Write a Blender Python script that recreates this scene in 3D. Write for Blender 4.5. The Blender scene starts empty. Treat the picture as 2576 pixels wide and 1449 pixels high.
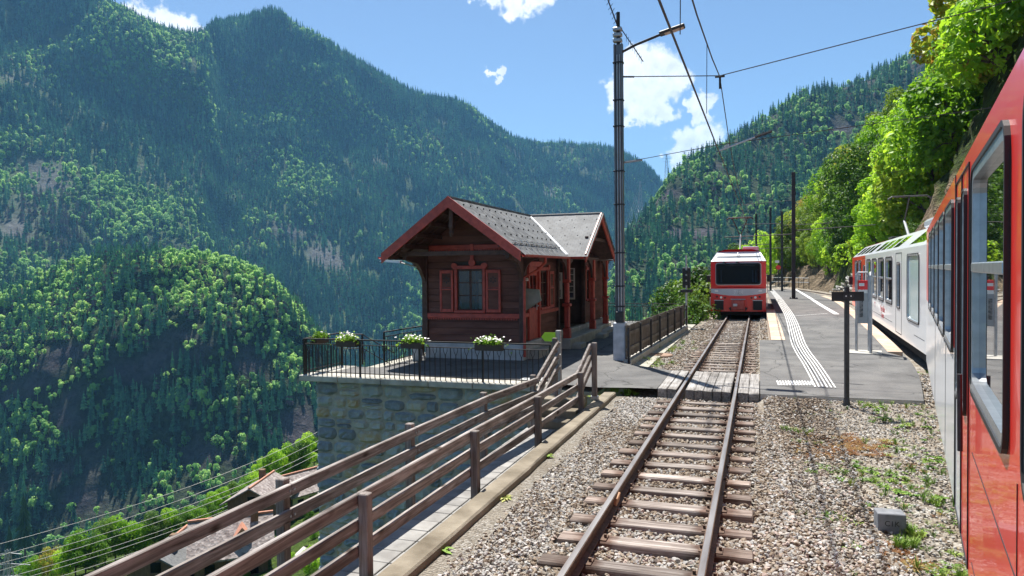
import bpy, bmesh, math, random
import numpy as np
from mathutils import Vector, Matrix, noise as mnoise

random.seed(7); rng = np.random.default_rng(7)
sc = bpy.context.scene
COL = sc.collection
R = math.radians

# ------------------------------------------------------------------ camera
F = 1811.0                      # focal length in units of a 2576 px wide picture
CAM = Vector((0.0, 0.0, 2.45))  # metres; rail top is z = 0, the near track runs along +Y
YAW, PITCH, ROLL = R(18.9), R(-1.39), R(-0.6)
CROT = Matrix.Rotation(YAW, 3, 'Z') @ Matrix.Rotation(R(90) + PITCH, 3, 'X') @ Matrix.Rotation(ROLL, 3, 'Z')
cd = bpy.data.cameras.new('camera'); cam = bpy.data.objects.new('camera', cd); COL.objects.link(cam)
cam.location = CAM; cam.rotation_euler = CROT.to_euler()
cd.sensor_width = 36.0; cd.lens = 36.0 * F / 2576.0
cd.clip_start = 0.02; cd.clip_end = 60000
sc.camera = cam

# ------------------------------------------------------------------ light, sky, exposure
SUN = Vector((-0.30, 0.45, 1.0)).normalized()
SUN_EL = math.asin(SUN.z); SUN_ROT = math.atan2(SUN.x, SUN.y)
ld = bpy.data.lights.new('sun', 'SUN'); ld.energy = 5.0; ld.angle = R(0.5); ld.color = (1.0, 0.96, 0.89)
sun = bpy.data.objects.new('sun', ld); COL.objects.link(sun)
sun.rotation_euler = SUN.to_track_quat('Z', 'Y').to_euler()
sc.view_settings.view_transform = 'Standard'; sc.view_settings.look = 'None'
sc.view_settings.gamma = 1.0; sc.view_settings.use_curve_mapping = False
sc.view_settings.exposure = 1.12
sc.cycles.use_denoising = True
sc.cycles.max_bounces = 6; sc.cycles.diffuse_bounces = 3; sc.cycles.glossy_bounces = 3
sc.cycles.transmission_bounces = 4; sc.cycles.transparent_max_bounces = 8; sc.cycles.volume_bounces = 1
sc.cycles.sample_clamp_indirect = 6.0
sc.cycles.caustics_reflective = False; sc.cycles.caustics_refractive = False

def ray(u, v):                  # direction through a picture point
    return (CROT @ Vector(((u - 1288.0) / F, -(v - 724.5) / F, -1.0)))
def at(u, v, depth):            # the point at that depth along the view axis
    return CAM + ray(u, v) * depth
def onz(u, v, z):               # the point at that height
    d = ray(u, v); return CAM + d * ((z - CAM.z) / d.z)

world = bpy.data.worlds.new('World'); sc.world = world; world.use_nodes = True
wn = world.node_tree.nodes; wl = world.node_tree.links; wn.clear()
wout = wn.new('ShaderNodeOutputWorld'); wbg = wn.new('ShaderNodeBackground'); wl.new(wbg.outputs[0], wout.inputs[0])
sky = wn.new('ShaderNodeTexSky'); sky.sky_type = 'NISHITA'; sky.sun_disc = False
sky.sun_elevation = SUN_EL; sky.sun_rotation = SUN_ROT; sky.altitude = 1000; sky.air_density = 1.0; sky.dust_density = 0.6; sky.ozone_density = 2.2
SKY_STRENGTH = 0.060
wbg.inputs[1].default_value = SKY_STRENGTH
def build_clouds():
    # cumulus heaps: unions of puffs at fixed sky directions, edges broken up by fractal noise
    tc = wn.new('ShaderNodeTexCoord')
    def nz(scale, detail, rough=0.55):
        n = wn.new('ShaderNodeTexNoise'); n.inputs['Scale'].default_value = scale; n.inputs['Detail'].default_value = detail
        n.inputs['Roughness'].default_value = rough
        wl.new(tc.outputs['Generated'], n.inputs['Vector']); return n
    def math_(op, a, b=None, c=None):
        m = wn.new('ShaderNodeMath'); m.operation = op
        for i, x in enumerate((a, b, c)):
            if x is None: continue
            if isinstance(x, (int, float)): m.inputs[i].default_value = x
            else: wl.new(x, m.inputs[i])
        return m.outputs[0]
    big = nz(26, 2); fine = nz(52, 7, 0.58)
    warp = wn.new('ShaderNodeVectorMath'); warp.operation = 'SUBTRACT'; wl.new(fine.outputs['Color'], warp.inputs[0]); warp.inputs[1].default_value = (.5, .5, .5)
    wsc = wn.new('ShaderNodeVectorMath'); wsc.operation = 'SCALE'; wl.new(warp.outputs[0], wsc.inputs[0]); wsc.inputs['Scale'].default_value = 0.05
    wb = wn.new('ShaderNodeVectorMath'); wb.operation = 'SUBTRACT'; wl.new(big.outputs['Color'], wb.inputs[0]); wb.inputs[1].default_value = (.5, .5, .5)
    wbs = wn.new('ShaderNodeVectorMath'); wbs.operation = 'SCALE'; wl.new(wb.outputs[0], wbs.inputs[0]); wbs.inputs['Scale'].default_value = 0.03
    d0 = wn.new('ShaderNodeVectorMath'); d0.operation = 'ADD'; wl.new(tc.outputs['Generated'], d0.inputs[0]); wl.new(wsc.outputs[0], d0.inputs[1])
    d1 = wn.new('ShaderNodeVectorMath'); d1.operation = 'ADD'; wl.new(d0.outputs[0], d1.inputs[0]); wl.new(wbs.outputs[0], d1.inputs[1])
    puffs = [(1600, 165, 50), (1660, 185, 62), (1700, 205, 40), (1560, 235, 42), (1630, 235, 62), (1610, 290, 34), (1660, 275, 36), (1545, 228, 26), (1590, 308, 22),
             (1755, 277, 32), (1735, 270, 20),
             (1725, 350, 36), (1775, 348, 44), (1760, 385, 48), (1715, 385, 34), (1805, 360, 24),
             (1240, 182, 16), (1228, 195, 12),
             (1240, -25, 40), (1300, -10, 46), (1350, -20, 44), (1290, 15, 22), (1390, -30, 30), (1200, -40, 30),
             (345, 45, 34), (390, 62, 34), (450, 72, 40), (490, 75, 22), (420, 95, 40), (480, 100, 30), (330, 40, 20)]
    rr = random.Random(3)
    for _ in range(16):          # the same weather over the rest of the sky
        a0 = rr.uniform(0, 6.28)
        if abs((a0 - (math.pi / 2 + YAW) + math.pi) % (2 * math.pi) - math.pi) < 0.75: continue
        el = rr.uniform(0.15, 0.7)
        c = Vector((math.cos(a0) * math.cos(el), math.sin(a0) * math.cos(el), math.sin(el)))
        for k in range(3):
            puffs.append((c + Vector((rr.uniform(-.05, .05), rr.uniform(-.05, .05), rr.uniform(-.02, .02))), rr.uniform(0.025, 0.05)))
    acc = None
    for p in puffs:
        if len(p) == 3: c = ray(p[0], p[1]).normalized(); rad = p[2] / F * 1.0
        else: c, rad = p[0].normalized(), p[1]
        dn = wn.new('ShaderNodeVectorMath'); dn.operation = 'DISTANCE'; wl.new(d1.outputs[0], dn.inputs[0]); dn.inputs[1].default_value = c
        q = math_('MULTIPLY', dn.outputs['Value'], 1.0 / rad)
        acc = q if acc is None else math_('SMOOTH_MIN', acc, q, 0.25)
    mr = wn.new('ShaderNodeMapRange'); mr.interpolation_type = 'SMOOTHSTEP'; wl.new(acc, mr.inputs['Value'])
    mr.inputs['From Min'].default_value = 1.12; mr.inputs['From Max'].default_value = 0.66
    # body shading of the cloud: brighter and greyer billows
    shade = wn.new('ShaderNodeMapRange'); wl.new(fine.outputs['Fac'], shade.inputs['Value'])
    shade.inputs['From Min'].default_value = 0.3; shade.inputs['From Max'].default_value = 0.65
    shade.inputs['To Min'].default_value = 0.72; shade.inputs['To Max'].default_value = 1.0
    cc = wn.new('ShaderNodeVectorMath'); cc.operation = 'SCALE'; cc.inputs[0].default_value = (11.0, 11.2, 11.5); wl.new(shade.outputs[0], cc.inputs['Scale'])
    mix = wn.new('ShaderNodeMix'); mix.data_type = 'RGBA'; wl.new(mr.outputs[0], mix.inputs['Factor'])
    wl.new(sky.outputs[0], mix.inputs['A']); wl.new(cc.outputs[0], mix.inputs['B'])
    wl.new(mix.outputs['Result'], wbg.inputs[0])
build_clouds()

# ------------------------------------------------------------------ materials
MATS = {}
def newmat(name):
    m = bpy.data.materials.new(name); m.use_nodes = True
    nt = m.node_tree; nt.nodes.clear()
    out = nt.nodes.new('ShaderNodeOutputMaterial'); b = nt.nodes.new('ShaderNodeBsdfPrincipled')
    nt.links.new(b.outputs[0], out.inputs[0]); MATS[name] = m
    return m, nt, b, out
def link(nt, a, b): nt.links.new(a, b)
def noise_node(nt, vec, scale, detail=5, rough=.55, dist=0):
    n = nt.nodes.new('ShaderNodeTexNoise'); n.inputs['Scale'].default_value = scale; n.inputs['Detail'].default_value = detail
    n.inputs['Roughness'].default_value = rough; n.inputs['Distortion'].default_value = dist
    link(nt, vec, n.inputs['Vector']); return n
def ramp_node(nt, fac, stops):
    r = nt.nodes.new('ShaderNodeValToRGB'); e = r.color_ramp.elements
    while len(e) > 1: e.remove(e[-1])
    e[0].position = stops[0][0]; e[0].color = (*stops[0][1], 1)
    for p, c in stops[1:]:
        x = e.new(p); x.color = (*c, 1)
    link(nt, fac, r.inputs[0]); return r
def mixc(nt, fac, a, b, blend='MIX'):
    m = nt.nodes.new('ShaderNodeMix'); m.data_type = 'RGBA'; m.blend_type = blend
    for s, x in (('Factor', fac), ('A', a), ('B', b)):
        if isinstance(x, (int, float)): m.inputs[s].default_value = x
        elif isinstance(x, tuple): m.inputs[s].default_value = (*x, 1)
        else: link(nt, x, m.inputs[s])
    return m.outputs['Result']
def coords(nt, kind='Object', stretch=(1, 1, 1)):
    tc = nt.nodes.new('ShaderNodeTexCoord'); mp = nt.nodes.new('ShaderNodeMapping'); mp.inputs['Scale'].default_value = stretch
    if kind == 'World':
        g = nt.nodes.new('ShaderNodeNewGeometry'); link(nt, g.outputs['Position'], mp.inputs[0])
    else: link(nt, tc.outputs[kind], mp.inputs[0])
    return mp.outputs[0]
def pm(name, c1, c2=None, scale=6, detail=6, rough=.7, metal=0, bump=0, bscale=None, rnd=0, stretch=(1, 1, 1), kind='World', spec=.5, coat=0,
       lo=.35, hi=.65, stops=None, bdist=.02):
    m, nt, b, out = newmat(name)
    b.inputs['Roughness'].default_value = rough; b.inputs['Metallic'].default_value = metal
    b.inputs['Specular IOR Level'].default_value = spec; b.inputs['Coat Weight'].default_value = coat
    b.inputs['Coat Roughness'].default_value = .08
    vec = coords(nt, kind, stretch)
    col = None
    if stops or c2:
        n = noise_node(nt, vec, scale, detail)
        col = ramp_node(nt, n.outputs['Fac'], stops or [(lo, c1), (hi, c2)]).outputs[0]
    if rnd:
        oi = nt.nodes.new('ShaderNodeObjectInfo'); mr = nt.nodes.new('ShaderNodeMapRange')
        mr.inputs['To Min'].default_value = 1 - rnd; mr.inputs['To Max'].default_value = 1 + rnd
        link(nt, oi.outputs['Random'], mr.inputs['Value'])
        hs = nt.nodes.new('ShaderNodeHueSaturation'); link(nt, mr.outputs[0], hs.inputs['Value'])
        if col is not None: link(nt, col, hs.inputs['Color'])
        else: hs.inputs['Color'].default_value = (*c1, 1)
        col = hs.outputs[0]
    if col is None: b.inputs['Base Color'].default_value = (*c1, 1)
    else: link(nt, col, b.inputs['Base Color'])
    if bump:
        n2 = noise_node(nt, vec, bscale or scale * 3, 6, .6)
        bp = nt.nodes.new('ShaderNodeBump'); bp.inputs['Strength'].default_value = bump; bp.inputs['Distance'].default_value = bdist
        link(nt, n2.outputs['Fac'], bp.inputs['Height']); link(nt, bp.outputs[0], b.inputs['Normal'])
    return m

# ------------------------------------------------------------------ mesh building
class MB:
    def __init__(self): self.v = []; self.f = []
    def add(self, vs, fs):
        o = len(self.v); self.v += [tuple(x) for x in vs]; self.f += [tuple(i + o for i in f) for f in fs]; return self
    def box(self, a, b, ch=0.0, M=None):
        x0, y0, z0 = [min(p, q) for p, q in zip(a, b)]; x1, y1, z1 = [max(p, q) for p, q in zip(a, b)]
        if ch <= 0:
            vs = [(x0,y0,z0),(x1,y0,z0),(x1,y1,z0),(x0,y1,z0),(x0,y0,z1),(x1,y0,z1),(x1,y1,z1),(x0,y1,z1)]
            fs = [(0,3,2,1),(4,5,6,7),(0,1,5,4),(1,2,6,5),(2,3,7,6),(3,0,4,7)]
        else:
            ch = min(ch, (x1-x0)*.45, (y1-y0)*.45, (z1-z0)*.45)
            vs = []; key = {}
            for sx in (0, 1):
                for sy in (0, 1):
                    for sz in (0, 1):
                        for ax in range(3):
                            p = [x1 if sx else x0, y1 if sy else y0, z1 if sz else z0]
                            for k, s in enumerate((sx, sy, sz)):
                                if k != ax: p[k] += -ch if s else ch
                            key[(sx, sy, sz, ax)] = len(vs); vs.append(tuple(p))
            K = lambda sx, sy, sz, ax: key[(sx, sy, sz, ax)]
            fs = []
            for s in (0, 1):
                q = [K(s,0,0,0), K(s,1,0,0), K(s,1,1,0), K(s,0,1,0)]; fs.append(tuple(q if s else q[::-1]))
                q = [K(0,s,0,1), K(0,s,1,1), K(1,s,1,1), K(1,s,0,1)]; fs.append(tuple(q if s else q[::-1]))
                q = [K(0,0,s,2), K(1,0,s,2), K(1,1,s,2), K(0,1,s,2)]; fs.append(tuple(q if s else q[::-1]))
            for s in (0, 1):
                for t in (0, 1):
                    fs.append((K(s,t,0,0), K(s,t,1,0), K(s,t,1,1), K(s,t,0,1)))
                    fs.append((K(s,0,t,0), K(s,1,t,0), K(s,1,t,2), K(s,0,t,2)))
                    fs.append((K(0,s,t,1), K(1,s,t,1), K(1,s,t,2), K(0,s,t,2)))
                    for r_ in (0, 1): fs.append((K(s,t,r_,0), K(s,t,r_,1), K(s,t,r_,2)))
        if M is not None: vs = [tuple(M @ Vector(p)) for p in vs]
        return self.add(vs, fs)
    def bar(self, p0, p1, w, h, ch=0.0, up=(0, 0, 1)):
        p0 = Vector(p0); p1 = Vector(p1); d = p1 - p0; L = d.length; y = d.normalized(); upv = Vector(up)
        x = y.cross(upv)
        if x.length < 1e-5: x = y.cross(Vector((1, 0, 0)))
        x.normalize(); z = x.cross(y)
        M = Matrix((x, y, z)).transposed().to_4x4(); M.translation = p0
        return self.box((-w / 2, 0, -h / 2), (w / 2, L, h / 2), ch, M)
    def tube(self, pts, r, n=6, caps=True):
        pts = [Vector(p) for p in pts]; rs = r if isinstance(r, (list, tuple)) else [r] * len(pts)
        vs = []; fs = []; prev = None
        for i, p in enumerate(pts):
            d = (pts[min(i + 1, len(pts) - 1)] - pts[max(i - 1, 0)]).normalized()
            if prev is None:
                a = d.orthogonal().normalized()
            else:
                a = (prev - d * prev.dot(d)); a = a.normalized() if a.length > 1e-6 else d.orthogonal().normalized()
            prev = a; b = d.cross(a)
            for k in range(n):
                t = 2 * math.pi * k / n; vs.append(p + (a * math.cos(t) + b * math.sin(t)) * rs[i])
        for i in range(len(pts) - 1):
            for k in range(n):
                k2 = (k + 1) % n; fs.append((i*n+k, i*n+k2, (i+1)*n+k2, (i+1)*n+k))
        if caps:
            fs.append(tuple(range(n))[::-1]); fs.append(tuple((len(pts)-1)*n + k for k in range(n)))
        return self.add(vs, fs)
    def cyl(self, p0, p1, r, n=10, r2=None): return self.tube([p0, p1], [r, r if r2 is None else r2], n)
    def lathe(self, prof, c=(0, 0, 0), n=12):
        c = Vector(c); vs = []; fs = []
        for r_, z in prof:
            for k in range(n):
                t = 2 * math.pi * k / n; vs.append(c + Vector((r_ * math.cos(t), r_ * math.sin(t), z)))
        for i in range(len(prof) - 1):
            for k in range(n): k2 = (k + 1) % n; fs.append((i*n+k, i*n+k2, (i+1)*n+k2, (i+1)*n+k))
        fs.append(tuple(range(n))[::-1]); fs.append(tuple((len(prof)-1)*n + k for k in range(n)))
        return self.add(vs, fs)
    def prism(self, poly, a, b):
        # poly: list of Vectors (planar); extruded from offset a to offset b (vectors)
        a = Vector(a); b = Vector(b); n = len(poly)
        vs = [Vector(p) + a for p in poly] + [Vector(p) + b for p in poly]
        fs = [tuple(range(n))[::-1], tuple(range(n, 2 * n))] + [(i, (i+1) % n, n + (i+1) % n, n + i) for i in range(n)]
        return self.add(vs, fs)
    def sheet(self, poly): 
        n = len(poly); return self.add(poly, [tuple(range(n))])
    def grid(self, rows):
        nr, nc = len(rows), len(rows[0]); vs = [p for r_ in rows for p in r_]
        fs = [(i*nc+j, i*nc+j+1, (i+1)*nc+j+1, (i+1)*nc+j) for i in range(nr-1) for j in range(nc-1)]
        return self.add(vs, fs)
    def mesh(self, name, m, smooth=False, fix=True):
        me = bpy.data.meshes.new(name); me.from_pydata(self.v, [], self.f); me.validate()
        if fix:
            bm = bmesh.new(); bm.from_mesh(me); bmesh.ops.recalc_face_normals(bm, faces=bm.faces); bm.to_mesh(me); bm.free()
        if m is not None: me.materials.append(MATS[m] if isinstance(m, str) else m)
        if smooth: me.shade_smooth()
        me.update(); return me
    def build(self, name, m, parent=None, smooth=False, fix=True):
        return put(name, self.mesh(name, m, smooth, fix), parent)

def put(name, me, parent=None, loc=None, rot=None, scale=None):
    o = bpy.data.objects.new(name, me); COL.objects.link(o)
    if parent is not None: o.parent = parent
    if loc is not None: o.location = loc
    if rot is not None: o.rotation_euler = rot
    if scale is not None: o.scale = scale
    return o
def tag(o, label=None, cat=None, group=None, kind=None):
    if label: o['label'] = label
    if cat: o['category'] = cat
    if group: o['group'] = group
    if kind: o['kind'] = kind
    return o
def thing(name, label, cat, loc=(0, 0, 0), rz=0.0, group=None):
    o = bpy.data.objects.new(name, None); o.empty_display_size = .2; COL.objects.link(o)
    o.location = loc; o.rotation_euler = (0, 0, rz); return tag(o, label, cat, group)
def copy_tree(o, parent=None):
    c = o.copy(); COL.objects.link(c)
    if parent is not None: c.parent = parent
    for ch in o.children: copy_tree(ch, c)
    return c
def struct(name, mb, m, parent=None, smooth=False):
    o = mb.build(name, m, parent, smooth)
    if parent is None: o['kind'] = 'structure'
    return o
def rrect(cx, cy, w, h, r, n=4):           # rounded rectangle, 2-D points counter-clockwise
    pts = []
    for sx, sy, a0 in ((1, 1, 0), (-1, 1, 90), (-1, -1, 180), (1, -1, 270)):
        for k in range(n + 1):
            a = R(a0 + 90 * k / n); pts.append((cx + sx * (w/2 - r) + r * math.cos(a), cy + sy * (h/2 - r) + r * math.sin(a)))
    return pts
def ring(mb, outer, inner, f0, f1):         # frame between two outlines of equal length, mapped by f0 (front) and f1 (back)
    n = len(outer); vs = [f0(p) for p in outer] + [f0(p) for p in inner] + [f1(p) for p in outer] + [f1(p) for p in inner]
    fs = []
    for i in range(n):
        j = (i + 1) % n
        fs += [(i, j, n + j, n + i), (2*n + i, 3*n + i, 3*n + j, 2*n + j), (i, 2*n + i, 2*n + j, j), (n + i, n + j, 3*n + j, 3*n + i)]
    mb.add(vs, fs)
def fbm(x, y, z=0.0, oct=4, H=1.0):
    return mnoise.fractal(Vector((x, y, z)), H, 2.0, oct)

def scatter(name, pts, scl, rotz, kindi, tint, protos, label, cat, tilt=None):
    # one mass of instances on points (geometry nodes)
    me = bpy.data.meshes.new(name); n = len(pts); me.vertices.add(n)
    me.vertices.foreach_set('co', np.asarray(pts, np.float32).ravel())
    def attr(nm, typ, arr, key='value'):
        a = me.attributes.new(nm, typ, 'POINT'); a.data.foreach_set(key, np.ascontiguousarray(arr).ravel())
    scl = np.asarray(scl, np.float32)
    if scl.ndim == 1: scl = np.stack([scl] * 3, 1)
    rot = np.zeros((n, 3), np.float32); rot[:, 2] = rotz
    if tilt is not None: rot[:, :2] = tilt
    attr('tree_scale', 'FLOAT_VECTOR', scl, 'vector'); attr('tree_rot', 'FLOAT_VECTOR', rot, 'vector')
    attr('pick', 'INT', np.asarray(kindi, np.int32)); attr('tint', 'FLOAT', np.asarray(tint, np.float32))
    col = bpy.data.collections.new(name + '_kinds')
    for i, pmsh in enumerate(protos):
        po = bpy.data.objects.new('%s_kind_%02d' % (name, i), pmsh); col.objects.link(po)
    ng = bpy.data.node_groups.new(name + '_scatter', 'GeometryNodeTree')
    ng.interface.new_socket('Geometry', in_out='INPUT', socket_type='NodeSocketGeometry')
    ng.interface.new_socket('Geometry', in_out='OUTPUT', socket_type='NodeSocketGeometry')
    N = ng.nodes.new; gi = N('NodeGroupInput'); go = N('NodeGroupOutput'); ip = N('GeometryNodeInstanceOnPoints'); ci = N('GeometryNodeCollectionInfo')
    ci.inputs['Collection'].default_value = col; ci.inputs['Separate Children'].default_value = True; ci.inputs['Reset Children'].default_value = True
    def na(nm, typ):
        x = N('GeometryNodeInputNamedAttribute'); x.data_type = typ; x.inputs['Name'].default_value = nm; return x.outputs[0]
    L = ng.links.new
    L(gi.outputs[0], ip.inputs['Points']); L(ci.outputs[0], ip.inputs['Instance']); ip.inputs['Pick Instance'].default_value = True
    L(na('pick', 'INT'), ip.inputs['Instance Index']); L(na('tree_scale', 'FLOAT_VECTOR'), ip.inputs['Scale'])
    e2r = N('FunctionNodeEulerToRotation'); L(na('tree_rot', 'FLOAT_VECTOR'), e2r.inputs[0]); L(e2r.outputs[0], ip.inputs['Rotation'])
    L(ip.outputs[0], go.inputs[0])
    o = bpy.data.objects.new(name, me); COL.objects.link(o)
    md = o.modifiers.new('scatter', 'NODES'); md.node_group = ng
    return tag(o, label, cat, kind='stuff')
# ================================================================== mountains, forest, haze
def leafmat(name, stops, trans=.35, rough=.6, attr=True, spec=.3):
    m, nt, b, out = newmat(name)
    if attr:
        a = nt.nodes.new('ShaderNodeAttribute'); a.attribute_type = 'INSTANCER'; a.attribute_name = 'tint'; fac = a.outputs['Fac']
    else:
        oi = nt.nodes.new('ShaderNodeObjectInfo'); fac = oi.outputs['Random']
    g = nt.nodes.new('ShaderNodeNewGeometry')
    ad = nt.nodes.new('ShaderNodeMath'); ad.operation = 'MULTIPLY_ADD'; link(nt, g.outputs['Random Per Island'], ad.inputs[0]); ad.inputs[1].default_value = .34; 
    s = nt.nodes.new('ShaderNodeMath'); s.operation = 'SUBTRACT'; link(nt, fac, s.inputs[0]); s.inputs[1].default_value = .17; link(nt, s.outputs[0], ad.inputs[2])
    c = ramp_node(nt, ad.outputs[0], stops).outputs[0]
    link(nt, c, b.inputs['Base Color']); b.inputs['Roughness'].default_value = rough; b.inputs['Specular IOR Level'].default_value = spec
    if trans:
        t = nt.nodes.new('ShaderNodeBsdfTranslucent'); mx = nt.nodes.new('ShaderNodeMixShader'); mx.inputs[0].default_value = trans
        hs = nt.nodes.new('ShaderNodeHueSaturation'); hs.inputs['Hue'].default_value = .485; hs.inputs['Value'].default_value = 1.5; link(nt, c, hs.inputs['Color'])
        link(nt, hs.outputs[0], t.inputs[0]); link(nt, b.outputs[0], mx.inputs[1]); link(nt, t.outputs[0], mx.inputs[2]); link(nt, mx.outputs[0], out.inputs[0])
    return m
leafmat('conifer', [(0.0, (.026, .08, .055)), (.4, (.065, .175, .105)), (.75, (.12, .29, .145)), (.92, (.19, .37, .15)), (.97, (.19, .37, .15)), (1.0, (.15, .115, .11))], trans=.3)
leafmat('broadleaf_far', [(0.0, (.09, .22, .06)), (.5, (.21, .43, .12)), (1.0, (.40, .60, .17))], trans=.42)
pm('bark', (.07, .05, .035), (.13, .10, .075), 8, rough=.9, bump=.4, stretch=(1, 1, .3))

def conifer_mesh(seed, h=22.0, w=3.4, tiers=8, n=8):
    rr = random.Random(seed); mb = MB()
    mb.tube([(0, 0, -2), (0, 0, h * .9)], [.3, .05], 5)
    for t in range(tiers):
        f = t / (tiers - 1); z = h * (.12 + .88 * f); r = w * (1 - f) ** .8 * rr.uniform(.85, 1.1) + .25
        dz = h * .17 * (1 - .4 * f); a0 = rr.uniform(0, 6)
        vs = [(0, 0, min(h, z + dz))]; ci = []
        for k in range(n * 2):
            a = a0 + math.pi * k / n; q = r * (rr.uniform(.8, 1.15) if k % 2 == 0 else rr.uniform(.35, .6))
            vs.append((q * math.cos(a), q * math.sin(a), z - (.05 * h * rr.uniform(.3, 1.2) if k % 2 == 0 else -.01 * h)))
        mb.add(vs, [(0, 1 + k, 1 + (k + 1) % (2 * n)) for k in range(2 * n)])
    return mb.mesh('conifer_%d' % seed, 'conifer', fix=False)
def broadleaf_mesh(seed, h=14.0, w=5.0, n=170, s=1.5, matn='broadleaf_far', lobes=7):
    rr = random.Random(seed); mb = MB()
    mb.tube([(0, 0, -2), (0, 0, h * .6)], [.35, .12], 5)
    lb = []
    for k in range(lobes):
        a = rr.uniform(0, 6.28); q = rr.uniform(0, .6) * w; lb.append((q * math.cos(a), q * math.sin(a), h * rr.uniform(.38, .82), w * rr.uniform(.38, .62)))
    for k in range(n):
        cx, cy, cz, cr = rr.choice(lb); d = Vector((rr.gauss(0, 1), rr.gauss(0, 1), rr.gauss(0, 1) + .25)).normalized()
        p = Vector((cx, cy, cz)) + d * cr * rr.uniform(.75, 1.05)
        nrm = (d + Vector((rr.uniform(-.7, .7), rr.uniform(-.7, .7), rr.uniform(-.3, .9)))).normalized(); a = nrm.orthogonal().normalized(); b = nrm.cross(a)
        t = rr.uniform(0, 6.28); a, b = a * math.cos(t) + b * math.sin(t), b * math.cos(t) - a * math.sin(t)
        q = s * rr.uniform(.6, 1.25)
        mb.add([p + a * q, p + b * q * .7 + nrm * .2 * q, p - a * q * .9, p - b * q * .75 - nrm * .15 * q], [(0, 1, 2, 3)])
    return mb.mesh('broadleaf_%d' % seed, matn, fix=False)

TREES = [conifer_mesh(1), conifer_mesh(2, 24, 3.0, 9), conifer_mesh(3, 19, 3.8, 7), conifer_mesh(7, 15, 4.4, 6), broadleaf_mesh(4, 15, 4.2, 170, 1.4), broadleaf_mesh(5, 10, 5.2, 170, 1.3, lobes=9), broadleaf_mesh(6, 18, 3.8, 190, 1.3, lobes=9), broadleaf_mesh(8, 12, 3.4, 120, 1.3, lobes=4), broadleaf_mesh(9, 16, 5.8, 220, 1.4, lobes=10)]
NCON = 4

# bare ground under the forest: dark duff, grey-violet rock where steep, pale grass in the gullies
def landmat(name, floor, rock, grass, rs=.012):
    m, nt, b, out = newmat(name); b.inputs['Roughness'].default_value = .95; b.inputs['Specular IOR Level'].default_value = .1
    v = coords(nt, 'World'); n1 = noise_node(nt, v, rs, 7, .6); n2 = noise_node(nt, v, rs * 9, 6, .65)
    c = ramp_node(nt, n2.outputs['Fac'], [(.35, floor), (.6, grass)]).outputs[0]
    rk = ramp_node(nt, n2.outputs['Fac'], [(.3, tuple(x * .5 for x in rock)), (.5, rock), (.7, tuple(x * 1.5 for x in rock))]).outputs[0]
    a = nt.nodes.new('ShaderNodeAttribute'); a.attribute_name = 'rock'
    f = nt.nodes.new('ShaderNodeMapRange'); link(nt, a.outputs['Fac'], f.inputs['Value']); f.inputs['From Min'].default_value = .25; f.inputs['From Max'].default_value = .7
    link(nt, mixc(nt, f.outputs[0], c, rk), b.inputs['Base Color'])
    bp = nt.nodes.new('ShaderNodeBump'); bp.inputs['Distance'].default_value = 6; bp.inputs['Strength'].default_value = .8
    link(nt, n2.outputs['Fac'], bp.inputs['Height']); link(nt, bp.outputs[0], b.inputs['Normal'])
    return m
landmat('forest_floor', (.022, .036, .022), (.085, .085, .08), (.07, .11, .04))
landmat('forest_floor_mid', (.014, .022, .014), (.062, .056, .060), (.034, .055, .022), .02)

def crom(P, t):      # Catmull-Rom through rows of P (n, ...) at parameter t in 0..n-1
    n = len(P); i = np.clip(np.floor(t).astype(int), 0, n - 2); f = (t - i)[(...,) + (None,) * (P.ndim - 1)]
    g = lambda k: P[np.clip(k, 0, n - 1)]
    p0, p1, p2, p3 = g(i - 1), g(i), g(i + 1), g(i + 2)
    return .5 * (2 * p1 + (p2 - p0) * f + (2 * p0 - 5 * p1 + 4 * p2 - p3) * f ** 2 + (3 * p1 - p0 - 3 * p2 + p3) * f ** 3)
def loft(ctrl, nu, nv, amp, freq, fold=(0, 1), rock_at=None, seed=0.0):
    # ctrl: rows (top to bottom) of (u, v, depth); surface through those points with folds and noise
    P = np.array([[list(at(*c)) for c in row] for row in ctrl])
    G = crom(P, np.linspace(0, len(P) - 1, nv)); G = np.stack([crom(G[i], np.linspace(0, P.shape[1] - 1, nu)) for i in range(nv)])
    rock = np.zeros((nv, nu), np.float32)
    hd = G.copy(); hd[..., 2] = 0; hd /= np.linalg.norm(hd, axis=2, keepdims=True) + 1e-9
    for i in range(nv):
        for j in range(nu):
            x, y, z = G[i, j]; w = min(1.0, i / (nv * .12) + .35)
            q = fbm(x * freq, y * freq, z * freq + seed, 5) * amp
            fq = fbm(x * fold[1] + seed, y * fold[1], z * fold[1] * .25, 3) * fold[0]
            d = (q + fq) * w
            G[i, j] += hd[i, j] * d; G[i, j, 2] += .25 * q * w
            if rock_at: rock[i, j] = rock_at(x, y, z, i / (nv - 1), j / (nu - 1))
    return G, rock
def land(name, G, rock, m):
    nv, nu = G.shape[:2]; me = bpy.data.meshes.new(name)
    fs = [(i*nu+j, (i+1)*nu+j, (i+1)*nu+j+1, i*nu+j+1) for i in range(nv-1) for j in range(nu-1)]
    me.from_pydata(G.reshape(-1, 3).tolist(), [], fs); me.materials.append(MATS[m]); me.shade_smooth()
    a = me.attributes.new('rock', 'FLOAT', 'POINT'); a.data.foreach_set('value', rock.ravel())
    o = put(name, me); o['kind'] = 'structure'; return o
CI = CROT.transposed()
CIn = np.array(CI)
def project(P):
    c = (P - np.array(CAM)) @ CIn.T; d = -c[:, 2]; dd = np.where(d > .01, d, .01)
    return 1288 + F * c[:, 0] / dd, 724.5 - F * c[:, 1] / dd, d
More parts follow.
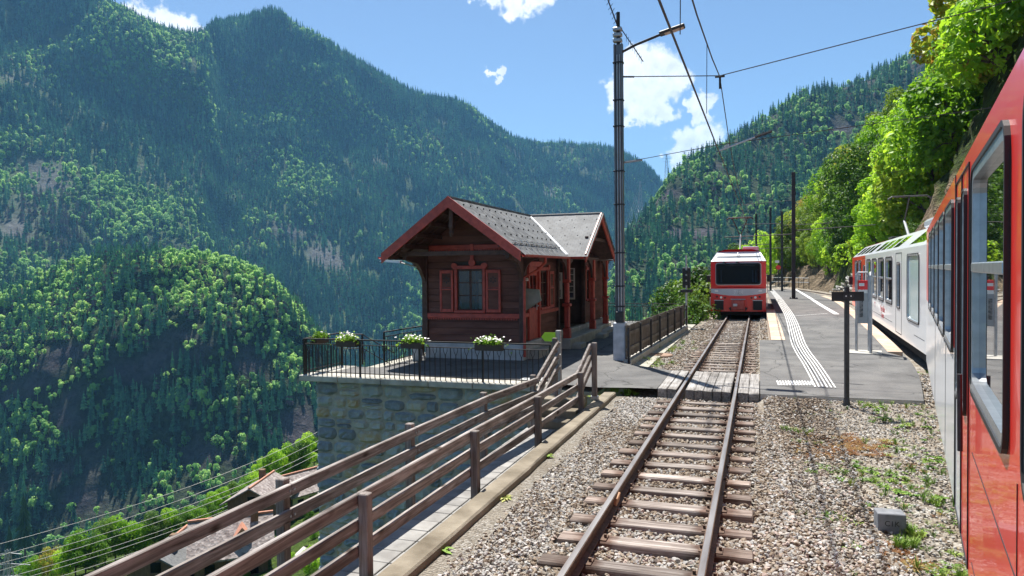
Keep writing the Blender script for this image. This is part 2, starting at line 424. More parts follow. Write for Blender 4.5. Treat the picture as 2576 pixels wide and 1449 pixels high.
def sample(G, rock, n, clear=.5):
    # n random points on the grid surface, uniform by area, with the rock value there
    a = G[:-1, :-1]; b = G[1:, :-1]; c = G[:-1, 1:]; ar = np.linalg.norm(np.cross(b - a, c - a), axis=2)
    # count by footprint seen from above and a little by slope
    p = ar.ravel() / ar.sum(); k = rng.choice(len(p), n, p=p); nu = G.shape[1] - 1; i = k // nu; j = k % nu
    s = rng.random((n, 1)); t = rng.random((n, 1))
    P = (G[i, j] * (1-s) + G[i+1, j] * s) * (1-t) + (G[i, j+1] * (1-s) + G[i+1, j+1] * s) * t
    return P, rock[i, j]
def nfield(P, f, seed, oct=3):
    return np.array([fbm(x * f + seed, y * f, z * f * .6, oct) for x, y, z in P])
def in_view(P, mar=220):
    u, v, d = project(P); return (u > -mar) & (u < 2576 + mar) & (v > -mar) & (v < 1449 + mar) & (d > 5)

# --- the long mountain across the valley
us = [-700, -300, 0, 160, 300, 400, 505, 560, 620, 690, 760, 860, 960, 1060, 1160, 1250, 1320, 1440, 1530, 1600, 1645, 1700, 1800, 1950]
rv = [-560, -330, -120, -45, 28, 78, 92, 70, 60, 64, 100, 148, 196, 250, 272, 325, 358, 368, 382, 408, 440, 505, 600, 700]
rd = [1750, 1800, 1850, 1880, 1900, 1930, 1980, 2250, 2350, 2350, 2350, 2400, 2450, 2550, 2600, 2650, 2700, 2750, 2800, 2800, 2800, 2800, 2800, 2800]
rows = [[(u, v + 60, d + 320) for u, v, d in zip(us, rv, rd)], [(u, v, d) for u, v, d in zip(us, rv, rd)]]
for f, dv in ((.2, 0), (.42, 0), (.66, 0), (.85, 0), (1.0, 0)):
    rows.append([(u, v + (1230 - v) * f, d * (1 - .66 * f)) for u, v, d in zip(us, rv, rd)])
G1, K1 = loft(rows, 260, 120, 55, .0045, (130, .0021),
              lambda x, y, z, s, t: max(0, fbm(x * .006, y * .006, z * .006 + 9, 4) * .8 + .02) , 3.3)
uu, vv, _d = project(G1.reshape(-1, 3)); uu = uu.reshape(K1.shape); vv = vv.reshape(K1.shape)
CHUTES = [((345, 270), (352, 350), (362, 430)), ((487, 150), (478, 230), (492, 320)), ((868, 320), (872, 410), (905, 500)), ((1060, 560), (1090, 640)), ((1280, 480), (1330, 560)), ((240, 420), (250, 520)), ((720, 400), (705, 450))]
def chute_dist(u, v):
    best = np.full(np.shape(u), 1e9)
    for c in CHUTES:
        for (x0, y0), (x1, y1) in zip(c[:-1], c[1:]):
            t = np.clip(((u - x0) * (x1 - x0) + (v - y0) * (y1 - y0)) / ((x1 - x0) ** 2 + (y1 - y0) ** 2), 0, 1)
            best = np.minimum(best, np.hypot(u - x0 - t * (x1 - x0), v - y0 - t * (y1 - y0)))
    return best
K1 = np.maximum(K1, (.75 * np.exp(-((uu - 40) / 75) ** 2 - ((vv - 575) / 48) ** 2)).astype(np.float32))
land('mountain', G1, K1, 'forest_floor')
# --- wooded spur with cliffs in the gorge, nearer
us = [-700, -400, -150, 0, 120, 250, 400, 520, 620, 700, 760, 820, 900]
rv = [900, 830, 780, 745, 700, 662, 650, 655, 685, 735, 800, 890, 1010]
rows = [[(u + 20, v + 40, 800) for u, v in zip(us, rv)], [(u, v, 660) for u, v in zip(us, rv)],
        [(u, v + 90, 600) for u, v in zip(us, rv)], [(u, v + 190, 555) for u, v in zip(us, rv)], [(u, v + 330, 532) for u, v in zip(us, rv)],
        [(u, v + 500, 505) for u, v in zip(us, rv)], [(u, v + 760, 440) for u, v in zip(us, rv)], [(u, v + 1150, 330) for u, v in zip(us, rv)]]
def spur_rock(x, y, z, s, t):
    q = fbm(x * .018, y * .018, z * .03 + 4, 4); band = math.exp(-((s - .52) / .13) ** 2) + .75 * math.exp(-((s - .76) / .09) ** 2)
    return max(0.0, band * (.34 + .95 * q))
G2, K2 = loft(rows, 150, 110, 16, .014, (34, .0075), spur_rock, 7.7)
land('wooded_spur', G2, K2, 'forest_floor_mid')
# --- forested hillside to the right, beyond the far end of the station
us = [1480, 1530, 1560, 1600, 1660, 1720, 1820, 1900, 2000, 2100, 2230, 2350, 2500, 2700]
rv = [860, 760, 655, 575, 492, 428, 372, 320, 252, 226, 180, 120, 50, -40]
rd = [620, 640, 700, 780, 860, 930, 980, 1020, 1050, 1080, 1080, 1060, 1040, 1000]
rows = [[(u - 12, v + 90, d + 160) for u, v, d in zip(us, rv, rd)], [(u, v, d) for u, v, d in zip(us, rv, rd)]]
for f in (.3, .6, .85, 1.0):
    rows.append([(u, v + (960 - v) * f, d * (1 - .66 * f)) for u, v, d in zip(us, rv, rd)])
G3, K3 = loft(rows, 120, 100, 18, .010, (30, .006), lambda x, y, z, s, t: max(0, fbm(x * .015, y * .015, z * .02 + 2, 4) * 1.1 + .02), 5.1)
land('forested_hillside', G3, K3, 'forest_floor_mid')
# --- valley floor far below, to the horizon
mb = MB(); mb.sheet([(-9000, -9000, -430), (9000, -9000, -430), (9000, 9000, -430), (-9000, 9000, -430)]); struct('valley_floor', mb, 'forest_floor')

def forest(name, G, K, n, far, label, bl_bias, bl_freq, rock_cut=.6, smul=1.0, seed=0, blmul=1.0):
    P, k = sample(G, K, n); m = in_view(P) & (k < rock_cut) & (rng.random(len(P)) > k * 1.35); P = P[m]; k = k[m]
    q = nfield(P, bl_freq, seed) + rng.normal(0, .26, len(P)); q2 = nfield(P, bl_freq * 3.1, seed + 5, 2)
    if callable(bl_bias): q = q + bl_bias(P)
    else: q = q + bl_bias
    bl = q > .32
    keep = (q2 > -.55) | bl; P = P[keep]; q = q[keep]; q2 = q2[keep]; bl = bl[keep]
    pick = np.where(bl, NCON + rng.integers(0, 5, len(P)), rng.integers(0, NCON, len(P)))
    tint = np.clip(.46 + .55 * q2 + rng.normal(0, .2, len(P)), 0, .96)
    tint = np.where(bl, np.clip(tint + .06, 0, 1), tint)
    s = smul * rng.uniform(.62, 1.25, len(P)) * np.where(bl, blmul * rng.uniform(.5, 1.15, len(P)), 1)
    sc3 = np.stack([s, s, s * rng.uniform(.85, 1.15, len(P))], 1)
    return name, P, sc3, rng.uniform(0, 6.28, len(P)), pick, tint, label
F1 = forest('mountain_forest', G1, K1, 120000, True, 'dense dark conifer forest covering the long mountain across the valley', lambda P: -.04 - .00022 * (P[:, 2] - 100), .0042, .75, 1.12, 1, 1.0)
u_, v_, d_ = project(F1[1]); jit = rng.normal(0, 2.5, len(u_)); ok_ = chute_dist(u_ + jit, v_) > 5 + 3 * np.sin(v_ * .05)      # avalanche chutes kept open
dead = (np.hypot((u_ - 170) / 190, (v_ - 565) / 75) < 1) & (rng.random(len(u_)) < .45) & (F1[4] < NCON); F1[5][dead] = 1.15
F1 = (F1[0], *[a[ok_] for a in F1[1:6]], F1[6])
def spur_bias(P):
    u, v, d = project(P); return np.where(v < 1000, .60, .48) - np.clip((u - 620) / 220, 0, 1) * .7 - np.clip((120 - u) / 300, 0, 1) * .25
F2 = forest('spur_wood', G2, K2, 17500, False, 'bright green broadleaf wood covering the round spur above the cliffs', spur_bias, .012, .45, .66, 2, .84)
F3 = forest('hillside_forest', G3, K3, 12500, False, 'green mixed forest covering the steep hillside behind the red train', .22, .009, .62, .78, 3, .86)
def split_near(Fo, n):        # the n trees that show largest become trees of their own
    name, P, s, rz, pick, tint, label = Fo; u, v, d = project(P)
    ok = (u > -20) & (u < 2596) & (v > 0) & (v < 1500); sz = np.where(ok, s[:, 2] / d, 0); o = np.argsort(-sz); a = o[:n]; b = o[n:]
    return [x[a] for x in (P, s, rz, pick, tint)], (name, P[b], s[b], rz[b], pick[b], tint[b], label)
u_, v_, d_ = project(F2[1]); F2[5][:] = np.clip(F2[5] + np.clip((1080 - v_) / 250, -.4, 1) * .32, 0, 1)  # sunlit top and shaded foot of the spur put into the tree tint
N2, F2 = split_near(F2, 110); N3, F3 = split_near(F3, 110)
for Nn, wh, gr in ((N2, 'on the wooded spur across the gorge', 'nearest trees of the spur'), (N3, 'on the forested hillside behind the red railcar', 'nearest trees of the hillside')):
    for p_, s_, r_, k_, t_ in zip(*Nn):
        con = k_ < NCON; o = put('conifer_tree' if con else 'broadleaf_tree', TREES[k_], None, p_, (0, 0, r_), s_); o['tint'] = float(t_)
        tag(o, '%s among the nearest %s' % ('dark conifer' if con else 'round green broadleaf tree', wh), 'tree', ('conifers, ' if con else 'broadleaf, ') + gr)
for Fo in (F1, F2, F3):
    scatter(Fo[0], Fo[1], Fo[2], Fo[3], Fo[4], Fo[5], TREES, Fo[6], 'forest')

# --- the air of the valley
def build_haze():
    pts = np.concatenate([G1.reshape(-1, 3), G2.reshape(-1, 3), G3.reshape(-1, 3)])
    top = float(pts[:, 2].max()) + 60
    mb = MB(); mb.box((-9500, -9500, -436), (9500, 9500, top))
    m = bpy.data.materials.new('valley_haze'); m.use_nodes = True; nt = m.node_tree; nt.nodes.clear()
    out = nt.nodes.new('ShaderNodeOutputMaterial'); pv = nt.nodes.new('ShaderNodeVolumePrincipled')
    pv.inputs['Color'].default_value = (.24, .57, 1.0, 1); pv.inputs['Density'].default_value = HAZE; pv.inputs['Anisotropy'].default_value = .0
    nt.links.new(pv.outputs[0], out.inputs['Volume'])
    MATS['valley_haze'] = m; o = mb.build('haze', 'valley_haze'); tag(o, 'thin blue haze filling the valley air', 'haze', kind='stuff')
HAZE = 0.00008
build_haze()
# ================================================================== ground, tracks, platform
def sstep(a, b, x):
    t = min(1, max(0, (x - a) / (b - a))); return t * t * (3 - 2 * t)
def zplat(y): return -.025 + .27 * sstep(15.0, 30.0, y)
# gravel and earth between the tracks
def gravelmat(name, base, stones, sc1=1.0):
    m, nt, b, out = newmat(name); b.inputs['Roughness'].default_value = .95; b.inputs['Specular IOR Level'].default_value = .2
    v = coords(nt, 'World'); vo = nt.nodes.new('ShaderNodeTexVoronoi'); vo.inputs['Scale'].default_value = 26 * sc1; link(nt, v, vo.inputs['Vector'])
    w = noise_node(nt, v, .9, 6, .65)
    sep = nt.nodes.new('ShaderNodeSeparateColor'); link(nt, vo.outputs['Color'], sep.inputs[0])
    st = ramp_node(nt, sep.outputs[0], stones).outputs[0]
    e = ramp_node(nt, w.outputs['Fac'], base).outputs[0]
    f = noise_node(nt, v, 2.3, 5, .6); fr = ramp_node(nt, f.outputs['Fac'], [(.35, (.2, .2, .2)), (.62, (.95, .95, .95))])
    link(nt, mixc(nt, fr.outputs[0], e, st), b.inputs['Base Color'])
    bp = nt.nodes.new('ShaderNodeBump'); bp.inputs['Strength'].default_value = 1; bp.inputs['Distance'].default_value = .03
    link(nt, vo.outputs['Distance'], bp.inputs['Height']); bp.invert = True; link(nt, bp.outputs[0], b.inputs['Normal'])
    return m
gravelmat('gravel_bed', [(.3, (.13, .095, .062)), (.5, (.22, .175, .125)), (.7, (.31, .27, .205))],
          [(0, (.12, .10, .085)), (.4, (.27, .24, .20)), (.7, (.38, .36, .32)), (1, (.46, .43, .39))])
gravelmat('fine_gravel', [(.3, (.19, .16, .12)), (.7, (.30, .265, .215))], [(0, (.14, .12, .095)), (.5, (.27, .24, .20)), (1, (.40, .38, .34))], 1.7)
pm('asphalt', (.165, .163, .168), (.225, .222, .225), 1.1, rough=.92, bump=.5, bscale=160, bdist=.006, stops=[(.3, (.095, .093, .092)), (.45, (.125, .122, .12)), (.6, (.150, .147, .143)), (.75, (.18, .175, .168))], spec=.25)
nt = MATS['asphalt'].node_tree; b = nt.nodes['Principled BSDF']; src = b.inputs['Base Color'].links[0].from_socket      # stains, patches and hairline cracks
v = coords(nt, 'World'); s1 = noise_node(nt, v, .42, 7, .7, .8); s2 = noise_node(nt, v, 90, 2, .5); vw = noise_node(nt, v, 1.6, 4); vm = nt.nodes.new('ShaderNodeVectorMath'); vm.operation = 'MULTIPLY_ADD'; link(nt, vw.outputs['Color'], vm.inputs[0]); vm.inputs[1].default_value = (.6, .6, .6); link(nt, v, vm.inputs[2])
vo = nt.nodes.new('ShaderNodeTexVoronoi'); vo.feature = 'DISTANCE_TO_EDGE'; vo.inputs['Scale'].default_value = .33; link(nt, vm.outputs[0], vo.inputs['Vector'])
c1 = mixc(nt, 1.0, src, ramp_node(nt, s1.outputs['Fac'], [(.30, (.70, .70, .70)), (.46, (.92, .92, .92)), (.60, (1.05, 1.04, 1.02)), (.72, (1.28, 1.26, 1.22))]).outputs[0], 'MULTIPLY')
c2 = mixc(nt, 1.0, c1, ramp_node(nt, s2.outputs['Fac'], [(.3, (.72, .72, .72)), (.7, (1.3, 1.3, 1.3))]).outputs[0], 'MULTIPLY')
link(nt, mixc(nt, 1.0, c2, ramp_node(nt, vo.outputs['Distance'], [(.002, (.45, .45, .45)), (.007, (1, 1, 1))]).outputs[0], 'MULTIPLY'), b.inputs['Base Color'])
pm('concrete', (.34, .32, .28), (.48, .46, .42), 3, rough=.9, bump=.3, bscale=60, bdist=.01)
pm('old_concrete', (.11, .088, .058), (.29, .25, .19), 2.2, detail=9, rough=.95, bump=.6, bscale=50, bdist=.012, lo=.3, hi=.7)
pm('kerb_stone', (.42, .30, .215), (.56, .43, .33), 2.5, rough=.9, bump=.3, bscale=70, bdist=.006, rnd=.12)
pm('white_paint', (.62, .62, .60), (.80, .80, .78), 11, rough=.7, detail=9, stops=[(.30, (.26, .255, .25)), (.40, (.52, .51, .50)), (.55, (.72, .72, .70))])
pm('rail_side', (.075, .045, .030), (.15, .09, .058), 20, rough=.75, metal=.3, bump=.2)
pm('rail_head', (.17, .15, .14), (.30, .28, .265), 9, rough=.42, metal=.6, stretch=(1, .1, 1))
pm('steel_dark', (.028, .028, .031), (.05, .05, .052), 12, rough=.55, metal=.4)
pm('galvanised', (.34, .35, .36), (.46, .47, .48), 7, rough=.45, metal=.7)
def woodmat(name, a, b_, c, grain=(26, 1.3, 26), rnd=.22, kind='World', bump=.5, knots=None):
    m, nt, b, out = newmat(name); b.inputs['Roughness'].default_value = .85; b.inputs['Specular IOR Level'].default_value = .25
    v = coords(nt, kind, grain); n = noise_node(nt, v, 1.0, 8, .65, .6); v2 = coords(nt, kind, (1, 1, 1)); n2 = noise_node(nt, v2, 1.7, 5)
    col = ramp_node(nt, n.outputs['Fac'], [(.3, a), (.5, b_), (.72, c)]).outputs[0]
    dk = ramp_node(nt, n2.outputs['Fac'], [(.35, (.62, .6, .58)), (.6, (1, 1, 1))]).outputs[0]
    col = mixc(nt, 1.0, col, dk, 'MULTIPLY')
    if knots:
        vk = nt.nodes.new('ShaderNodeTexVoronoi'); vk.inputs['Scale'].default_value = 1.0; link(nt, coords(nt, kind, knots), vk.inputs['Vector'])
        col = mixc(nt, 1.0, col, ramp_node(nt, vk.outputs['Distance'], [(.07, (.16, .12, .10)), (.13, (.55, .5, .46)), (.2, (1, 1, 1))]).outputs[0], 'MULTIPLY')
    oi = nt.nodes.new('ShaderNodeObjectInfo'); mr = nt.nodes.new('ShaderNodeMapRange'); mr.inputs['To Min'].default_value = 1 - rnd; mr.inputs['To Max'].default_value = 1 + rnd
    link(nt, oi.outputs['Random'], mr.inputs['Value']); hs = nt.nodes.new('ShaderNodeHueSaturation'); link(nt, col, hs.inputs['Color']); link(nt, mr.outputs[0], hs.inputs['Value'])
    link(nt, hs.outputs[0], b.inputs['Base Color'])
    bp = nt.nodes.new('ShaderNodeBump'); bp.inputs['Strength'].default_value = bump; bp.inputs['Distance'].default_value = .008
    link(nt, n.outputs['Fac'], bp.inputs['Height']); link(nt, bp.outputs[0], b.inputs['Normal']); return m
woodmat('sleeper_wood', (.06, .04, .03), (.25, .21, .185), (.52, .475, .44), (1.2, 40, 40), .38)
nt = MATS['sleeper_wood'].node_tree; b = nt.nodes['Principled BSDF']; src = b.inputs['Base Color'].links[0].from_socket   # grease and rust stains beside the rails
tc = nt.nodes.new('ShaderNodeTexCoord'); sx = nt.nodes.new('ShaderNodeSeparateXYZ'); link(nt, tc.outputs['Object'], sx.inputs[0]); ab = nt.nodes.new('ShaderNodeMath'); ab.operation = 'ABSOLUTE'; link(nt, sx.outputs[0], ab.inputs[0])
jn = noise_node(nt, coords(nt, 'World'), 6, 4); ad = nt.nodes.new('ShaderNodeMath'); ad.operation = 'MULTIPLY_ADD'; link(nt, jn.outputs['Fac'], ad.inputs[0]); ad.inputs[1].default_value = .25; link(nt, ab.outputs[0], ad.inputs[2])
st = ramp_node(nt, ad.outputs[0], [(.44, (1, 1, 1)), (.54, (.42, .30, .25)), (.80, (.42, .30, .25)), (.92, (.85, .78, .74))]); link(nt, mixc(nt, 1.0, src, st.outputs[0], 'MULTIPLY'), b.inputs['Base Color'])
woodmat('plank_wood', (.11, .10, .095), (.30, .285, .27), (.46, .44, .42), (26, 1.2, 26), .15)
woodmat('fence_wood', (.115, .094, .085), (.275, .243, .225), (.52, .48, .46), (30, 1.5, 30), .22, knots=(5, 2.2, 5))
woodmat('fence_wood_upright', (.11, .088, .078), (.235, .20, .182), (.37, .335, .315), (30, 30, 1.6), .18)
woodmat('picket_wood', (.075, .062, .055), (.155, .135, .12), (.25, .225, .20), (40, 40, 1.5), .3)

# the station ground: one sheet with a slight roll, its hillside edges built further down
def groundz(x, y):
    b = -.228 if -2.1 < x < .15 and y < 40 else -.215
    if x > .1: b += .12 * sstep(12.6, 14.9, y)
    return b + .03 * fbm(x * .8, y * .8, 0, 3) + .012 * fbm(x * 3, y * 3, 2, 2)
xs = np.concatenate([np.arange(-2.75, 4.1, .22), np.arange(4.3, 9.3, .6), [10, 12, 14]]); ys = np.concatenate([np.arange(-6, 24, .25), np.arange(24, 120, 2.5)])
mb = MB(); mb.grid([[(x, y, groundz(x, y)) for x in xs] for y in ys]); o = struct('ground', mb, 'gravel_bed', smooth=True)
# strip of fine grit along the kerb, then the bed beyond the crossing
mb = MB(); mb.grid([[(x, y, -.185 + .012 * fbm(x * 2, y * 2, 7, 3)) for x in np.linspace(-2.80, -2.56 + .06 * math.sin(y * 1.3) + .06 * fbm(y, 3, 0), 4)] for y in np.arange(-2, 14.9, .3)])
struct('grit_path', mb, 'fine_gravel', smooth=True)

# --- tracks
def rail_profile(h=.14):
    return [(-.06, -h), (.06, -h), (.06, -h + .012), (.012, -h + .03), (.012, -.04), (.033, -.03), (.033, -.004), (.028, 0), (-.028, 0), (-.033, -.004), (-.033, -.03), (-.012, -.04), (-.012, -h + .03), (-.06, -h + .012)]
def sweep_rail(mb, path, prof):
    n = len(prof); vs = []; fs = []
    for i, p in enumerate(path):
        d = (Vector(path[min(i+1, len(path)-1)]) - Vector(path[max(i-1, 0)])).normalized(); s = Vector((d.y, -d.x, 0))
        vs += [Vector(p) + s * a + Vector((0, 0, b)) for a, b in prof]
    for i in range(len(path) - 1):
        fs += [(i*n+k, i*n+(k+1) % n, (i+1)*n+(k+1) % n, (i+1)*n+k) for k in range(n)]
    fs.append(tuple(range(n))); fs.append(tuple((len(path)-1)*n + k for k in range(n)))
    mb.add(vs, fs)
def make_track(label, cpath, rail_y=(-1e9, 1e9), sl_range=None, sl_step=.58, name='railway_track', detail=True):
    t = thing(name, label, 'railway track', (cpath[0][0], cpath[0][1], -.3))
    off = Vector(t.location)
    for s in (-1, 1):
        path = []
        for i, p in enumerate(cpath):
            d = (Vector(cpath[min(i+1, len(cpath)-1)]) - Vector(cpath[max(i-1, 0)])).normalized(); path.append(Vector(p) + Vector((d.y, -d.x, 0)) * s * .533 - off)
        mb = MB(); sweep_rail(mb, path, rail_profile()); r = mb.build('rail', 'rail_side', t)
        mb = MB()
        for i in range(len(path) - 1):
            a, b = path[i], path[i+1]; d = (b - a).normalized(); q = Vector((d.y, -d.x, 0)); z = Vector((0, 0, .0035))
            mb.add([a - q * .026 + z, a + q * .026 + z, b + q * .026 + z, b - q * .026 + z], [(0, 1, 2, 3)])
        mb.build('running_surface', 'rail_head', r)
    # sleepers: a shared set of meshes, one object each
    meshes = []
    for k in range(5):
        rr = random.Random(k); mb = MB(); mb.box((-.905, -.11, -.12), (.905, .11, .0), .012)
        mb.v = [(x + rr.uniform(-.006, .006), y + rr.uniform(-.006, .006), z + rr.uniform(-.005, .005)) for x, y, z in mb.v]
        meshes.append(mb.mesh('sleeper', 'sleeper_wood'))
    clip = MB()
    for s in (-1, 1):
        for q in (-1, 1):
            clip.box((s * .533 + q * .062 - .045, -.08, 0), (s * .533 + q * .062 + .045, .08, .014), .003); clip.cyl((s * .533 + q * .085, 0, .01), (s * .533 + q * .085, 0, .045), .016, 6)
    clipm = clip.mesh('rail_fastening', 'rail_side')
    # walk along the path
    acc = 0.0; cnt = 0
    for i in range(len(cpath) - 1):
        a, b = Vector(cpath[i]), Vector(cpath[i+1]); L = (b - a).length; d = (b - a) / L; ang = math.atan2(d.y, d.x) - math.pi / 2
        while acc < L:
            p = a + d * acc
            if (sl_range is None or sl_range(p)) and cnt < 130:
                s = put('sleeper', meshes[cnt % 5], t, p - off + Vector((random.uniform(-.03, .03), random.uniform(-.03, .03), -.142)), (0, 0, ang + random.uniform(-.02, .02)))
                if detail: put('rail_fastening', clipm, s)['kind'] = 'stuff'
                cnt += 1
            acc += sl_step
        acc -= L
    return t
TX = -.972
make_track('straight single track on wooden sleepers leading to the oncoming red train', [(TX, y, 0) for y in (-6, 0, 10, 20, 30, 42, 60)],
           sl_range=lambda p: p.y < 37 and not (14.75 < p.y < 17.9))
# second track, curving round the island platform under the other train
C1D = Vector((math.sin(R(9.9)), math.cos(R(9.9)), 0)); C1N = Vector((C1D.y, -C1D.x, 0))
C2D = Vector((math.sin(R(2.8)), math.cos(R(2.8)), 0)); C2N = Vector((C2D.y, -C2D.x, 0))
S1 = Vector((.345, -.06, 0)); S2 = Vector((3.62, 18.45, 0)); HW = 1.33
T2 = [S1 - C1D * 6 + C1N * HW, S1 + C1D * 3 + C1N * HW, S1 + C1D * 9 + C1N * HW, S1 + C1D * 14.5 + C1N * HW, S2 + C2D * 1.5 + C2N * HW, S2 + C2D * 10 + C2N * HW, S2 + C2D * 18 + C2N * HW, S2 + C2D * 25 + C2N * HW,
      Vector((6.45, 52, 0)), Vector((6.3, 60, 0)), Vector((5.7, 70, 0)), Vector((4.6, 80, 0)), Vector((3.2, 90, 0))]
T2s = crom(np.array([list(p) for p in T2]), np.linspace(0, len(T2) - 1, 60))
make_track('curved track emerging beyond the white and red train at the platform edge', [tuple(p) for p in T2s], sl_range=lambda p: p.y > 40 or p.y < 30, sl_step=.65, detail=False)
def t2x(y): return float(np.interp(y, T2s[:, 1], T2s[:, 0]))

# --- timber crossing between terrace and platform
t = thing('level_crossing', 'weathered timber planks laid across the straight track', 'level crossing', (TX, 15.3, -.1))
def plank(x0, x1, y0, y1, z):
    mb = MB(); mb.box((x0 - TX, y0 - 15.3, -.15), (x1 - TX, y1 - 15.3, z + .1), .012)
    mb.v = [(a + random.uniform(-.005, .005), b + random.uniform(-.02, .02), c + random.uniform(-.006, .006)) for a, b, c in mb.v]
    mb.build('plank', 'plank_wood', t)
for k in range(2): plank(-1.98 + k * .2, -1.79 + k * .2, 15.0, 17.75, -.012)
for k in range(5): plank(-1.41 + k * .178, -1.24 + k * .178, 14.9, 17.7, -.008)
for k in range(2): plank(-.385 + k * .205, -.19 + k * .205, 14.85, 17.6, -.012)

# --- island platform
def pleft(y): return .03 if y < 24.2 else .38
def pright(y):
    y = max(y, 14.9)
    return t2x(y) - HW - .10
YS = [14.9, 15.3, 16, 17, 18, 19, 20, 21, 22, 23, 24.18, 24.22] + list(np.arange(25, 78, 1.5))
pl = thing('platform', 'grey asphalt island platform between the two trains', 'platform', (1.5, 14, 0)); PO = Vector(pl.location)
mb = MB(); mbs = MB(); NX = 9
for i in range(len(YS) - 1):
    y0, y1 = YS[i], YS[i+1]; k0 = .42 if y0 >= 24.2 else 0; k1 = .42 if y1 >= 24.2 else 0
    r0 = .38 if y0 >= 22 else 0; r1 = .38 if y1 >= 22 else 0
    a0, b0, a1, b1 = pleft(y0) + k0, pright(y0) - r0, pleft(y1) + k1, pright(y1) - r1
    for j in range(NX):
        f0, f1 = j / NX, (j + 1) / NX
        q = [(a0 + (b0-a0)*f0, y0), (a0 + (b0-a0)*f1, y0), (a1 + (b1-a1)*f1, y1), (a1 + (b1-a1)*f0, y1)]
        mb.add([(x - PO.x, y - PO.y, zplat(y) + .006 * fbm(x, y, 0, 2)) for x, y in q], [(0, 1, 2, 3)])
    for fx in (lambda y: pleft(y) + (.0 if y < 24.2 else .02), lambda y: pright(y) - .01):
        mbs.add([(fx(y0) - PO.x, y0 - PO.y, -.4), (fx(y1) - PO.x, y1 - PO.y, -.4), (fx(y1) - PO.x, y1 - PO.y, zplat(y1) - .01), (fx(y0) - PO.x, y0 - PO.y, zplat(y0) - .01)], [(0, 1, 2, 3)])
mbs.add([(pleft(14.9) - PO.x, 14.9 - PO.y, -.4), (pright(14.9) - PO.x, 14.9 - PO.y, -.4), (pright(14.9) - PO.x, 14.9 - PO.y, zplat(14.9) - .004), (pleft(14.9) - PO.x, 14.9 - PO.y, zplat(14.9) - .004)], [(0, 1, 2, 3)])
bm_ = mb; o = mb.build('asphalt_surface', 'asphalt', pl, smooth=True)
mbs.build('side_wall', 'concrete', pl)
def slab(x0, x1, ya, yb):
    mb = MB(); g = .006
    mb.add([(x0(ya) - PO.x, ya + g - PO.y, -.25), (x1(ya) - PO.x, ya + g - PO.y, -.25), (x1(yb) - PO.x, yb - g - PO.y, -.25), (x0(yb) - PO.x, yb - g - PO.y, -.25),
            (x0(ya) - PO.x, ya + g - PO.y, zplat(ya) + .012), (x1(ya) - PO.x, ya + g - PO.y, zplat(ya) + .012), (x1(yb) - PO.x, yb - g - PO.y, zplat(yb) + .012), (x0(yb) - PO.x, yb - g - PO.y, zplat(yb) + .012)],
           [(0, 3, 2, 1), (4, 5, 6, 7), (0, 1, 5, 4), (1, 2, 6, 5), (2, 3, 7, 6), (3, 0, 4, 7)])
    mb.build('edge_slab', 'kerb_stone', pl)
y = 24.25
while y < 40: slab(lambda q: .38, lambda q: .80, y, y + 1.0); y += 1.0
y = 22.05
while y < 60: slab(lambda q: pright(q) - .38, lambda q: pright(q), y, y + 1.0); y += 1.0
def onplat(u, v):
    z = 0.0
    for _ in range(8): p = onz(u, v, z); z = zplat(p.y)
    return p
def paint(mb, pts, w):
    pts = [Vector((p[0], p[1], 0)) for p in pts]
    L = []; Rr = []
    for i, p in enumerate(pts):
        d = (pts[min(i+1, len(pts)-1)] - pts[max(i-1, 0)]).normalized(); s = Vector((d.y, -d.x, 0)) * w / 2; L.append(p - s); Rr.append(p + s)
    for i in range(len(pts) - 1):
        mb.add([(q.x - PO.x, q.y - PO.y, zplat(q.y) + .012) for q in (L[i], Rr[i], Rr[i+1], L[i+1])], [(0, 1, 2, 3)])
def rg5(x, y): return ((2500 + x / 2.07) / 1.4907, (800 + y / 2.07) / 1.4907)
gl = [onplat(*rg5(x, y)) for x, y in ((1232, 1355), (1180, 1265), (1118, 1165), (1062, 1085), (1022, 1010), (998, 930), (975, 850), (945, 780), (905, 715), (865, 655), (812, 592))]
gl = [Vector(p) for p in crom(np.array([list(p) for p in gl]), np.linspace(0, len(gl) - 1, 40))]
for k in range(6):
    mb = MB(); off = (k - 2.5) * .076
    paint(mb, [(p.x + off, p.y) for p in gl], .030); mb.build('guide_line', 'white_paint', pl, fix=False)
g0 = onplat(*rg5(868, 1320)); g1 = onplat(*rg5(1130, 1320))
for k in range(13):
    f = k / 12; x = g0.x + (g1.x - g0.x) * f; y = g0.y + (g1.y - g0.y) * f
    mb = MB(); paint(mb, [(x, y - .30), (x - .02, y + .30)], .036); mb.build('warning_stripe', 'white_paint', pl, fix=False)
mb = MB(); sl = [onplat(*rg5(x, y)) for x, y in ((1320, 785), (1200, 715), (1100, 650), (1000, 590))]; paint(mb, [(p.x, p.y) for p in sl], .24); mb.build('safety_line', 'white_paint', pl, fix=False)
a, b = onplat(*rg5(1000, 797)), onplat(*rg5(1300, 780)); mb = MB(); paint(mb, [(a.x, a.y), (b.x - .3, b.y)], .07); mb.build('cross_line', 'white_paint', pl, fix=False)
# ================================================================== walkway, fences, terrace, stone wall
KX0, KX1, KZ = -3.06, -2.81, -.10
mb = MB(); 
rows = []
for y in np.arange(-2, 14.81, .4):
    rows.append([(KX1 + .01 * fbm(y, 1, 0), y, -.6), (KX1 + .012 * fbm(y, 1, 0), y, KZ - .02), (KX1 - .02, y, KZ + .006 * fbm(y, 2, 0)), (KX0 + .02, y, KZ + .006 * fbm(y, 5, 0)), (KX0, y, KZ - .02), (KX0, y, -.8)])
mb.grid(rows); n = len(rows[0]); mb.f.append(tuple(len(mb.v) - n + k for k in range(n)))
o = mb.build('kerb_wall', 'old_concrete'); tag(o, 'low mossy concrete kerb wall beside the wooden walkway', 'kerb wall')
WZ = -.42
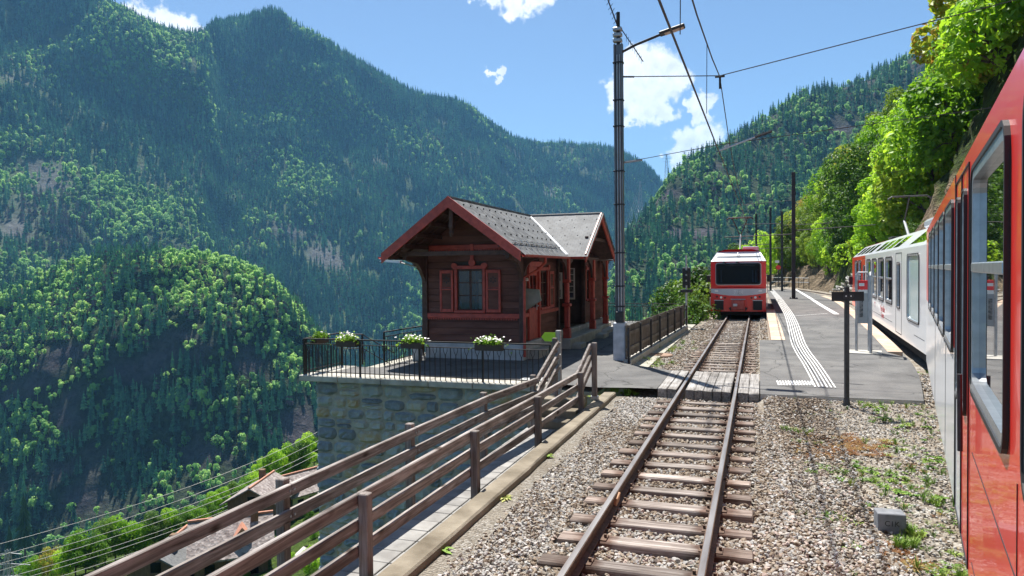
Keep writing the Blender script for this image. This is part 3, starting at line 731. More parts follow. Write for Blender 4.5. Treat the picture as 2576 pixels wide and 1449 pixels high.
# the supporting bank below the walkway and track
mb = MB(); mb.box((-4.02, -8, -9), (-2.75, 12.4, WZ - .08)); struct('embankment', mb, 'old_concrete')
wk = thing('walkway', 'narrow walkway of pale concrete slabs between the two wooden fences', 'walkway', (-3.6, 3, WZ)); 
tile = MB(); tile.box((-.275, -.145, -.05), (.275, .145, 0), .006); tilem = tile.mesh('paving_slab', pm('paving', (.20, .19, .18), (.31, .30, .285), 4, rough=.9, bump=.3, bscale=60, rnd=.12, bdist=.005))
for k in range(46):
    for s in (0, 1):
        put('paving_slab', tilem, wk, (-.41 + .275 + s * .56 + .0, -1.2 + k * .3 - 3 + .1 + (.0 if s else .0), random.uniform(-.003, .003)), None, (.99, 1, 1))
# stair up to the terrace
for k in range(3):
    mb = MB(); y0 = 12.45 + k * .34; mb.box((-.40, y0 - 3, -.3), (.44, y0 + .36 - 3, .14 * (k + 1)), .012); mb.build('step', 'old_concrete', wk)

def wood_fence(name, label, posts, rails, post_z0, side, parent_loc, group=None):
    # posts: (x, y, ztop); rails follow the post tops at the given drops
    t = thing(name, label, 'fence', parent_loc); P0 = Vector(parent_loc)
    pw = .095
    for (x, y, zt, zb) in posts:
        mb = MB(); mb.box((x - pw/2, y - pw/2, zb), (x + pw/2, y + pw/2, zt), .008); mb.v = [(a - P0.x, b - P0.y, c - P0.z) for a, b, c in mb.v]
        p = mb.build('post', 'fence_wood_upright', t)
        for dz_ in [r_[0] for r_ in rails]:
            for oy in (-.02, .02): m3 = MB(); m3.cyl((x + side * (pw / 2 + .054), y + oy * 1.6, zt - dz_), (x + side * (pw / 2 + .062), y + oy * 1.6, zt - dz_), .012, 8); m3.v = [(a - P0.x, b - P0.y, c - P0.z) for a, b, c in m3.v]; m3.build('bolt', 'galvanised', p)
        if zb < 0:
            m2 = MB(); m2.box((x - .075, y - .05, zb), (x + .075, y + .065, zb + .07), .004); m2.v = [(a - P0.x, b - P0.y, c - P0.z) for a, b, c in m2.v]; m2.build('post_bracket', 'galvanised', p)
    for drop, hgt in rails:
        for i in range(len(posts) - 1):
            (x0, y0, z0, _), (x1, y1, z1, _) = posts[i], posts[i+1]
            dx = side * (pw / 2 + .027)
            a = Vector((x0 + dx, y0 - (.0 if i else 0) + .003, z0 - drop)); b = Vector((x1 + dx, y1 - .003, z1 - drop))
            mb = MB(); mb.bar(a - P0, b - P0, .05, hgt, .008); mb.build('rail', 'fence_wood', t)
    return t
ZT = .53
wood_fence('wooden_fence', 'brown timber fence with three rails mounted beside the kerb wall and gravel', [(-3.26, .3, ZT, WZ), (-3.25, 2.9, ZT, WZ), (-3.24, 5.46, ZT, WZ), (-3.23, 8.0, ZT, WZ), (-3.18, 10.45, ZT, WZ), (-3.12, 13.0, ZT + .02, -.3), (-3.05, 13.85, 1.02, -.1)],
           [(.06, .105), (.285, .105), (.51, .105)], WZ, -1, (-3.2, 5, WZ))
wood_fence('wooden_fence', 'brown timber fence with three rails on the valley side of the walkway', [(-4.12, .3, ZT + .06, WZ - .3), (-4.11, 2.9, ZT + .06, WZ - .3), (-4.09, 5.46, ZT + .06, WZ - .3), (-4.05, 7.9, ZT + .06, WZ - .3), (-3.99, 10.25, ZT + .06, WZ - .3), (-3.80, 12.2, ZT + .06, WZ - .2), (-3.78, 13.6, 1.12, -.1)],
           [(.10, .11), (.33, .11), (.56, .11)], WZ, 1, (-4.0, 5, WZ))
# hiking sign on its own post
t = thing('hiking_sign', 'small bright green arrow sign on a grey post by the steps', 'sign', (-3.80, 13.95, 0))
mb = MB(); mb.box((-.05, -.05, -.1), (.05, .05, 1.24), .006); mb.build('post', pm('grey_wood', (.28, .27, .26), (.42, .41, .40), 20, rough=.9, stretch=(1, 1, .1)), t)
mb = MB(); mb.prism([(-.05, -.056, 1.02), (-.05, -.056, 1.20), (-.27, -.056, 1.20), (-.34, -.056, 1.11), (-.27, -.056, 1.02)], (0, 0, 0), (0, -.012, 0)); mb.build('arrow_panel', pm('lime_paint', (.36, .62, .015), rough=.45), t)

# ---- terrace
TY, TXL, TXR = 14.65, -10.38, -4.30
pm('terrace_asphalt', (.105, .10, .105), (.15, .145, .145), 2, rough=.92, bump=.4, bscale=120, bdist=.006)
mb = MB(); mb.sheet([(-9.9, 15.1, 0), (-4.45, 15.1, 0), (-4.0, 14.9, 0), (-3.2, 14.75, -.01), (-2.55, 14.95, -.02), (-1.99, 15.0, -.025), (-1.99, 17.75, -.02), (-2.5, 18.1, -.015), (-3.35, 18.7, -.005), (-3.6, 20, 0), (-3.3, 34, 0), (-9.2, 34, 0), (-9.2, 16.3, 0), (-9.9, 16.3, 0)])
o = struct('terrace_surface', mb, 'asphalt')
tr = thing('stone_wall', 'tall retaining wall of rough grey and ochre stones under the terrace', 'retaining wall', (-7, TY, -3)); TO = Vector(tr.location)
def tlocal(mb): mb.v = [(a - TO.x, b - TO.y, c - TO.z) for a, b, c in mb.v]; return mb
# coping slabs along the front and the side
x = TXL
pm('coping', (.30, .28, .24), (.47, .45, .40), 3.5, rough=.92, bump=.5, bscale=45, rnd=.14, bdist=.01)
while x < TXR - .2:
    w = random.uniform(.9, 1.3); x1 = min(x + w, TXR)
    mb = MB(); mb.box((x + .006, TY - .12, -.13), (x1 - .006, TY + .46, .012), .014); tlocal(mb).build('coping_slab', 'coping', tr); x = x1
y = TY + .47
while y < 16.3:
    y1 = min(y + .9, 16.35); mb = MB(); mb.box((TXL, y + .005, -.13), (TXL + .5, y1 - .005, .012), .014); tlocal(mb).build('coping_slab', 'coping', tr); y = y1
# mortar core: front face just behind the stones
pm('mortar', (.27, .255, .21), (.42, .40, .34), 6, rough=.95, bump=.5, bscale=40)
mb = MB(); mb.box((-10.06, TY + .17, -9), (-3.2, TY + .9, -.13)); mb.box((-10.06, TY + .9, -9), (-9.3, 34, -.13)); tlocal(mb).build('mortar_core', 'mortar', tr)
mb = MB(); mb.box((-9.3, TY + .9, -9), (-2.75, 34.2, -.13)); tlocal(mb).build('fill', 'mortar', tr)
def stonemat(name, stops, rnd=.3):
    m, nt, b, out = newmat(name); b.inputs['Roughness'].default_value = .9; b.inputs['Specular IOR Level'].default_value = .3
    v = coords(nt, 'World'); n = noise_node(nt, v, 5, 9, .65, .4); oi = nt.nodes.new('ShaderNodeObjectInfo')
    ad = nt.nodes.new('ShaderNodeMath'); ad.operation = 'MULTIPLY_ADD'; link(nt, oi.outputs['Random'], ad.inputs[0]); ad.inputs[1].default_value = .62; 
    s = nt.nodes.new('ShaderNodeMath'); s.operation = 'MULTIPLY_ADD'; link(nt, n.outputs['Fac'], s.inputs[0]); s.inputs[1].default_value = .75; s.inputs[2].default_value = -.17; link(nt, s.outputs[0], ad.inputs[2])
    link(nt, ramp_node(nt, ad.outputs[0], stops).outputs[0], b.inputs['Base Color'])
    bp = nt.nodes.new('ShaderNodeBump'); bp.inputs['Strength'].default_value = .8; bp.inputs['Distance'].default_value = .025; n2 = noise_node(nt, v, 11, 8, .68)
    link(nt, n2.outputs['Fac'], bp.inputs['Height']); link(nt, bp.outputs[0], b.inputs['Normal']); return m
stonemat('wall_stone', [(.05, (.10, .12, .135)), (.3, (.22, .255, .28)), (.5, (.32, .36, .365)), (.65, (.42, .425, .37)), (.8, (.40, .31, .18)), (.95, (.56, .57, .55))])
def stone_mesh(w, h, seed, depth=.16):
    # rough block: subdivided face bulging forward with chipped, rounded outline
    rr = random.Random(seed); NXs, NZs = 5, 4; rows = []
    for i in range(NZs + 1):
        row = []
        for j in range(NXs + 1):
            fx, fz = j / NXs * 2 - 1, i / NZs * 2 - 1
            e = max(abs(fx), abs(fz)); rc = 1 - .09 * (fx * fx) * (fz * fz) * 2
            x = fx * w / 2 * rc + rr.uniform(-.02, .02) * w; z = fz * h / 2 * rc + rr.uniform(-.03, .03) * h
            edge = j in (0, NXs) or i in (0, NZs)
            y = (.03 if edge else -.018 - rr.uniform(0, .045)) 
            row.append((x, y, z))
        rows.append(row)
    mb = MB(); mb.grid(rows); return mb.mesh('stone', 'wall_stone', smooth=False, fix=False)
zc = -.14; rowi = 0
while zc > -5.6:
    h = random.uniform(.22, .34) if rowi else .36; x = -10.08 - random.uniform(0, .05)
    while x < -3.6:
        w = random.uniform(.26, .66) * (1.15 if h > .29 else 1); x1 = min(x + w, -3.4)
        hh = h
        if random.random() < .12 and w > .42:      # a course split into two thin stones
            put('stone', stone_mesh(x1 - x - .02, h * .5 - .015, random.random()), tr, ((x + x1) / 2 - TO.x, TY + .15 - TO.y, zc - h * .25 - TO.z)); put('stone', stone_mesh(x1 - x - .02, h * .5 - .015, random.random()), tr, ((x + x1) / 2 - TO.x, TY + .15 - TO.y, zc - h * .75 - TO.z))
        else: put('stone', stone_mesh(x1 - x - random.uniform(.004, .02), hh - random.uniform(.0, .018), random.random()), tr, ((x + x1) / 2 - TO.x, TY + .15 - TO.y, zc - h / 2 - TO.z + random.uniform(-.012, .012)), (0, random.uniform(-.04, .04), 0))
        x = x1
    zc -= h; rowi += 1

# ---- wrought-iron railing round the terrace
pm('iron', (.014, .012, .012), (.035, .026, .022), 30, rough=.6, metal=.3)
barm = MB(); barm.box((-.008, -.008, 0), (.008, .008, .74)); barm = barm.mesh('bar', 'iron')
barc = MB(); barc.box((-.008, -.008, 0), (.008, .008, .58)); barc.tube([(0, 0, .56), (-.045, 0, .66), (-.045, 0, .74)], .007, 4); barc.tube([(0, 0, .56), (.045, 0, .66), (.045, 0, .74)], .007, 4); barc = barc.mesh('bar', 'iron')
postm = MB(); postm.box((-.02, -.02, 0), (.02, .02, .87), .003); postm = postm.mesh('post', 'iron')
def iron_railing(label, p0, p1, npan, h=.87, step=.125, mid=True, z=0.0):
    p0 = Vector((*p0, z)); p1 = Vector((*p1, z)); t = thing('iron_railing', label, 'railing', p0, 0); d = p1 - p0; L = d.length; d.normalize(); ang = math.atan2(d.y, d.x); t.rotation_euler = (0, 0, ang)
    for zz, hh, w in ((h, .03, .045), (.09, .02, .02), (.75, .018, .02)):
        mb = MB(); mb.box((0, -w/2, zz - hh/2), (L, w/2, zz + hh/2), .003); mb.build('handrail' if zz == h else 'cross_rail', 'iron', t)
    for k in range(npan + 1): put('post', postm, t, (L * k / npan, 0, 0))
    n = int(L / step)
    for k in range(1, n):
        x = L * k / n
        if min(abs(x - L * q / npan) for q in range(npan + 1)) < .04: continue
        put('bar', barc if k % 2 else barm, t, (x, 0, .01))
    return t
iron_railing('black wrought iron railing along the front edge of the terrace', (TXL + .08, TY), (-4.18, TY), 4)
iron_railing('short black iron railing at the outer corner of the terrace', (TXL + .06, TY + .12), (TXL + .06, 16.35), 1)
iron_railing('black iron railing running beside the chalet corner', (-9.30, 16.75), (-9.22, 18.9), 1)
iron_railing('black iron railing at the far end behind the chalet', (-8.9, 33.4), (-3.1, 33.0), 4)
# handrail of the stair going down at the terrace corner
t = thing('stair_handrail', 'thin black sloping handrail descending from the terrace corner', 'handrail', (-10.3, 16.4, 0))
mb = MB(); mb.tube([(0, 0, .82), (.35, .35, .80), (1.0, .9, .25), (1.0, .9, -.4)], .014, 5); mb.build('rail', 'iron', t)
mb = MB(); mb.tube([(0, 0, .45), (.35, .35, .43), (1.0, .9, -.1)], .011, 5); mb.build('rail', 'iron', t)
mb = MB(); mb.box((.33, .33, 0), (.37, .37, .80)); mb.build('post', 'iron', t)
# flower boxes hung on the railing
leafmat('flower_leaf', [(0, (.10, .22, .02)), (.5, (.19, .36, .035)), (1, (.34, .50, .07))], .4, attr=False)
pm('petal', (.80, .76, .74), (.88, .62, .62), 30, rough=.6, lo=.55, hi=.7)
pm('planter', (.05, .035, .028), (.075, .05, .04), 9, rough=.7)
def flower_box(loc, rz, label, seed, L=.62, fl=26):
    rr = random.Random(seed); t = thing('flower_box', label, 'flower box', loc, rz, 'flower boxes hung on the terrace railing'); t.scale = (.85, .85, .8)
    mb = MB(); 
    for a, b in (((-L/2, -.085, -.17), (L/2, .085, -.155)), ((-L/2, -.09, -.17), (L/2, -.075, .0)), ((-L/2, .075, -.17), (L/2, .09, .0)), ((-L/2, -.08, -.17), (-L/2 + .015, .08, .0)), ((L/2 - .015, -.08, -.17), (L/2, .08, .0))): mb.box(a, b)
    mb.box((-L/2 + .015, -.075, -.05), (L/2 - .015, .075, -.03)); mb.build('trough', 'planter', t)
    mb = MB(); mf = MB()
    for k in range(420):
        x = rr.gauss(0, L * .27); y = rr.gauss(0, .07); z = abs(rr.gauss(0, .085)) + rr.uniform(-.03, .03) - .6 * max(0, abs(x) - L * .42)
        n = Vector((rr.gauss(0, 1), rr.gauss(0, 1), rr.gauss(.6, 1))).normalized(); a = n.orthogonal().normalized() * .028; b = n.cross(a) ; p = Vector((x, y, z))
        mb.add([p + a, p + b, p - a, p - b], [(0, 1, 2, 3)])
    for k in range(fl):
        p = Vector((rr.gauss(0, L * .3), rr.gauss(0, .08), .08 + abs(rr.gauss(0, .07))))
        for q in range(5):
            c = p + Vector((rr.uniform(-.022, .022), rr.uniform(-.022, .022), rr.uniform(-.012, .015)))
            mf.add([c + Vector((.018, 0, 0)), c + Vector((0, .018, .008)), c + Vector((-.018, 0, 0)), c + Vector((0, -.018, -.006))], [(0, 1, 2, 3)])
    mb.build('leaves', 'flower_leaf', t, fix=False); mf.build('blossoms', 'petal', t, fix=False); return t
flower_box((-10.28, 15.3, .83), R(90), 'flower box with yellow-green leaves on the short corner railing', 1, fl=6)
flower_box((-9.10, TY - .02, .85), 0, 'flower box with pale blossoms on the front railing, nearest the outer corner', 2)
flower_box((-7.40, TY - .02, .85), 0, 'flower box with pink-white blossoms on the middle of the front railing', 3, fl=34)
flower_box((-5.55, TY - .02, .85), 0, 'large flower box with white blossoms on the front railing, nearest the green sign', 4, L=.74, fl=44)
# grey service box standing at the terrace side of the chalet
o = MB().box((-8.98, 17.75, 0), (-8.78, 17.95, .33), .01).box((-9.0, 17.73, .33), (-8.76, 17.97, .35), .004).build('service_box', 'galvanised'); tag(o, 'small pale service box on the terrace by the chalet corner', 'box')
# sewer cover ring
o = MB().lathe([(.0, 0), (.30, 0), (.31, .012), (.24, .016), (.23, .008), (0, .009)], (-4.75, 15.35, .004), 24).build('manhole_cover', 'galvanised'); tag(o, 'round grey manhole cover on the shaded terrace', 'manhole cover')

# ---- slatted timber fence along the track beyond the mast
pf = thing('picket_fence', 'weathered grey board fence beside the track beyond the tall mast', 'fence', (-3.34, 19.15, 0)); A = Vector((-3.34, 19.15, 0)); B = Vector((-2.95, 31.3, 0)); D = (B - A); Lf = D.length; ang = math.atan2(D.y, D.x); pf.rotation_euler = (0, 0, ang)
pk = [];
for k in range(4):
    mb = MB(); mb.box((-.055, -.012, .06 + random.uniform(-.01, .01)), (.055, .012, .93 + random.uniform(-.02, .02)), .004); pk.append(mb.mesh('picket', 'picket_wood'))
n = int(Lf / .128)
for k in range(n): put('picket', pk[k % 4], pf, (.06 + k * .128, .02, random.uniform(-.012, .012)), (0, random.uniform(-.012, .012), 0))
for zz in (.30, .72):
    mb = MB(); mb.box((0, -.03, zz - .045), (Lf, .006, zz + .045), .005); mb.build('rail', 'picket_wood', pf)
for k in range(8):
    mb = MB(); x = Lf * k / 7; mb.box((x - .03, -.085, -.25), (x + .03, -.032, .90), .006); mb.build('post', 'steel_dark', pf)
mb = MB(); mb.box((0, -.12, -.3), (Lf, .12, .03), .01); mb.build('plinth', 'concrete', pf)
# ================================================================== the station chalet
HX0, HX1, HY0, HYM, HYF, HY1 = -8.96, -6.08, 18.6, 22.2, 25.85, 29.4
RX, RZ, EZ, EXL, EXR, RY0, RY1 = -7.51, 4.31, 2.88, -9.45, -5.57, 16.97, 30.4
CY, CYN, CYF, CXA = 23.95, 21.55, 26.35, -5.02
FZ = .48
hut = thing('chalet', 'dark brown wooden station chalet with red trim and slate roof', 'chalet', (-7.5, 18.6, 0)); HO = Vector(hut.location)
def hb(mb, name, m, parent=None, smooth=False, fix=True):
    mb.v = [(a - HO.x, b - HO.y, c - HO.z) for a, b, c in mb.v]; return mb.build(name, m, parent or hut, smooth, fix)
pm('board_paint', (.095, .042, .033), (.17, .078, .061), 5, detail=9, spec=.25, rough=.75, bump=.25, bscale=30, rnd=.14, stretch=(.25, .25, 1))
pm('red_trim', (.30, .040, .026), (.46, .070, .044), 7, rough=.5, bump=.15, bscale=50, rnd=.08)
pm('dark_timber', (.055, .030, .024), (.095, .052, .042), 8, rough=.75, bump=.2)
pm('slate', (.085, .088, .092), (.15, .154, .158), 3, rough=.75, rnd=.30, bump=.2, bscale=60, bdist=.006, spec=.5)
pm('zinc', (.48, .50, .52), (.6, .62, .64), 5, rough=.4, metal=.5)
def glassmat(name, tint=(.8, .9, .92), rough=.02, base=.12, ior=1.45):
    m, nt, b, out = newmat(name); nt.nodes.remove(b)
    tr_ = nt.nodes.new('ShaderNodeBsdfTransparent'); tr_.inputs[0].default_value = (*tint, 1); gl = nt.nodes.new('ShaderNodeBsdfGlossy'); gl.inputs['Roughness'].default_value = rough
    fr = nt.nodes.new('ShaderNodeFresnel'); fr.inputs[0].default_value = ior; ma = nt.nodes.new('ShaderNodeMath'); ma.operation = 'ADD'; ma.use_clamp = True; link(nt, fr.outputs[0], ma.inputs[0]); ma.inputs[1].default_value = base
    mx = nt.nodes.new('ShaderNodeMixShader'); link(nt, ma.outputs[0], mx.inputs[0]); link(nt, tr_.outputs[0], mx.inputs[1]); link(nt, gl.outputs[0], mx.inputs[2]); link(nt, mx.outputs[0], out.inputs[0]); return m
glassmat('window_glass', base=.03); glassmat('train_glass', (.34, .40, .40), .015, .0, 1.28); glassmat('cab_glass', (.20, .28, .46), .02, -.02)
pm('room_dark', (.05, .04, .035), (.09, .07, .06), 3, rough=.9)
pm('paper_white', (.72, .72, .70), rough=.7); pm('cream_plaster', (.55, .5, .42), (.62, .58, .5), 5, rough=.9)

# plinth and steps
mb = MB(); mb.box((HX0 - .03, HY0 - .05, -.3), (HX1 + .04, HYM, FZ - .02), .02); mb.box((HX0 - .03, HYM, -.3), (HX1 + .04, HY1 + .05, FZ - .03), .02); hb(mb, 'plinth', pm('plinth_stone', (.36, .36, .36), (.52, .53, .53), 4, rough=.9, bump=.4, bscale=40, bdist=.01))
for (y0, y1, x1, z1) in ((21.6, 26.3, -5.50, .30), (21.75, 22.45, -5.2, .15), (25.2, 26.1, -5.2, .15), (26.3, 29.4, -5.75, .28), (26.6, 29.6, -5.45, .13), (19.0, 20.4, -5.75, .22)):
    mb = MB(); mb.box((HX1 - .1, y0, -.2), (x1, y1, z1), .015); hb(mb, 'step', 'concrete')
# corner posts
for x, y in ((HX0, HY0), (HX1, HY0), (HX1, HYM), (HX1, HYF), (HX1, HY1), (HX0, HY1)):
    mb = MB(); mb.box((x - .07, y - .07, FZ), (x + .07, y + .07, 2.9), .012); hb(mb, 'corner_post', 'dark_timber')
# inner shell: room walls, floor and ceiling behind the boards
mb = MB()
WL, WR, WB, WT = -7.98, -7.22, 1.36, 2.48     # front window opening
ti = .10
def wall_shell(mb, holes, f, a0, a1, z0, z1):
    # wall in a plane: f(a, z, inner) -> point; holes = [(a0,a1,z0,z1)]
    aa = sorted({a0, a1, *[h[0] for h in holes], *[h[1] for h in holes]}); zz = sorted({z0, z1, *[h[2] for h in holes], *[h[3] for h in holes]})
    for i in range(len(aa) - 1):
        for j in range(len(zz) - 1):
            ca, cz = (aa[i] + aa[i+1]) / 2, (zz[j] + zz[j+1]) / 2
            if any(h[0] < ca < h[1] and h[2] < cz < h[3] for h in holes): continue
            p = [f(aa[i], zz[j], 0), f(aa[i+1], zz[j], 0), f(aa[i+1], zz[j+1], 0), f(aa[i], zz[j+1], 0)]; q = [f(aa[i], zz[j], 1), f(aa[i+1], zz[j], 1), f(aa[i+1], zz[j+1], 1), f(aa[i], zz[j+1], 1)]
            mb.add(p + q, [(0, 1, 2, 3), (7, 6, 5, 4), (0, 4, 5, 1), (1, 5, 6, 2), (2, 6, 7, 3), (3, 7, 4, 0)])
wall_shell(mb, [(WL, WR, WB, WT)], lambda a, z, k: (a, HY0 + .035 + k * .06, z), HX0, HX1, FZ, 2.95)
SW = (20.25, 21.0, 1.36, 2.42)
wall_shell(mb, [SW, (19.2, 20.1, FZ + .9, 2.3)], lambda a, z, k: (HX1 - .035 - k * .06, a, z), HY0 + .1, HYM, FZ, 2.95)
wall_shell(mb, [(19.3, 19.6, 1.36, 2.48)], lambda a, z, k: (HX0 + .035 + k * .06, a, z), HY0 + .1, HYM, FZ, 2.95)
wall_shell(mb, [], lambda a, z, k: (a, HYM - .04 - k * .06, z), HX0 + .1, HX1 - .1, FZ, 2.95)
wall_shell(mb, [], lambda a, z, k: (HX0 + .3 + k * .06, a, z), HYM, HYF, FZ, 2.95)
wall_shell(mb, [], lambda a, z, k: (a, HYF + .035 + k * .06, z), HX0, HX1, FZ, 2.95)
wall_shell(mb, [(26.2, 26.7, 1.36, 2.42)], lambda a, z, k: (HX1 - .035 - k * .06, a, z), HYF + .1, HY1, FZ, 2.95)
wall_shell(mb, [], lambda a, z, k: (a, HY1 - .03 - k * .06, z), HX0, HX1, FZ, 2.95)
wall_shell(mb, [], lambda a, z, k: (HX0 + .035 + k * .06, a, z), HYF, HY1, FZ, 2.95)
hb(mb, 'wall', 'room_dark')
mb = MB(); mb.box((HX0 + .1, HY0 + .1, FZ - .02), (HX1 - .1, HY1, FZ)); mb.box((HX0 + .1, HY0 + .1, 2.96), (HX1 - .1, HY1, 3.0)); hb(mb, 'floor_and_ceiling', 'room_dark')
# boards, one object each
def roofz(x): return RZ - abs(x - RX) * (RZ - EZ) / (RX - EXL)
PH = .186
def board(p, q, z0, z1, axis):
    mb = MB(); g = .006
    if axis == 'x':
        # trapezoid under the roof line
        za, zb = min(z1, roofz(p) - .12), min(z1, roofz(q) - .12)
        mb.box((p, HY0 - .0, z0 + g), (q, HY0 + .032, z1), .007)
    else: mb.box((HX1 - .032, p, z0 + g), (HX1, q, z1), .007)
    hb(mb, 'wall_board', 'board_paint')
z = FZ
while z < 2.9:
    z1 = min(z + PH, 3.06)
    segs = [(HX0 + .07, HX1 - .07)]
    if z1 > WB - .08 and z < WT + .08: segs = [(HX0 + .07, WL - .09), (WR + .09, HX1 - .07)]
    for a, b in segs: board(a, b, z, z1, 'x')
    ys_ = [(HY0 + .07, 19.08), (20.22, HYM - .07)]
    if z1 > SW[2] and z < SW[3]: ys_ = [(HY0 + .07, 19.08), (21.08, HYM - .07)]
    for a, b in ys_: board(a, b, z, z1, 'y')
    ys_ = [(HYF + .07, HY1 - .07)] if not (z1 > 1.36 and z < 2.42) else [(HYF + .07, 26.15), (26.75, HY1 - .07)]
    for a, b in ys_: board(a, b, z, z1, 'y')
    z = z1
z = 3.06                       # gable boards cut to the roof slope
while z < RZ - .35:
    z1 = z + PH; hw = lambda zz: max(.05, (RZ - .10 - zz) * (RX - EXL) / (RZ - EZ))
    mb = MB(); mb.prism([(RX - min(hw(z), 1.42), HY0 + .032, z + .006), (RX + min(hw(z), 1.42), HY0 + .032, z + .006), (RX + min(hw(z1), 1.42), HY0 + .032, z1), (RX - min(hw(z1), 1.42), HY0 + .032, z1)], (0, 0, 0), (0, -.032, 0)); hb(mb, 'wall_board', 'board_paint'); z = z1
# trim bands with teeth
def band(z0, z1, x0, x1, y, teeth=True):
    mb = MB(); mb.box((x0, y - .06, z0), (x1, y, z1), .01); b = hb(mb, 'trim_band', 'red_trim')
    if teeth:
        mb = MB(); n = int((x1 - x0) / .075)
        for k in range(n):
            x = x0 + .037 + k * .075; mb.prism([(x - .028, y - .03, z0), (x + .028, y - .03, z0), (x + .018, y - .03, z0 - .05), (x - .018, y - .03, z0 - .05)], (0, 0, 0), (0, .025, 0))
        t = hb(mb, 'tooth_moulding', 'red_trim', b); t['kind'] = 'stuff'
band(1.14, 1.27, HX0 + .06, HX1 - .06, HY0 - .002); band(3.06, 3.18, RX - 1.35, RX + 1.22, HY0 - .002)
mb = MB(); mb.box((RX - .05, HY0 - .09, 2.72), (RX + .05, HY0 - .062, 3.2), .01); 
c = [(RX + .10 * math.cos(R(a)), HY0 - .062, 2.68 + .10 * math.sin(R(a))) for a in range(0, 360, 30)]; mb.prism(c, (0, 0, 0), (0, -.03, 0)); hb(mb, 'drop_ornament', 'red_trim')
# windows
def window(yface, opening, axis, shutters, name='window'):
    a0, a1, z0, z1 = opening
    def P(a, d, z): return (a, HY0 - d, z) if axis == 'x' else (HX1 + d, a, z)
    def bx(mb, A, B, d0, d1, Z0, Z1, ch=.008):
        p, q = P(A, d0, Z0), P(B, d1, Z1); mb.box(p, q, ch)
    mb = MB(); w = .085
    bx(mb, a0 - w, a0, .0, .05, z0 - .06, z1 + .02); bx(mb, a1, a1 + w, .0, .05, z0 - .06, z1 + .02); bx(mb, a0 - w - .03, a1 + w + .03, 0, .07, z1 + .022, z1 + .12); bx(mb, a0 - w, a1 + w, 0, .09, z0 - .075, z0 - .001)
    f = hb(mb, name, 'red_trim')
    mb = MB()
    for s in (a0 - .07, a1 + .07):
        c = [P(s + .095 * math.cos(R(a)), .05, z1 + .12 + .075 * math.sin(R(a))) for a in range(0, 360, 30)]; n_ = P(0, 1, 0); d = (0, -.03, 0) if axis == 'x' else (.03, 0, 0); mb.prism(c, (0, 0, 0), d)
    hb(mb, 'head_scrolls', 'red_trim', f)
    mb = MB(); cm = (a0 + a1) / 2
    bx(mb, a0, a0 + .04, -.04, -.015, z0, z1, .003); bx(mb, a1 - .04, a1, -.04, -.015, z0, z1, .003); bx(mb, cm - .03, cm + .03, -.04, -.01, z0, z1, .003)
    for zz in (z0 + .02, z0 + (z1 - z0) * .36, z0 + (z1 - z0) * .68, z1 - .02): bx(mb, a0 + .04, cm - .03, -.036, -.016, zz - .014, zz + .014, .003); bx(mb, cm + .03, a1 - .04, -.036, -.016, zz - .014, zz + .014, .003)
    hb(mb, 'sash', 'dark_timber', f)
    for (A, B) in ((a0 + .04, cm - .03), (cm + .03, a1 - .04)):
        mb = MB(); mb.sheet([P(A, -.028, z0), P(B, -.028, z0), P(B, -.028, z1), P(A, -.028, z1)]); hb(mb, 'pane', 'window_glass', f, fix=False)
    for (A, B) in shutters:
        mb = MB(); zz0, zz1 = z0 - .06, z1 + .0; bw = .065; zm = zz0 + (zz1 - zz0) * .56
        bx(mb, A, A + bw, .035, .075, zz0, zz1); bx(mb, B - bw, B, .035, .075, zz0, zz1)
        for q0, q1 in ((zz0, zz0 + .09), (zm - .04, zm + .04), (zz1 - .09, zz1)): bx(mb, A + bw, B - bw, .036, .074, q0, q1)
        s = hb(mb, 'shutter', 'red_trim')
        mb = MB(); bx(mb, A + bw, B - bw, .04, .055, zz0 + .09, zm - .04, 0); bx(mb, A + bw, B - bw, .04, .055, zm + .04, zz1 - .09, 0); hb(mb, 'shutter_panel', 'board_paint', s)
        mb = MB(); c = ((A + B) / 2, (zm + zz1) / 2 - .02)
        for k in range(6):
            a = R(60 * k + 30); ca, sa = math.cos(a), math.sin(a)
            pts = [(.03, 0), (.07, .022), (.105, 0), (.07, -.022)]; mb.prism([P(c[0] + x * ca - y * sa, .057, c[1] + x * sa + y * ca) for x, y in pts], (0, 0, 0), (0, -.003, 0) if axis == 'x' else (.003, 0, 0))
        hb(mb, 'star_cutout', 'steel_dark', s)
        mb = MB(); bx(mb, A + .07, B - .07, .076, .085, zm + .0, zm + .02, 0); hb(mb, 'latch', 'steel_dark', s)
    return f
window(HY0, (WL, WR, WB, WT), 'x', ((-8.50, -8.09), (-7.11, -6.68)))
window(HX1, SW, 'y', ((21.12, 21.62),))
window(HX1, (26.2, 26.7, 1.36, 2.42), 'y', ((26.8, 27.2),))
band_y = MB().box((HX1, 20.2, 1.16), (HX1 + .06, HYM - .05, 1.27), .01); hb(band_y, 'trim_band', 'red_trim')
hb(MB().box((HX1, HY0 + .08, 1.16), (HX1 + .06, 19.05, 1.27), .01), 'trim_band', 'red_trim')
# a pale wardrobe and window light inside the room
hb(MB().box((-8.3, 21.0, FZ), (-7.6, 21.5, 2.2), .01), 'cupboard', 'cream_plaster')
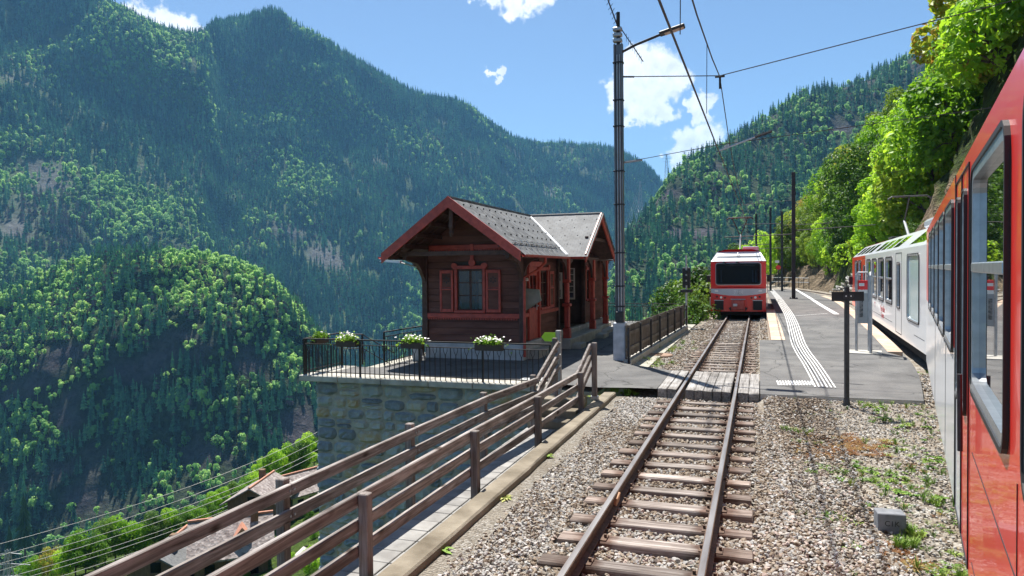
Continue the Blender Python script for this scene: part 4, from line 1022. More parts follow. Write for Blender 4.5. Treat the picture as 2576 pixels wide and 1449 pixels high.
# door
mb = MB(); mb.box((HX1 - .03, 19.10, FZ), (HX1 + .05, 19.2, 2.55), .008); mb.box((HX1 - .03, 20.1, FZ), (HX1 + .05, 20.2, 2.55), .008); mb.box((HX1 - .02, 19.02, 2.55), (HX1 + .09, 20.3, 2.7), .01); hb(mb, 'door_frame', 'red_trim')
mb = MB(); mb.box((HX1 - .06, 19.2, FZ), (HX1 - .01, 20.1, FZ + .9), .008)
for y0, y1 in ((19.2, 19.32), (19.98, 20.1)): mb.box((HX1 - .06, y0, FZ + .9), (HX1 - .01, y1, 2.3), .006)
mb.box((HX1 - .06, 19.2, 2.3), (HX1 - .01, 20.1, 2.548), .006); mb.box((HX1 - .058, 19.63, FZ + .9), (HX1 - .012, 19.67, 2.3)); mb.box((HX1 - .058, 19.32, 1.85), (HX1 - .012, 19.98, 1.89)); d = hb(mb, 'door', 'red_trim')
hb(MB().sheet([(HX1 - .035, 19.32, FZ + .9), (HX1 - .035, 19.98, FZ + .9), (HX1 - .035, 19.98, 2.3), (HX1 - .035, 19.32, 2.3)]), 'pane', 'window_glass', d, fix=False)
mb = MB(); mb.cyl((HX1 - .01, 19.98, 1.42), (HX1 + .05, 19.98, 1.42), .018, 8); mb.tube([(HX1 + .05, 19.98, 1.42), (HX1 + .055, 19.86, 1.42)], .012, 6); mb.box((HX1 - .01, 19.955, 1.3), (HX1 + .003, 20.005, 1.52)); hb(mb, 'handle', 'zinc', d)
# angled grey notice panel by the door, and the small white lamp
mb = MB(); mb.add([(HX1 + .02, 18.78, 1.95), (HX1 + .02, 18.78, 1.35), (HX1 + .42, 18.95, 1.62), (HX1 + .36, 18.95, 1.92), (HX1 + .02, 19.02, 1.95), (HX1 + .02, 19.02, 1.35), (HX1 + .42, 19.06, 1.62), (HX1 + .36, 19.06, 1.92)], [(0, 1, 2, 3), (7, 6, 5, 4), (0, 4, 5, 1), (1, 5, 6, 2), (2, 6, 7, 3), (3, 7, 4, 0)]); hb(mb, 'info_panel', pm('grey_green', (.14, .17, .15), (.2, .22, .2), 6, rough=.4))
mb = MB(); mb.lathe([(.0, -.05), (.045, -.03), (.05, .0), (.035, .04), (.0, .05)], (HX1 + .07, 18.82, 2.2), 10); hb(mb, 'door_lamp', 'paper_white', smooth=True)
# notices on the porch wall
def poster(x0, x1, z0, z1, cells):
    mb = MB(); mb.box((x0, HYF - .03, z0), (x1, HYF + .02, z1), .005); p = hb(mb, 'notice_board', 'paper_white')
    for k, (mname) in enumerate(cells):
        n = len(cells); a = z1 - .04 - (z1 - z0 - .08) * (k + 1) / n + .03; b = z1 - .04 - (z1 - z0 - .08) * k / n
        hb(MB().box((x0 + .045, HYF - .036, a), (x1 - .045, HYF - .031, b)), 'notice_sheet', mname, p)
pm('notice_blue', (.02, .03, .09), (.12, .13, .16), 40, rough=.5); pm('notice_photo', (.03, .045, .05), (.22, .21, .2), 16, rough=.5); pm('notice_text', (.08, .09, .10), (.6, .6, .6), 60, rough=.6)
poster(-6.72, -6.40, 1.36, 2.52, ['notice_photo', 'notice_photo', 'notice_photo', 'notice_photo', 'notice_blue']); poster(-7.22, -6.88, 1.38, 2.36, ['notice_text', 'paper_white', 'notice_text'])
# porch posts: turned and chamfered, with capitals and a collar
for (x, y) in ((-5.72, 22.05), (-5.72, 25.75), (-5.82, 28.6)):
    mb = MB(); q = .085
    mb.box((x - .11, y - .11, .28), (x + .11, y + .11, .62), .015); mb.box((x - q, y - q, .62), (x + q, y + q, 1.30), .03); mb.box((x - .13, y - .13, 1.30), (x + .13, y + .13, 1.40), .02); mb.box((x - .075, y - .075, 1.40), (x + .075, y + .075, 2.05), .03); mb.box((x - .12, y - .12, 2.05), (x + .12, y + .12, 2.16), .02); mb.box((x - .1, y - .1, 2.16), (x + .1, y + .1, 2.82), .012)
    p = hb(mb, 'porch_post', 'red_trim')
    for s in (-1, 1):
        pts = []
        for k in range(7):
            a = R(90 * k / 6); pts.append((0, s * (.11 + .5 * (1 - math.cos(a))), 2.16 + .55 * math.sin(a)))
        pts += [(0, s * .70, 2.80), (0, s * .11, 2.80)]
        mb = MB(); mb.prism([(x - .04, y + b, c) for a, b, c in pts], (0, 0, 0), (.08, 0, 0)); hb(mb, 'bracket', 'dark_timber', p)
hb(MB().box((-5.83, 21.7, 2.80), (-5.62, 26.2, 2.92), .01), 'porch_beam', 'dark_timber'); hb(MB().box((-5.93, 26.2, 2.80), (-5.72, 29.6, 2.92), .01), 'porch_beam', 'dark_timber')
# roof: boarded decks
def deck(pts, name='roof_deck', th=.07, m='dark_timber'):
    mb = MB(); a, b, c = [Vector(p) for p in pts[:3]]; n = (b - a).cross(c - a).normalized()
    if n.z < 0: n = -n
    mb.prism([Vector(p) for p in pts], (0, 0, 0), tuple(-n * th)); return hb(mb, name, m)
roof_r = deck([(RX, RY0, RZ), (RX, RY1, RZ), (EXR, RY1, EZ), (EXR, RY0, EZ)]); roof_l = deck([(RX, RY0, RZ), (RX, RY1, RZ), (EXL, RY1, EZ), (EXL, RY0, EZ)])
for yy in (CYN, CYF): deck([(RX, CY, RZ + .002), (CXA, CY, RZ + .002), (CXA, yy, EZ + .002), (EXR + .0, yy, EZ + .002)])
# slates
SL = Vector((EXR - RX, 0, EZ - RZ)); SLn = SL.normalized(); slope_n = Vector((-SLn.z, 0, SLn.x))
slm = MB(); slm.box((-.098, -.105, 0), (.098, .105, .009), .002); slm = slm.mesh('slate', 'slate')
slist = []
def add_slates(o, along, down, L, D, keep, jitter=.004):
    n = along.cross(down).normalized()
    if n.z < 0: n = -n
    r = 0; ex = .122
    while r * ex < D - .02:
        s = (r % 2) * .1
        while s < L:
            p = o + along * (s + .1) + down * (r * ex + .075)
            if keep(p):
                y_ = (-down + n * .085).normalized(); x_ = along if along.cross(y_).dot(n) > 0 else -along; z_ = x_.cross(y_)
                M = Matrix((x_, y_, z_)).transposed().to_4x4(); M.translation = p + n * (.012 + random.uniform(0, jitter)); slist.append(M)
            s += .2
        r += 1
vA, vB = Vector((RX, CY, 0)), Vector((EXR, CYN, 0))
def before_valley(p): t_ = (p.x - vA.x) / (vB.x - vA.x); return p.y < vA.y + (vB.y - vA.y) * t_ - .06
add_slates(Vector((RX, RY0, RZ)), Vector((0, 1, 0)), SLn, RY1 - RY0, SL.length, lambda p: before_valley(p) or p.y > CYF + (CY - CYF) * (1 - (p.x - RX) / (EXR - RX)) + .06)
add_slates(Vector((RX, RY0, RZ)), Vector((0, 1, 0)), Vector((-SLn.x, 0, SLn.z)), 3, SL.length, lambda p: True)
dn = Vector((0, CYN - CY, EZ - RZ)); add_slates(Vector((RX, CY, RZ)), Vector((1, 0, 0)), dn.normalized(), CXA - RX, dn.length, lambda p: not before_valley(p) or p.x > EXR)
dn2 = Vector((0, CYF - CY, EZ - RZ)); add_slates(Vector((RX, CY, RZ)), Vector((1, 0, 0)), dn2.normalized(), CXA - RX, dn2.length, lambda p: p.x > RX + (p.y - CY) / (CYF - CY) * (EXR - RX) + .1)
slist.sort(key=lambda M: (M.translation - CAM).length + (50 if M.translation.x < RX or M.translation.y > CY else 0))
for M in slist[:300]:
    o = put('slate', slm, roof_r); L_ = M.copy(); L_.translation -= HO; o.matrix_local = L_
mb = MB()
for M in slist[300:]:
    mb.box((-.098, -.105, 0), (.098, .105, .009), 0, M)
o = hb(mb, 'slates', 'slate', roof_r); o['kind'] = 'stuff'
# ridge caps, valley flashing, snow hooks
mb = MB(); mb.tube([(RX, RY0, RZ + .03), (RX, RY1, RZ + .03)], .05, 6); hb(mb, 'ridge_cap', 'slate'); mb = MB(); mb.tube([(RX, CY, RZ + .035), (CXA, CY, RZ + .035)], .045, 6); hb(mb, 'ridge_cap', 'slate')
v0, v1 = Vector((RX, CY, RZ + .05)), Vector((EXR, CYN, EZ + .05)); dv = (v1 - v0).normalized(); sd = Vector((0, 0, 1)).cross(dv).normalized() * .085
mb = MB(); mb.add([v0 - sd, v0 + sd * .2, v1 + sd, v1 - sd], [(0, 1, 2, 3)]); hb(mb, 'valley_flashing', 'zinc', fix=False)
mb = MB()
for k in range(14):
    for j in range(5):
        y = RY0 + .4 + k * .48 + (j % 2) * .24; f = .12 + j * .18; p = Vector((RX, y, RZ)) + SL * f + slope_n * .035
        if before_valley(p): mb.box((p.x - .012, p.y - .012, p.z - .01), (p.x + .02, p.y + .012, p.z + .03))
for k in range(5):
    for j in range(4):
        p = Vector((RX + .75 + k * .42 + (j % 2) * .2, CY, RZ)) + dn * (.15 + j * .2); 
        if not before_valley(p): mb.box((p.x - .014, p.y - .014, p.z), (p.x + .014, p.y + .014, p.z + .045))
o = hb(mb, 'snow_hooks', 'steel_dark'); o['kind'] = 'stuff'
mb = MB()
for zz in (.05, .11): mb.tube([(EXR - .28 , RY0 + .15, EZ + .22 + zz), (EXR - .28, CYN - .2, EZ + .22 + zz)], .011, 5)
hb(mb, 'snow_rail', 'zinc')
for k in range(9):
    y = RY0 + .3 + k * .5; hb(MB().tube([(EXR - .34, y, EZ + .26), (EXR - .27, y, EZ + .36), (EXR - .05, y, EZ + .05)], .010, 5), 'snow_bracket', 'zinc')
# barge boards
def barge(p0, p1, nrm, name='barge_board', h=.26, th=.045):
    p0, p1 = Vector(p0), Vector(p1); mb = MB(); dz = Vector((0, 0, -h)); up = Vector((0, 0, .03))
    mb.prism([p0 + up, p1 + up, p1 + dz * .9, p0 + dz], (0, 0, 0), tuple(Vector(nrm) * th)); return hb(mb, name, 'red_trim')
for ex in (EXL, EXR): barge((RX, RY0 - .002, RZ + .03), (ex, RY0 - .002, EZ + .03), (0, -1, 0))
for yy in (CYN, CYF): barge((CXA + .002, CY, RZ + .03), (CXA + .002, yy, EZ + .03), (1, 0, 0))
# rafters and purlins under the overhang, carved drop under the apex
for s in (-1, 1):
    for k in range(5):
        f = .1 + k * .2; x = RX + s * f * (RX - EXL); z = RZ - f * (RZ - EZ) - .13; hb(MB().box((x - .045, RY0 + .05, z - .12), (x + .045, HY0 + .1, z), .01), 'purlin', 'dark_timber')
    for y in (RY0 + .35, RY0 + .95): hb(MB().bar((RX, y, RZ - .11), (RX + s * (RX - EXL) * .97, y, EZ - .07), .07, .09, .006), 'rafter', 'dark_timber')
    # carved corner console
    x = HX0 - .02 if s < 0 else HX1 + .02
    pts = []
    for k in range(9):
        a = R(90 * k / 8); pts.append((HY0 - .05 - 1.05 * (1 - math.cos(a)), 1.95 + .80 * math.sin(a) + .03 * math.sin(a * 8)))
    pts += [(HY0 - 1.25, 2.76), (HY0 - 1.25, 2.87), (HY0 + .0, 2.87)]
    mb = MB(); mb.prism([(x - .05, p, q) for p, q in pts], (0, 0, 0), (.1, 0, 0)); hb(mb, 'carved_console', 'dark_timber')
    pts = []
    for k in range(7):
        a = R(90 * k / 6); pts.append((x + s * (.05 + .38 * (1 - math.cos(a))), 2.25 + .5 * math.sin(a)))
    pts += [(x + s * .48, 2.80), (x, 2.80)]
    mb = MB(); mb.prism([(p, HY0 + .0, q) for p, q in pts], (0, -.04, 0), (0, .04, 0)); hb(mb, 'eave_bracket', 'dark_timber')
hb(MB().box((EXL + .3, HY0 - 1.22, 2.86), (EXR - .3, HY0 - 1.08, 2.98), .01), 'tie_beam', 'dark_timber')
mb = MB(); mb.box((RX - .06, RY0 + .12, RZ - .75), (RX + .06, RY0 + .24, RZ - .12), .02); mb.lathe([(.0, -.98), (.04, -.95), (.075, -.88), (.05, -.80), (.07, -.75)], (RX, RY0 + .18, RZ), 8); hb(mb, 'apex_drop', 'dark_timber')
mb = MB(); mb.box((CXA - .2, CY - .05, RZ - .7), (CXA - .1, CY + .05, RZ - .1), .015); hb(mb, 'apex_drop', 'dark_timber'); hb(MB().box((CXA - .2, CYN + .9, 3.42), (CXA - .1, CYF - .9, 3.52), .01), 'tie_beam', 'dark_timber')
# gutters and downpipes
def gutter(p0, p1):
    p0, p1 = Vector(p0), Vector(p1); d = (p1 - p0).normalized(); s = d.cross(Vector((0, 0, 1))); prof = [(math.cos(R(a)) * .065, math.sin(R(a)) * .065) for a in range(180, 361, 30)]
    vs = []; n = len(prof)
    for p in (p0, p1):
        vs += [p + s * a + Vector((0, 0, b)) for a, b in prof]; vs += [p + s * a * .88 + Vector((0, 0, b * .88)) for a, b in prof]
    fs = []
    for k in range(n - 1): fs += [(k, k+1, 2*n+k+1, 2*n+k), (n+k, 3*n+k, 3*n+k+1, n+k+1)]
    for k in range(n - 1): fs += [(k, n+k, n+k+1, k+1), (2*n+k, 2*n+k+1, 3*n+k+1, 3*n+k)]
    fs += [(0, 2*n, 3*n, n), (n-1, 2*n-1, 4*n-1, 3*n-1)]
    mb = MB(); mb.add(vs, fs); hb(mb, 'gutter', 'red_trim', smooth=False)
gutter((EXR + .07, RY0 + .02, EZ - .03), (EXR + .07, CYN - .06, EZ - .03)); gutter((EXR + .14, CYN - .07, EZ - .03), (CXA - .02, CYN - .07, EZ - .03)); gutter((EXL - .07, RY0 + .02, EZ - .03), (EXL - .07, RY1, EZ - .03))
hb(MB().tube([(EXR + .07, 18.9, EZ - .09), (EXR + .07, 18.9, EZ - .22), (EXR - .1, 18.75, EZ - .42), (HX1 + .08, 18.55, EZ - .62), (HX1 + .08, 18.52, .1)], .04, 8), 'downpipe', 'red_trim')
hb(MB().tube([(EXL - .05, 18.9, EZ - .09), (EXL - .05, 18.9, EZ - .2), (HX0 - .08, 18.6, EZ - .5), (HX0 - .08, 18.55, .1)], .035, 8), 'downpipe', 'dark_timber')
# lamp on the chalet's valley corner
t = thing('wall_lamp', 'flat white lamp on a bracket at the chalet corner', 'lamp', (HX0 - .1, 18.45, 2.45))
MB().tube([(0, .1, .08), (-.25, .05, .16), (-.62, 0, .26)], .022, 6).build('arm', 'galvanised', t)
mb = MB(); mb.add([(-.58, -.10, .24), (-.58, .10, .24), (-1.28, .05, .30), (-1.28, -.05, .30), (-.60, -.08, .31), (-.60, .08, .31), (-1.2, .04, .345), (-1.2, -.04, .345)], [(0, 1, 2, 3), (7, 6, 5, 4), (0, 4, 5, 1), (1, 5, 6, 2), (2, 6, 7, 3), (3, 7, 4, 0)]); mb.build('lamp_head', 'paper_white', t)
# ================================================================== trains
def paintmat(name, c, rough=.3, rnd=.06, coat=.5):
    m, nt, b, out = newmat(name); b.inputs['Roughness'].default_value = rough; b.inputs['Coat Weight'].default_value = coat; b.inputs['Coat Roughness'].default_value = .05
    v = coords(nt, 'World'); n = noise_node(nt, v, 2.5, 6, .6); d = ramp_node(nt, n.outputs['Fac'], [(.3, tuple(x * (1 - rnd * 2) for x in c)), (.65, c)]).outputs[0]; link(nt, d, b.inputs['Base Color'])
    n2 = noise_node(nt, v, .7, 3); bp = nt.nodes.new('ShaderNodeBump'); bp.inputs['Strength'].default_value = .12; bp.inputs['Distance'].default_value = .02; link(nt, n2.outputs['Fac'], bp.inputs['Height']); link(nt, bp.outputs[0], b.inputs['Normal']); link(nt, bp.outputs[0], b.inputs['Coat Normal']); return m
paintmat('train_red', (.78, .022, .022)); paintmat('train_white', (.72, .73, .74)); paintmat('train_grey', (.50, .52, .56))
pm('black_rubber', (.012, .012, .013), rough=.55); pm('under_dark', (.018, .016, .015), (.03, .026, .022), 6, rough=.9); pm('alu', (.36, .39, .42), (.48, .51, .54), 12, rough=.3, metal=.75)
pm('lamp_glass', (.85, .85, .82), rough=.15); pm('lamp_dark', (.06, .02, .02), rough=.2); pm('seat_blue', (.03, .07, .20), (.05, .10, .28), 12, rough=.9); pm('interior_grey', (.28, .30, .31), (.36, .38, .39), 4, rough=.7)
pm('coupler_cover', (.34, .05, .04), (.46, .10, .08), 9, rough=.6, bump=.5, bscale=14)

def textobj(txt, size, mat, parent, M, name='lettering', ext=.001, shear=0.0, bold=0.0):
    cu = bpy.data.curves.new(name, 'FONT'); cu.body = txt; cu.size = size; cu.extrude = ext; cu.align_x = 'CENTER'; cu.align_y = 'CENTER'; cu.shear = shear; cu.offset = bold
    tmp = bpy.data.objects.new('tmp_text', cu); COL.objects.link(tmp); dg = bpy.context.evaluated_depsgraph_get(); me = bpy.data.meshes.new_from_object(tmp.evaluated_get(dg)); bpy.data.objects.remove(tmp); bpy.data.curves.remove(cu)
    me.materials.clear(); me.materials.append(MATS[mat]); me.name = name
    o = bpy.data.objects.new(name, me); COL.objects.link(o); o.parent = parent; o.matrix_local = M; return o
def loftrows(mb, rows, closed=True, caps=(False, True)):
    n = len(rows[0]); o = len(mb.v); fs = []
    for i in range(len(rows) - 1):
        for k in range(n if closed else n - 1): k2 = (k + 1) % n; fs.append((i*n+k, i*n+k2, (i+1)*n+k2, (i+1)*n+k))
    if caps[0]: fs.append(tuple(range(n))[::-1])
    if caps[1]: fs.append(tuple((len(rows)-1)*n + k for k in range(n)))
    mb.add([p for r_ in rows for p in r_], fs)

def oncoming_train():
    t = thing('railcar', 'red and white railcar approaching on the straight track', 'train', (TX, 38.2, 0))
    W = 1.34; L = 17.0
    # cross-section (x, z) from bottom left round over the roof
    def sect(y, w=W, top=3.42, sh=2.82, zb=.30):
        return [(-w, y, zb), (-w, y, sh), (-w * .78, y, top - .10), (-w * .5, y, top), (w * .5, y, top), (w * .78, y, top - .10), (w, y, sh), (w, y, zb)]
    mb = MB(); loftrows(mb, [sect(.75), sect(L)], True, (False, True)); mb.build('body', 'train_red', t)
    # cab front: lower face, raked roof front
    def fx(z):            # front plane bulges a little; leans back towards the top
        return .04 if z > 1.3 else .04 - .10 * max(0, (1.3 - z)) * .4
    mb = MB(); wx = [-W, -W * .9, 0, W * .9, W]
    ws_o = rrect(0, 2.16, 2.14, 1.06, .10); 
    # face with window opening: quads between outline and opening
    outl = []
    for (x, z) in ws_o:
        outl.append((max(-W, min(W, x * 1.6)), 2.80 if z > 2.16 + .3 else (1.45 if z < 2.16 - .3 else 2.16 + (z - 2.16) * 1.2)))
    n = len(ws_o); yb = lambda x, z: .0 + .10 * (abs(x) / W) ** 3
    mb.add([(x, yb(x, z), z) for x, z in outl] + [(x, yb(x, z) + .0, z) for x, z in ws_o] , [(i, (i+1) % n, n + (i+1) % n, n + i) for i in range(n)])
    # corner cheeks back to the body
    for s in (-1, 1): mb.add([(s * W, yb(W, 0), .30), (s * W, yb(W, 0), 2.80), (s * W, .75, 2.82), (s * W, .75, .30)], [(0, 1, 2, 3)])
    # below window
    zs = [1.34, 1.29]; cols = np.linspace(-W, W, 13)
    arc = lambda x: 1.20 - .15 * (1 - (x / W) ** 2)
    for i in range(12):
        a, b = cols[i], cols[i+1]; mb.add([(a, yb(a, 0), 1.45), (b, yb(b, 0), 1.45), (b, yb(b, 0), 1.39), (a, yb(a, 0), 1.39)], [(0, 1, 2, 3)]); mb.add([(a, yb(a, 0), arc(a)), (b, yb(b, 0), arc(b)), (b, yb(b, 0) + .03, .25), (a, yb(a, 0) + .03, .25)], [(0, 1, 2, 3)])
    mb.build('cab_face', 'train_red', t, fix=False)
    mb = MB()
    for i in range(12):
        a, b = cols[i], cols[i+1]; mb.add([(a, yb(a, 0) - .012, 1.41), (b, yb(b, 0) - .012, 1.41), (b, yb(b, 0) - .012, arc(b)), (a, yb(a, 0) - .012, arc(a))], [(0, 1, 2, 3)])
    mb.build('white_band', 'train_grey', t, fix=False)
    # raked white roof front
    mb = MB(); top = [(-W * .62, .78, 3.30), (W * .62, .78, 3.30)]
    for zz0, zz1, y0, y1, w0, w1 in ((2.80, 3.05, .07, .42, W, W * .86), (3.06, 3.30, .43, .80, W * .855, W * .70)):
        mb.add([(-w0, y0 + .03, zz0), (-w0 * .9, y0 - .06, zz0), (w0 * .9, y0 - .06, zz0), (w0, y0 + .03, zz0), (w1, y1, zz1), (-w1, y1, zz1)], [(0, 1, 2, 3, 4, 5)])
    for s in (-1, 1): mb.add([(s * W, .10, 2.80), (s * W * .70, .80, 3.30), (s * W * .78, .80, 3.32), (s * W, .76, 2.82)], [(0, 1, 2, 3)])
    mb.build('roof_front', 'train_white', t, fix=False)
    mb = MB(); mb.add([(-W * .70, .80, 3.305), (W * .70, .80, 3.305), (W * .5, .95, 3.425), (-W * .5, .95, 3.425)], [(0, 1, 2, 3)]); mb.build('roof_lip', 'train_red', t, fix=False)
    mb = MB(); mb.tube([(-.07, .40, 3.10), (-.09, .47, 3.17), (0, .55, 3.24), (.09, .47, 3.17), (.07, .40, 3.10), (0, .37, 3.07), (-.07, .40, 3.10)], .012, 5); mb.build('roof_emblem', 'alu', t)
    # windscreen with frame, wipers
    mb = MB(); ring(mb, rrect(0, 2.16, 2.16, 1.08, .12), rrect(0, 2.16, 2.06, .98, .09), lambda p: (p[0], yb(*p) - .03, p[1]), lambda p: (p[0], yb(*p) + .03, p[1])); fr = mb.build('windscreen_frame', 'black_rubber', t)
    mb = MB(); ring(mb, rrect(0, 2.16, 2.22, 1.14, .13), rrect(0, 2.16, 2.17, 1.09, .12), lambda p: (p[0], yb(*p) - .018, p[1]), lambda p: (p[0], yb(*p) + .02, p[1])); mb.build('windscreen_trim', 'alu', t)
    pts = rrect(0, 2.16, 2.08, 1.00, .09); mb = MB(); mb.sheet([(x, yb(x, z) - .002, z) for x, z in pts]); mb.build('windscreen', 'cab_glass', t, fix=False)
    # cab interior
    mb = MB(); mb.box((-1.2, .25, 1.2), (1.2, 1.0, 1.62), .05); mb.build('dashboard', 'seat_blue', t)
    mb = MB(); mb.box((-1.25, 2.0, .5), (1.25, 2.05, 2.75)); mb.build('cab_bulkhead', 'under_dark', t)
    for x in (-.95, .65, .8): MB().box((x, 1.9, 1.7), (x + .08, 1.97, 2.35)).build('cab_fitting', 'interior_grey', t)
    for x0 in (-.7, -.05):
        mb = MB(); mb.tube([(x0, -.03, 2.76), (x0 + .12, -.06, 2.70), (x0 + .5, -.05, 2.60)], .016, 5); mb.box((x0 - .05, -.03, 2.72), (x0 + .04, .05, 2.80), .01); mb.box((x0 + .10, -.075, 2.575), (x0 + .85, -.05, 2.60)); mb.build('wiper', 'steel_dark', t)
    # lamps
    for s in (-1, 1):
        for x, z, r_, m in ((.72, 1.07, .06, 'lamp_glass'), (.90, 1.10, .05, 'lamp_dark'), (.56, 1.05, .05, 'lamp_dark')):
            mb = MB(); mb.cyl((s * x * 1.15, .03, z - .10), (s * x * 1.15, -.045, z - .10), r_, 14); o = mb.build('headlight' if m == 'lamp_glass' else 'marker_light', m, t)
        mb = MB(); mb.box((s * 1.06 - .09, .0, 1.25), (s * 1.06 + .09, .08, 1.35), .02); mb.build('upper_lamp', 'lamp_glass', t)
        mb = MB()
        for k in range(7): mb.box((s * .93 - .22, -.03, .35 + k * .062), (s * .93 + .22, .08, .395 + k * .062), .004)
        mb.box((s * .93 - .20, -.0, .33), (s * .93 + .20, .09, .80)); mb.build('buffer_grille', 'black_rubber', t)
        mb = MB(); mb.box((s * .93 - .24, -.04, .80), (s * .93 + .24, .08, .835), .005); mb.build('grille_cap', 'alu', t)
        # mirrors and steps at the sides
        mb = MB(); mb.box((s * (W + .02), .12, .50), (s * (W + .06), .35, .95), .01); mb.build('side_step', 'alu', t)
        mb = MB(); mb.box((s * (W + .04), .3, 1.75), (s * (W + .22), .36, 2.1), .02); mb.build('mirror', 'black_rubber', t)
        mb = MB(); mb.tube([(s * W, .3, 1.15), (s * (W + .06), .28, 1.2), (s * (W + .06), .28, 1.7), (s * W, .3, 1.75)], .014, 6); mb.build('grab_rail', 'alu', t)
    mb = MB(); mb.box((-.36, -.12, .86), (.36, .05, .895), .006); mb.build('coupler_ledge', 'alu', t)
    mb = MB(); mb.box((-.31, -.28, .32), (.31, .0, .855), .05); mb.v = [(x * (1 - .15 * max(0, .4 - z)) + .015 * fbm(x * 5, y * 5, z * 5), y + .03 * fbm(x * 4, z * 4, 1), z) for x, y, z in mb.v]; mb.build('coupler_cover', 'coupler_cover', t)
    mb = MB(); mb.box((-.24, -.32, .52), (-.03, -.27, .66), .02); mb.build('coupler_head', 'alu', t)
    for s in (-1, 1): MB().prism([(s * .34, -.01, .50), (s * .46, -.01, .42), (s * .34, -.01, .25)], (0, 0, 0), (0, -.02, 0)).build('coupler_gap', 'black_rubber', t)
    MB().box((-1.2, .3, .05), (1.2, L, .34)).build('underframe', 'under_dark', t)
    for s in (-1, 1):
        for y in (1.6, 3.6): MB().cyl((s * .60, y, .36), (s * .48, y, .36), .36, 20).build('wheel', 'under_dark', t)
    # lettering across the band
    textobj('TMR', .24, 'train_white', t, Matrix.Translation((0, -.02, 1.22)) @ Matrix.Rotation(R(90), 4, 'X'), shear=.25, bold=.004)
    # side windows
    for s in (-1, 1):
        for k in range(6):
            y = 2.0 + k * 1.9; MB().box((s * (W + .002), y, 1.65), (s * (W + .012), y + 1.5, 2.62), .0).build('side_window', 'cab_glass', t)
    # pantograph
    py = 4.4; p = MB().box((-.5, py - .5, 3.44), (.5, py + .5, 3.50), .01).build('pantograph', 'steel_dark', t)
    MB().tube([(0, py - .2, 3.5), (0.02, py + .75, 4.35)], .045, 8).build('lower_arm', 'interior_grey', p)
    for s in (-1, 1): MB().tube([(s * .03, py + .75, 4.35), (s * .42, py - .1, 5.25)], .022, 6).build('upper_arm', 'steel_dark', p)
    mb = MB(); mb.tube([(-.72, py - .12, 5.18), (-.58, py - .12, 5.29), (.58, py - .12, 5.29), (.72, py - .12, 5.18)], .035, 6); mb.tube([(-.58, py + .14, 5.29), (.58, py + .14, 5.29)], .03, 6); mb.build('collector_bar', 'steel_dark', p)
    MB().box((.1, 6.2, 3.42), (1.0, 8.2, 3.72), .04).build('roof_box', 'train_grey', t)
    return t
oncoming_train()

# ---- the long train on the curve: section builder
def sidepaint(name, white_from, white_to, band_z=None):
    # glossy red body with white parts in broken, brush-like transitions along the car
    m, nt, b, out = newmat(name); b.inputs['Roughness'].default_value = .28; b.inputs['Coat Weight'].default_value = .4; b.inputs['Coat Roughness'].default_value = .03
    tc = nt.nodes.new('ShaderNodeTexCoord'); sp = nt.nodes.new('ShaderNodeSeparateXYZ'); link(nt, tc.outputs['Object'], sp.inputs[0])
    mp = nt.nodes.new('ShaderNodeMapping'); mp.inputs['Scale'].default_value = (1, 3.0, .8); link(nt, tc.outputs['Object'], mp.inputs[0]); n = noise_node(nt, mp.outputs[0], 2.2, 6, .7)
    wv = nt.nodes.new('ShaderNodeMath'); wv.operation = 'MULTIPLY_ADD'; link(nt, n.outputs['Fac'], wv.inputs[0]); wv.inputs[1].default_value = 1.6; link(nt, sp.outputs[1], wv.inputs[2])
    f0 = nt.nodes.new('ShaderNodeMapRange'); link(nt, wv.outputs[0], f0.inputs['Value']); f0.inputs['From Min'].default_value = white_from + .8 - .03; f0.inputs['From Max'].default_value = white_from + .8 + .03
    f1 = nt.nodes.new('ShaderNodeMapRange'); link(nt, wv.outputs[0], f1.inputs['Value']); f1.inputs['From Min'].default_value = white_to + .8 + .03; f1.inputs['From Max'].default_value = white_to + .8 - .03
    mul = nt.nodes.new('ShaderNodeMath'); mul.operation = 'MULTIPLY'; link(nt, f0.outputs[0], mul.inputs[0]); link(nt, f1.outputs[0], mul.inputs[1]); fac = mul.outputs[0]
    if band_z is not None:     # the white only reaches up to the belt on this car
        fz = nt.nodes.new('ShaderNodeMath'); fz.operation = 'LESS_THAN'; link(nt, sp.outputs[2], fz.inputs[0]); fz.inputs[1].default_value = band_z
        m2 = nt.nodes.new('ShaderNodeMath'); m2.operation = 'MULTIPLY'; link(nt, fac, m2.inputs[0]); link(nt, fz.outputs[0], m2.inputs[1]); fac = m2.outputs[0]
    link(nt, mixc(nt, fac, (.80, .035, .022), (.72, .73, .74)), b.inputs['Base Color'])
    v = coords(nt, 'World'); n2 = noise_node(nt, v, 1.3, 3); bp = nt.nodes.new('ShaderNodeBump'); bp.inputs['Strength'].default_value = .25; bp.inputs['Distance'].default_value = .02; link(nt, n2.outputs['Fac'], bp.inputs['Height']); link(nt, bp.outputs[0], b.inputs['Normal']); link(nt, bp.outputs[0], b.inputs['Coat Normal']); return m
sidepaint('car_one_paint', 9.3, 40, 1.75); sidepaint('car_two_paint', -6, 16.3)

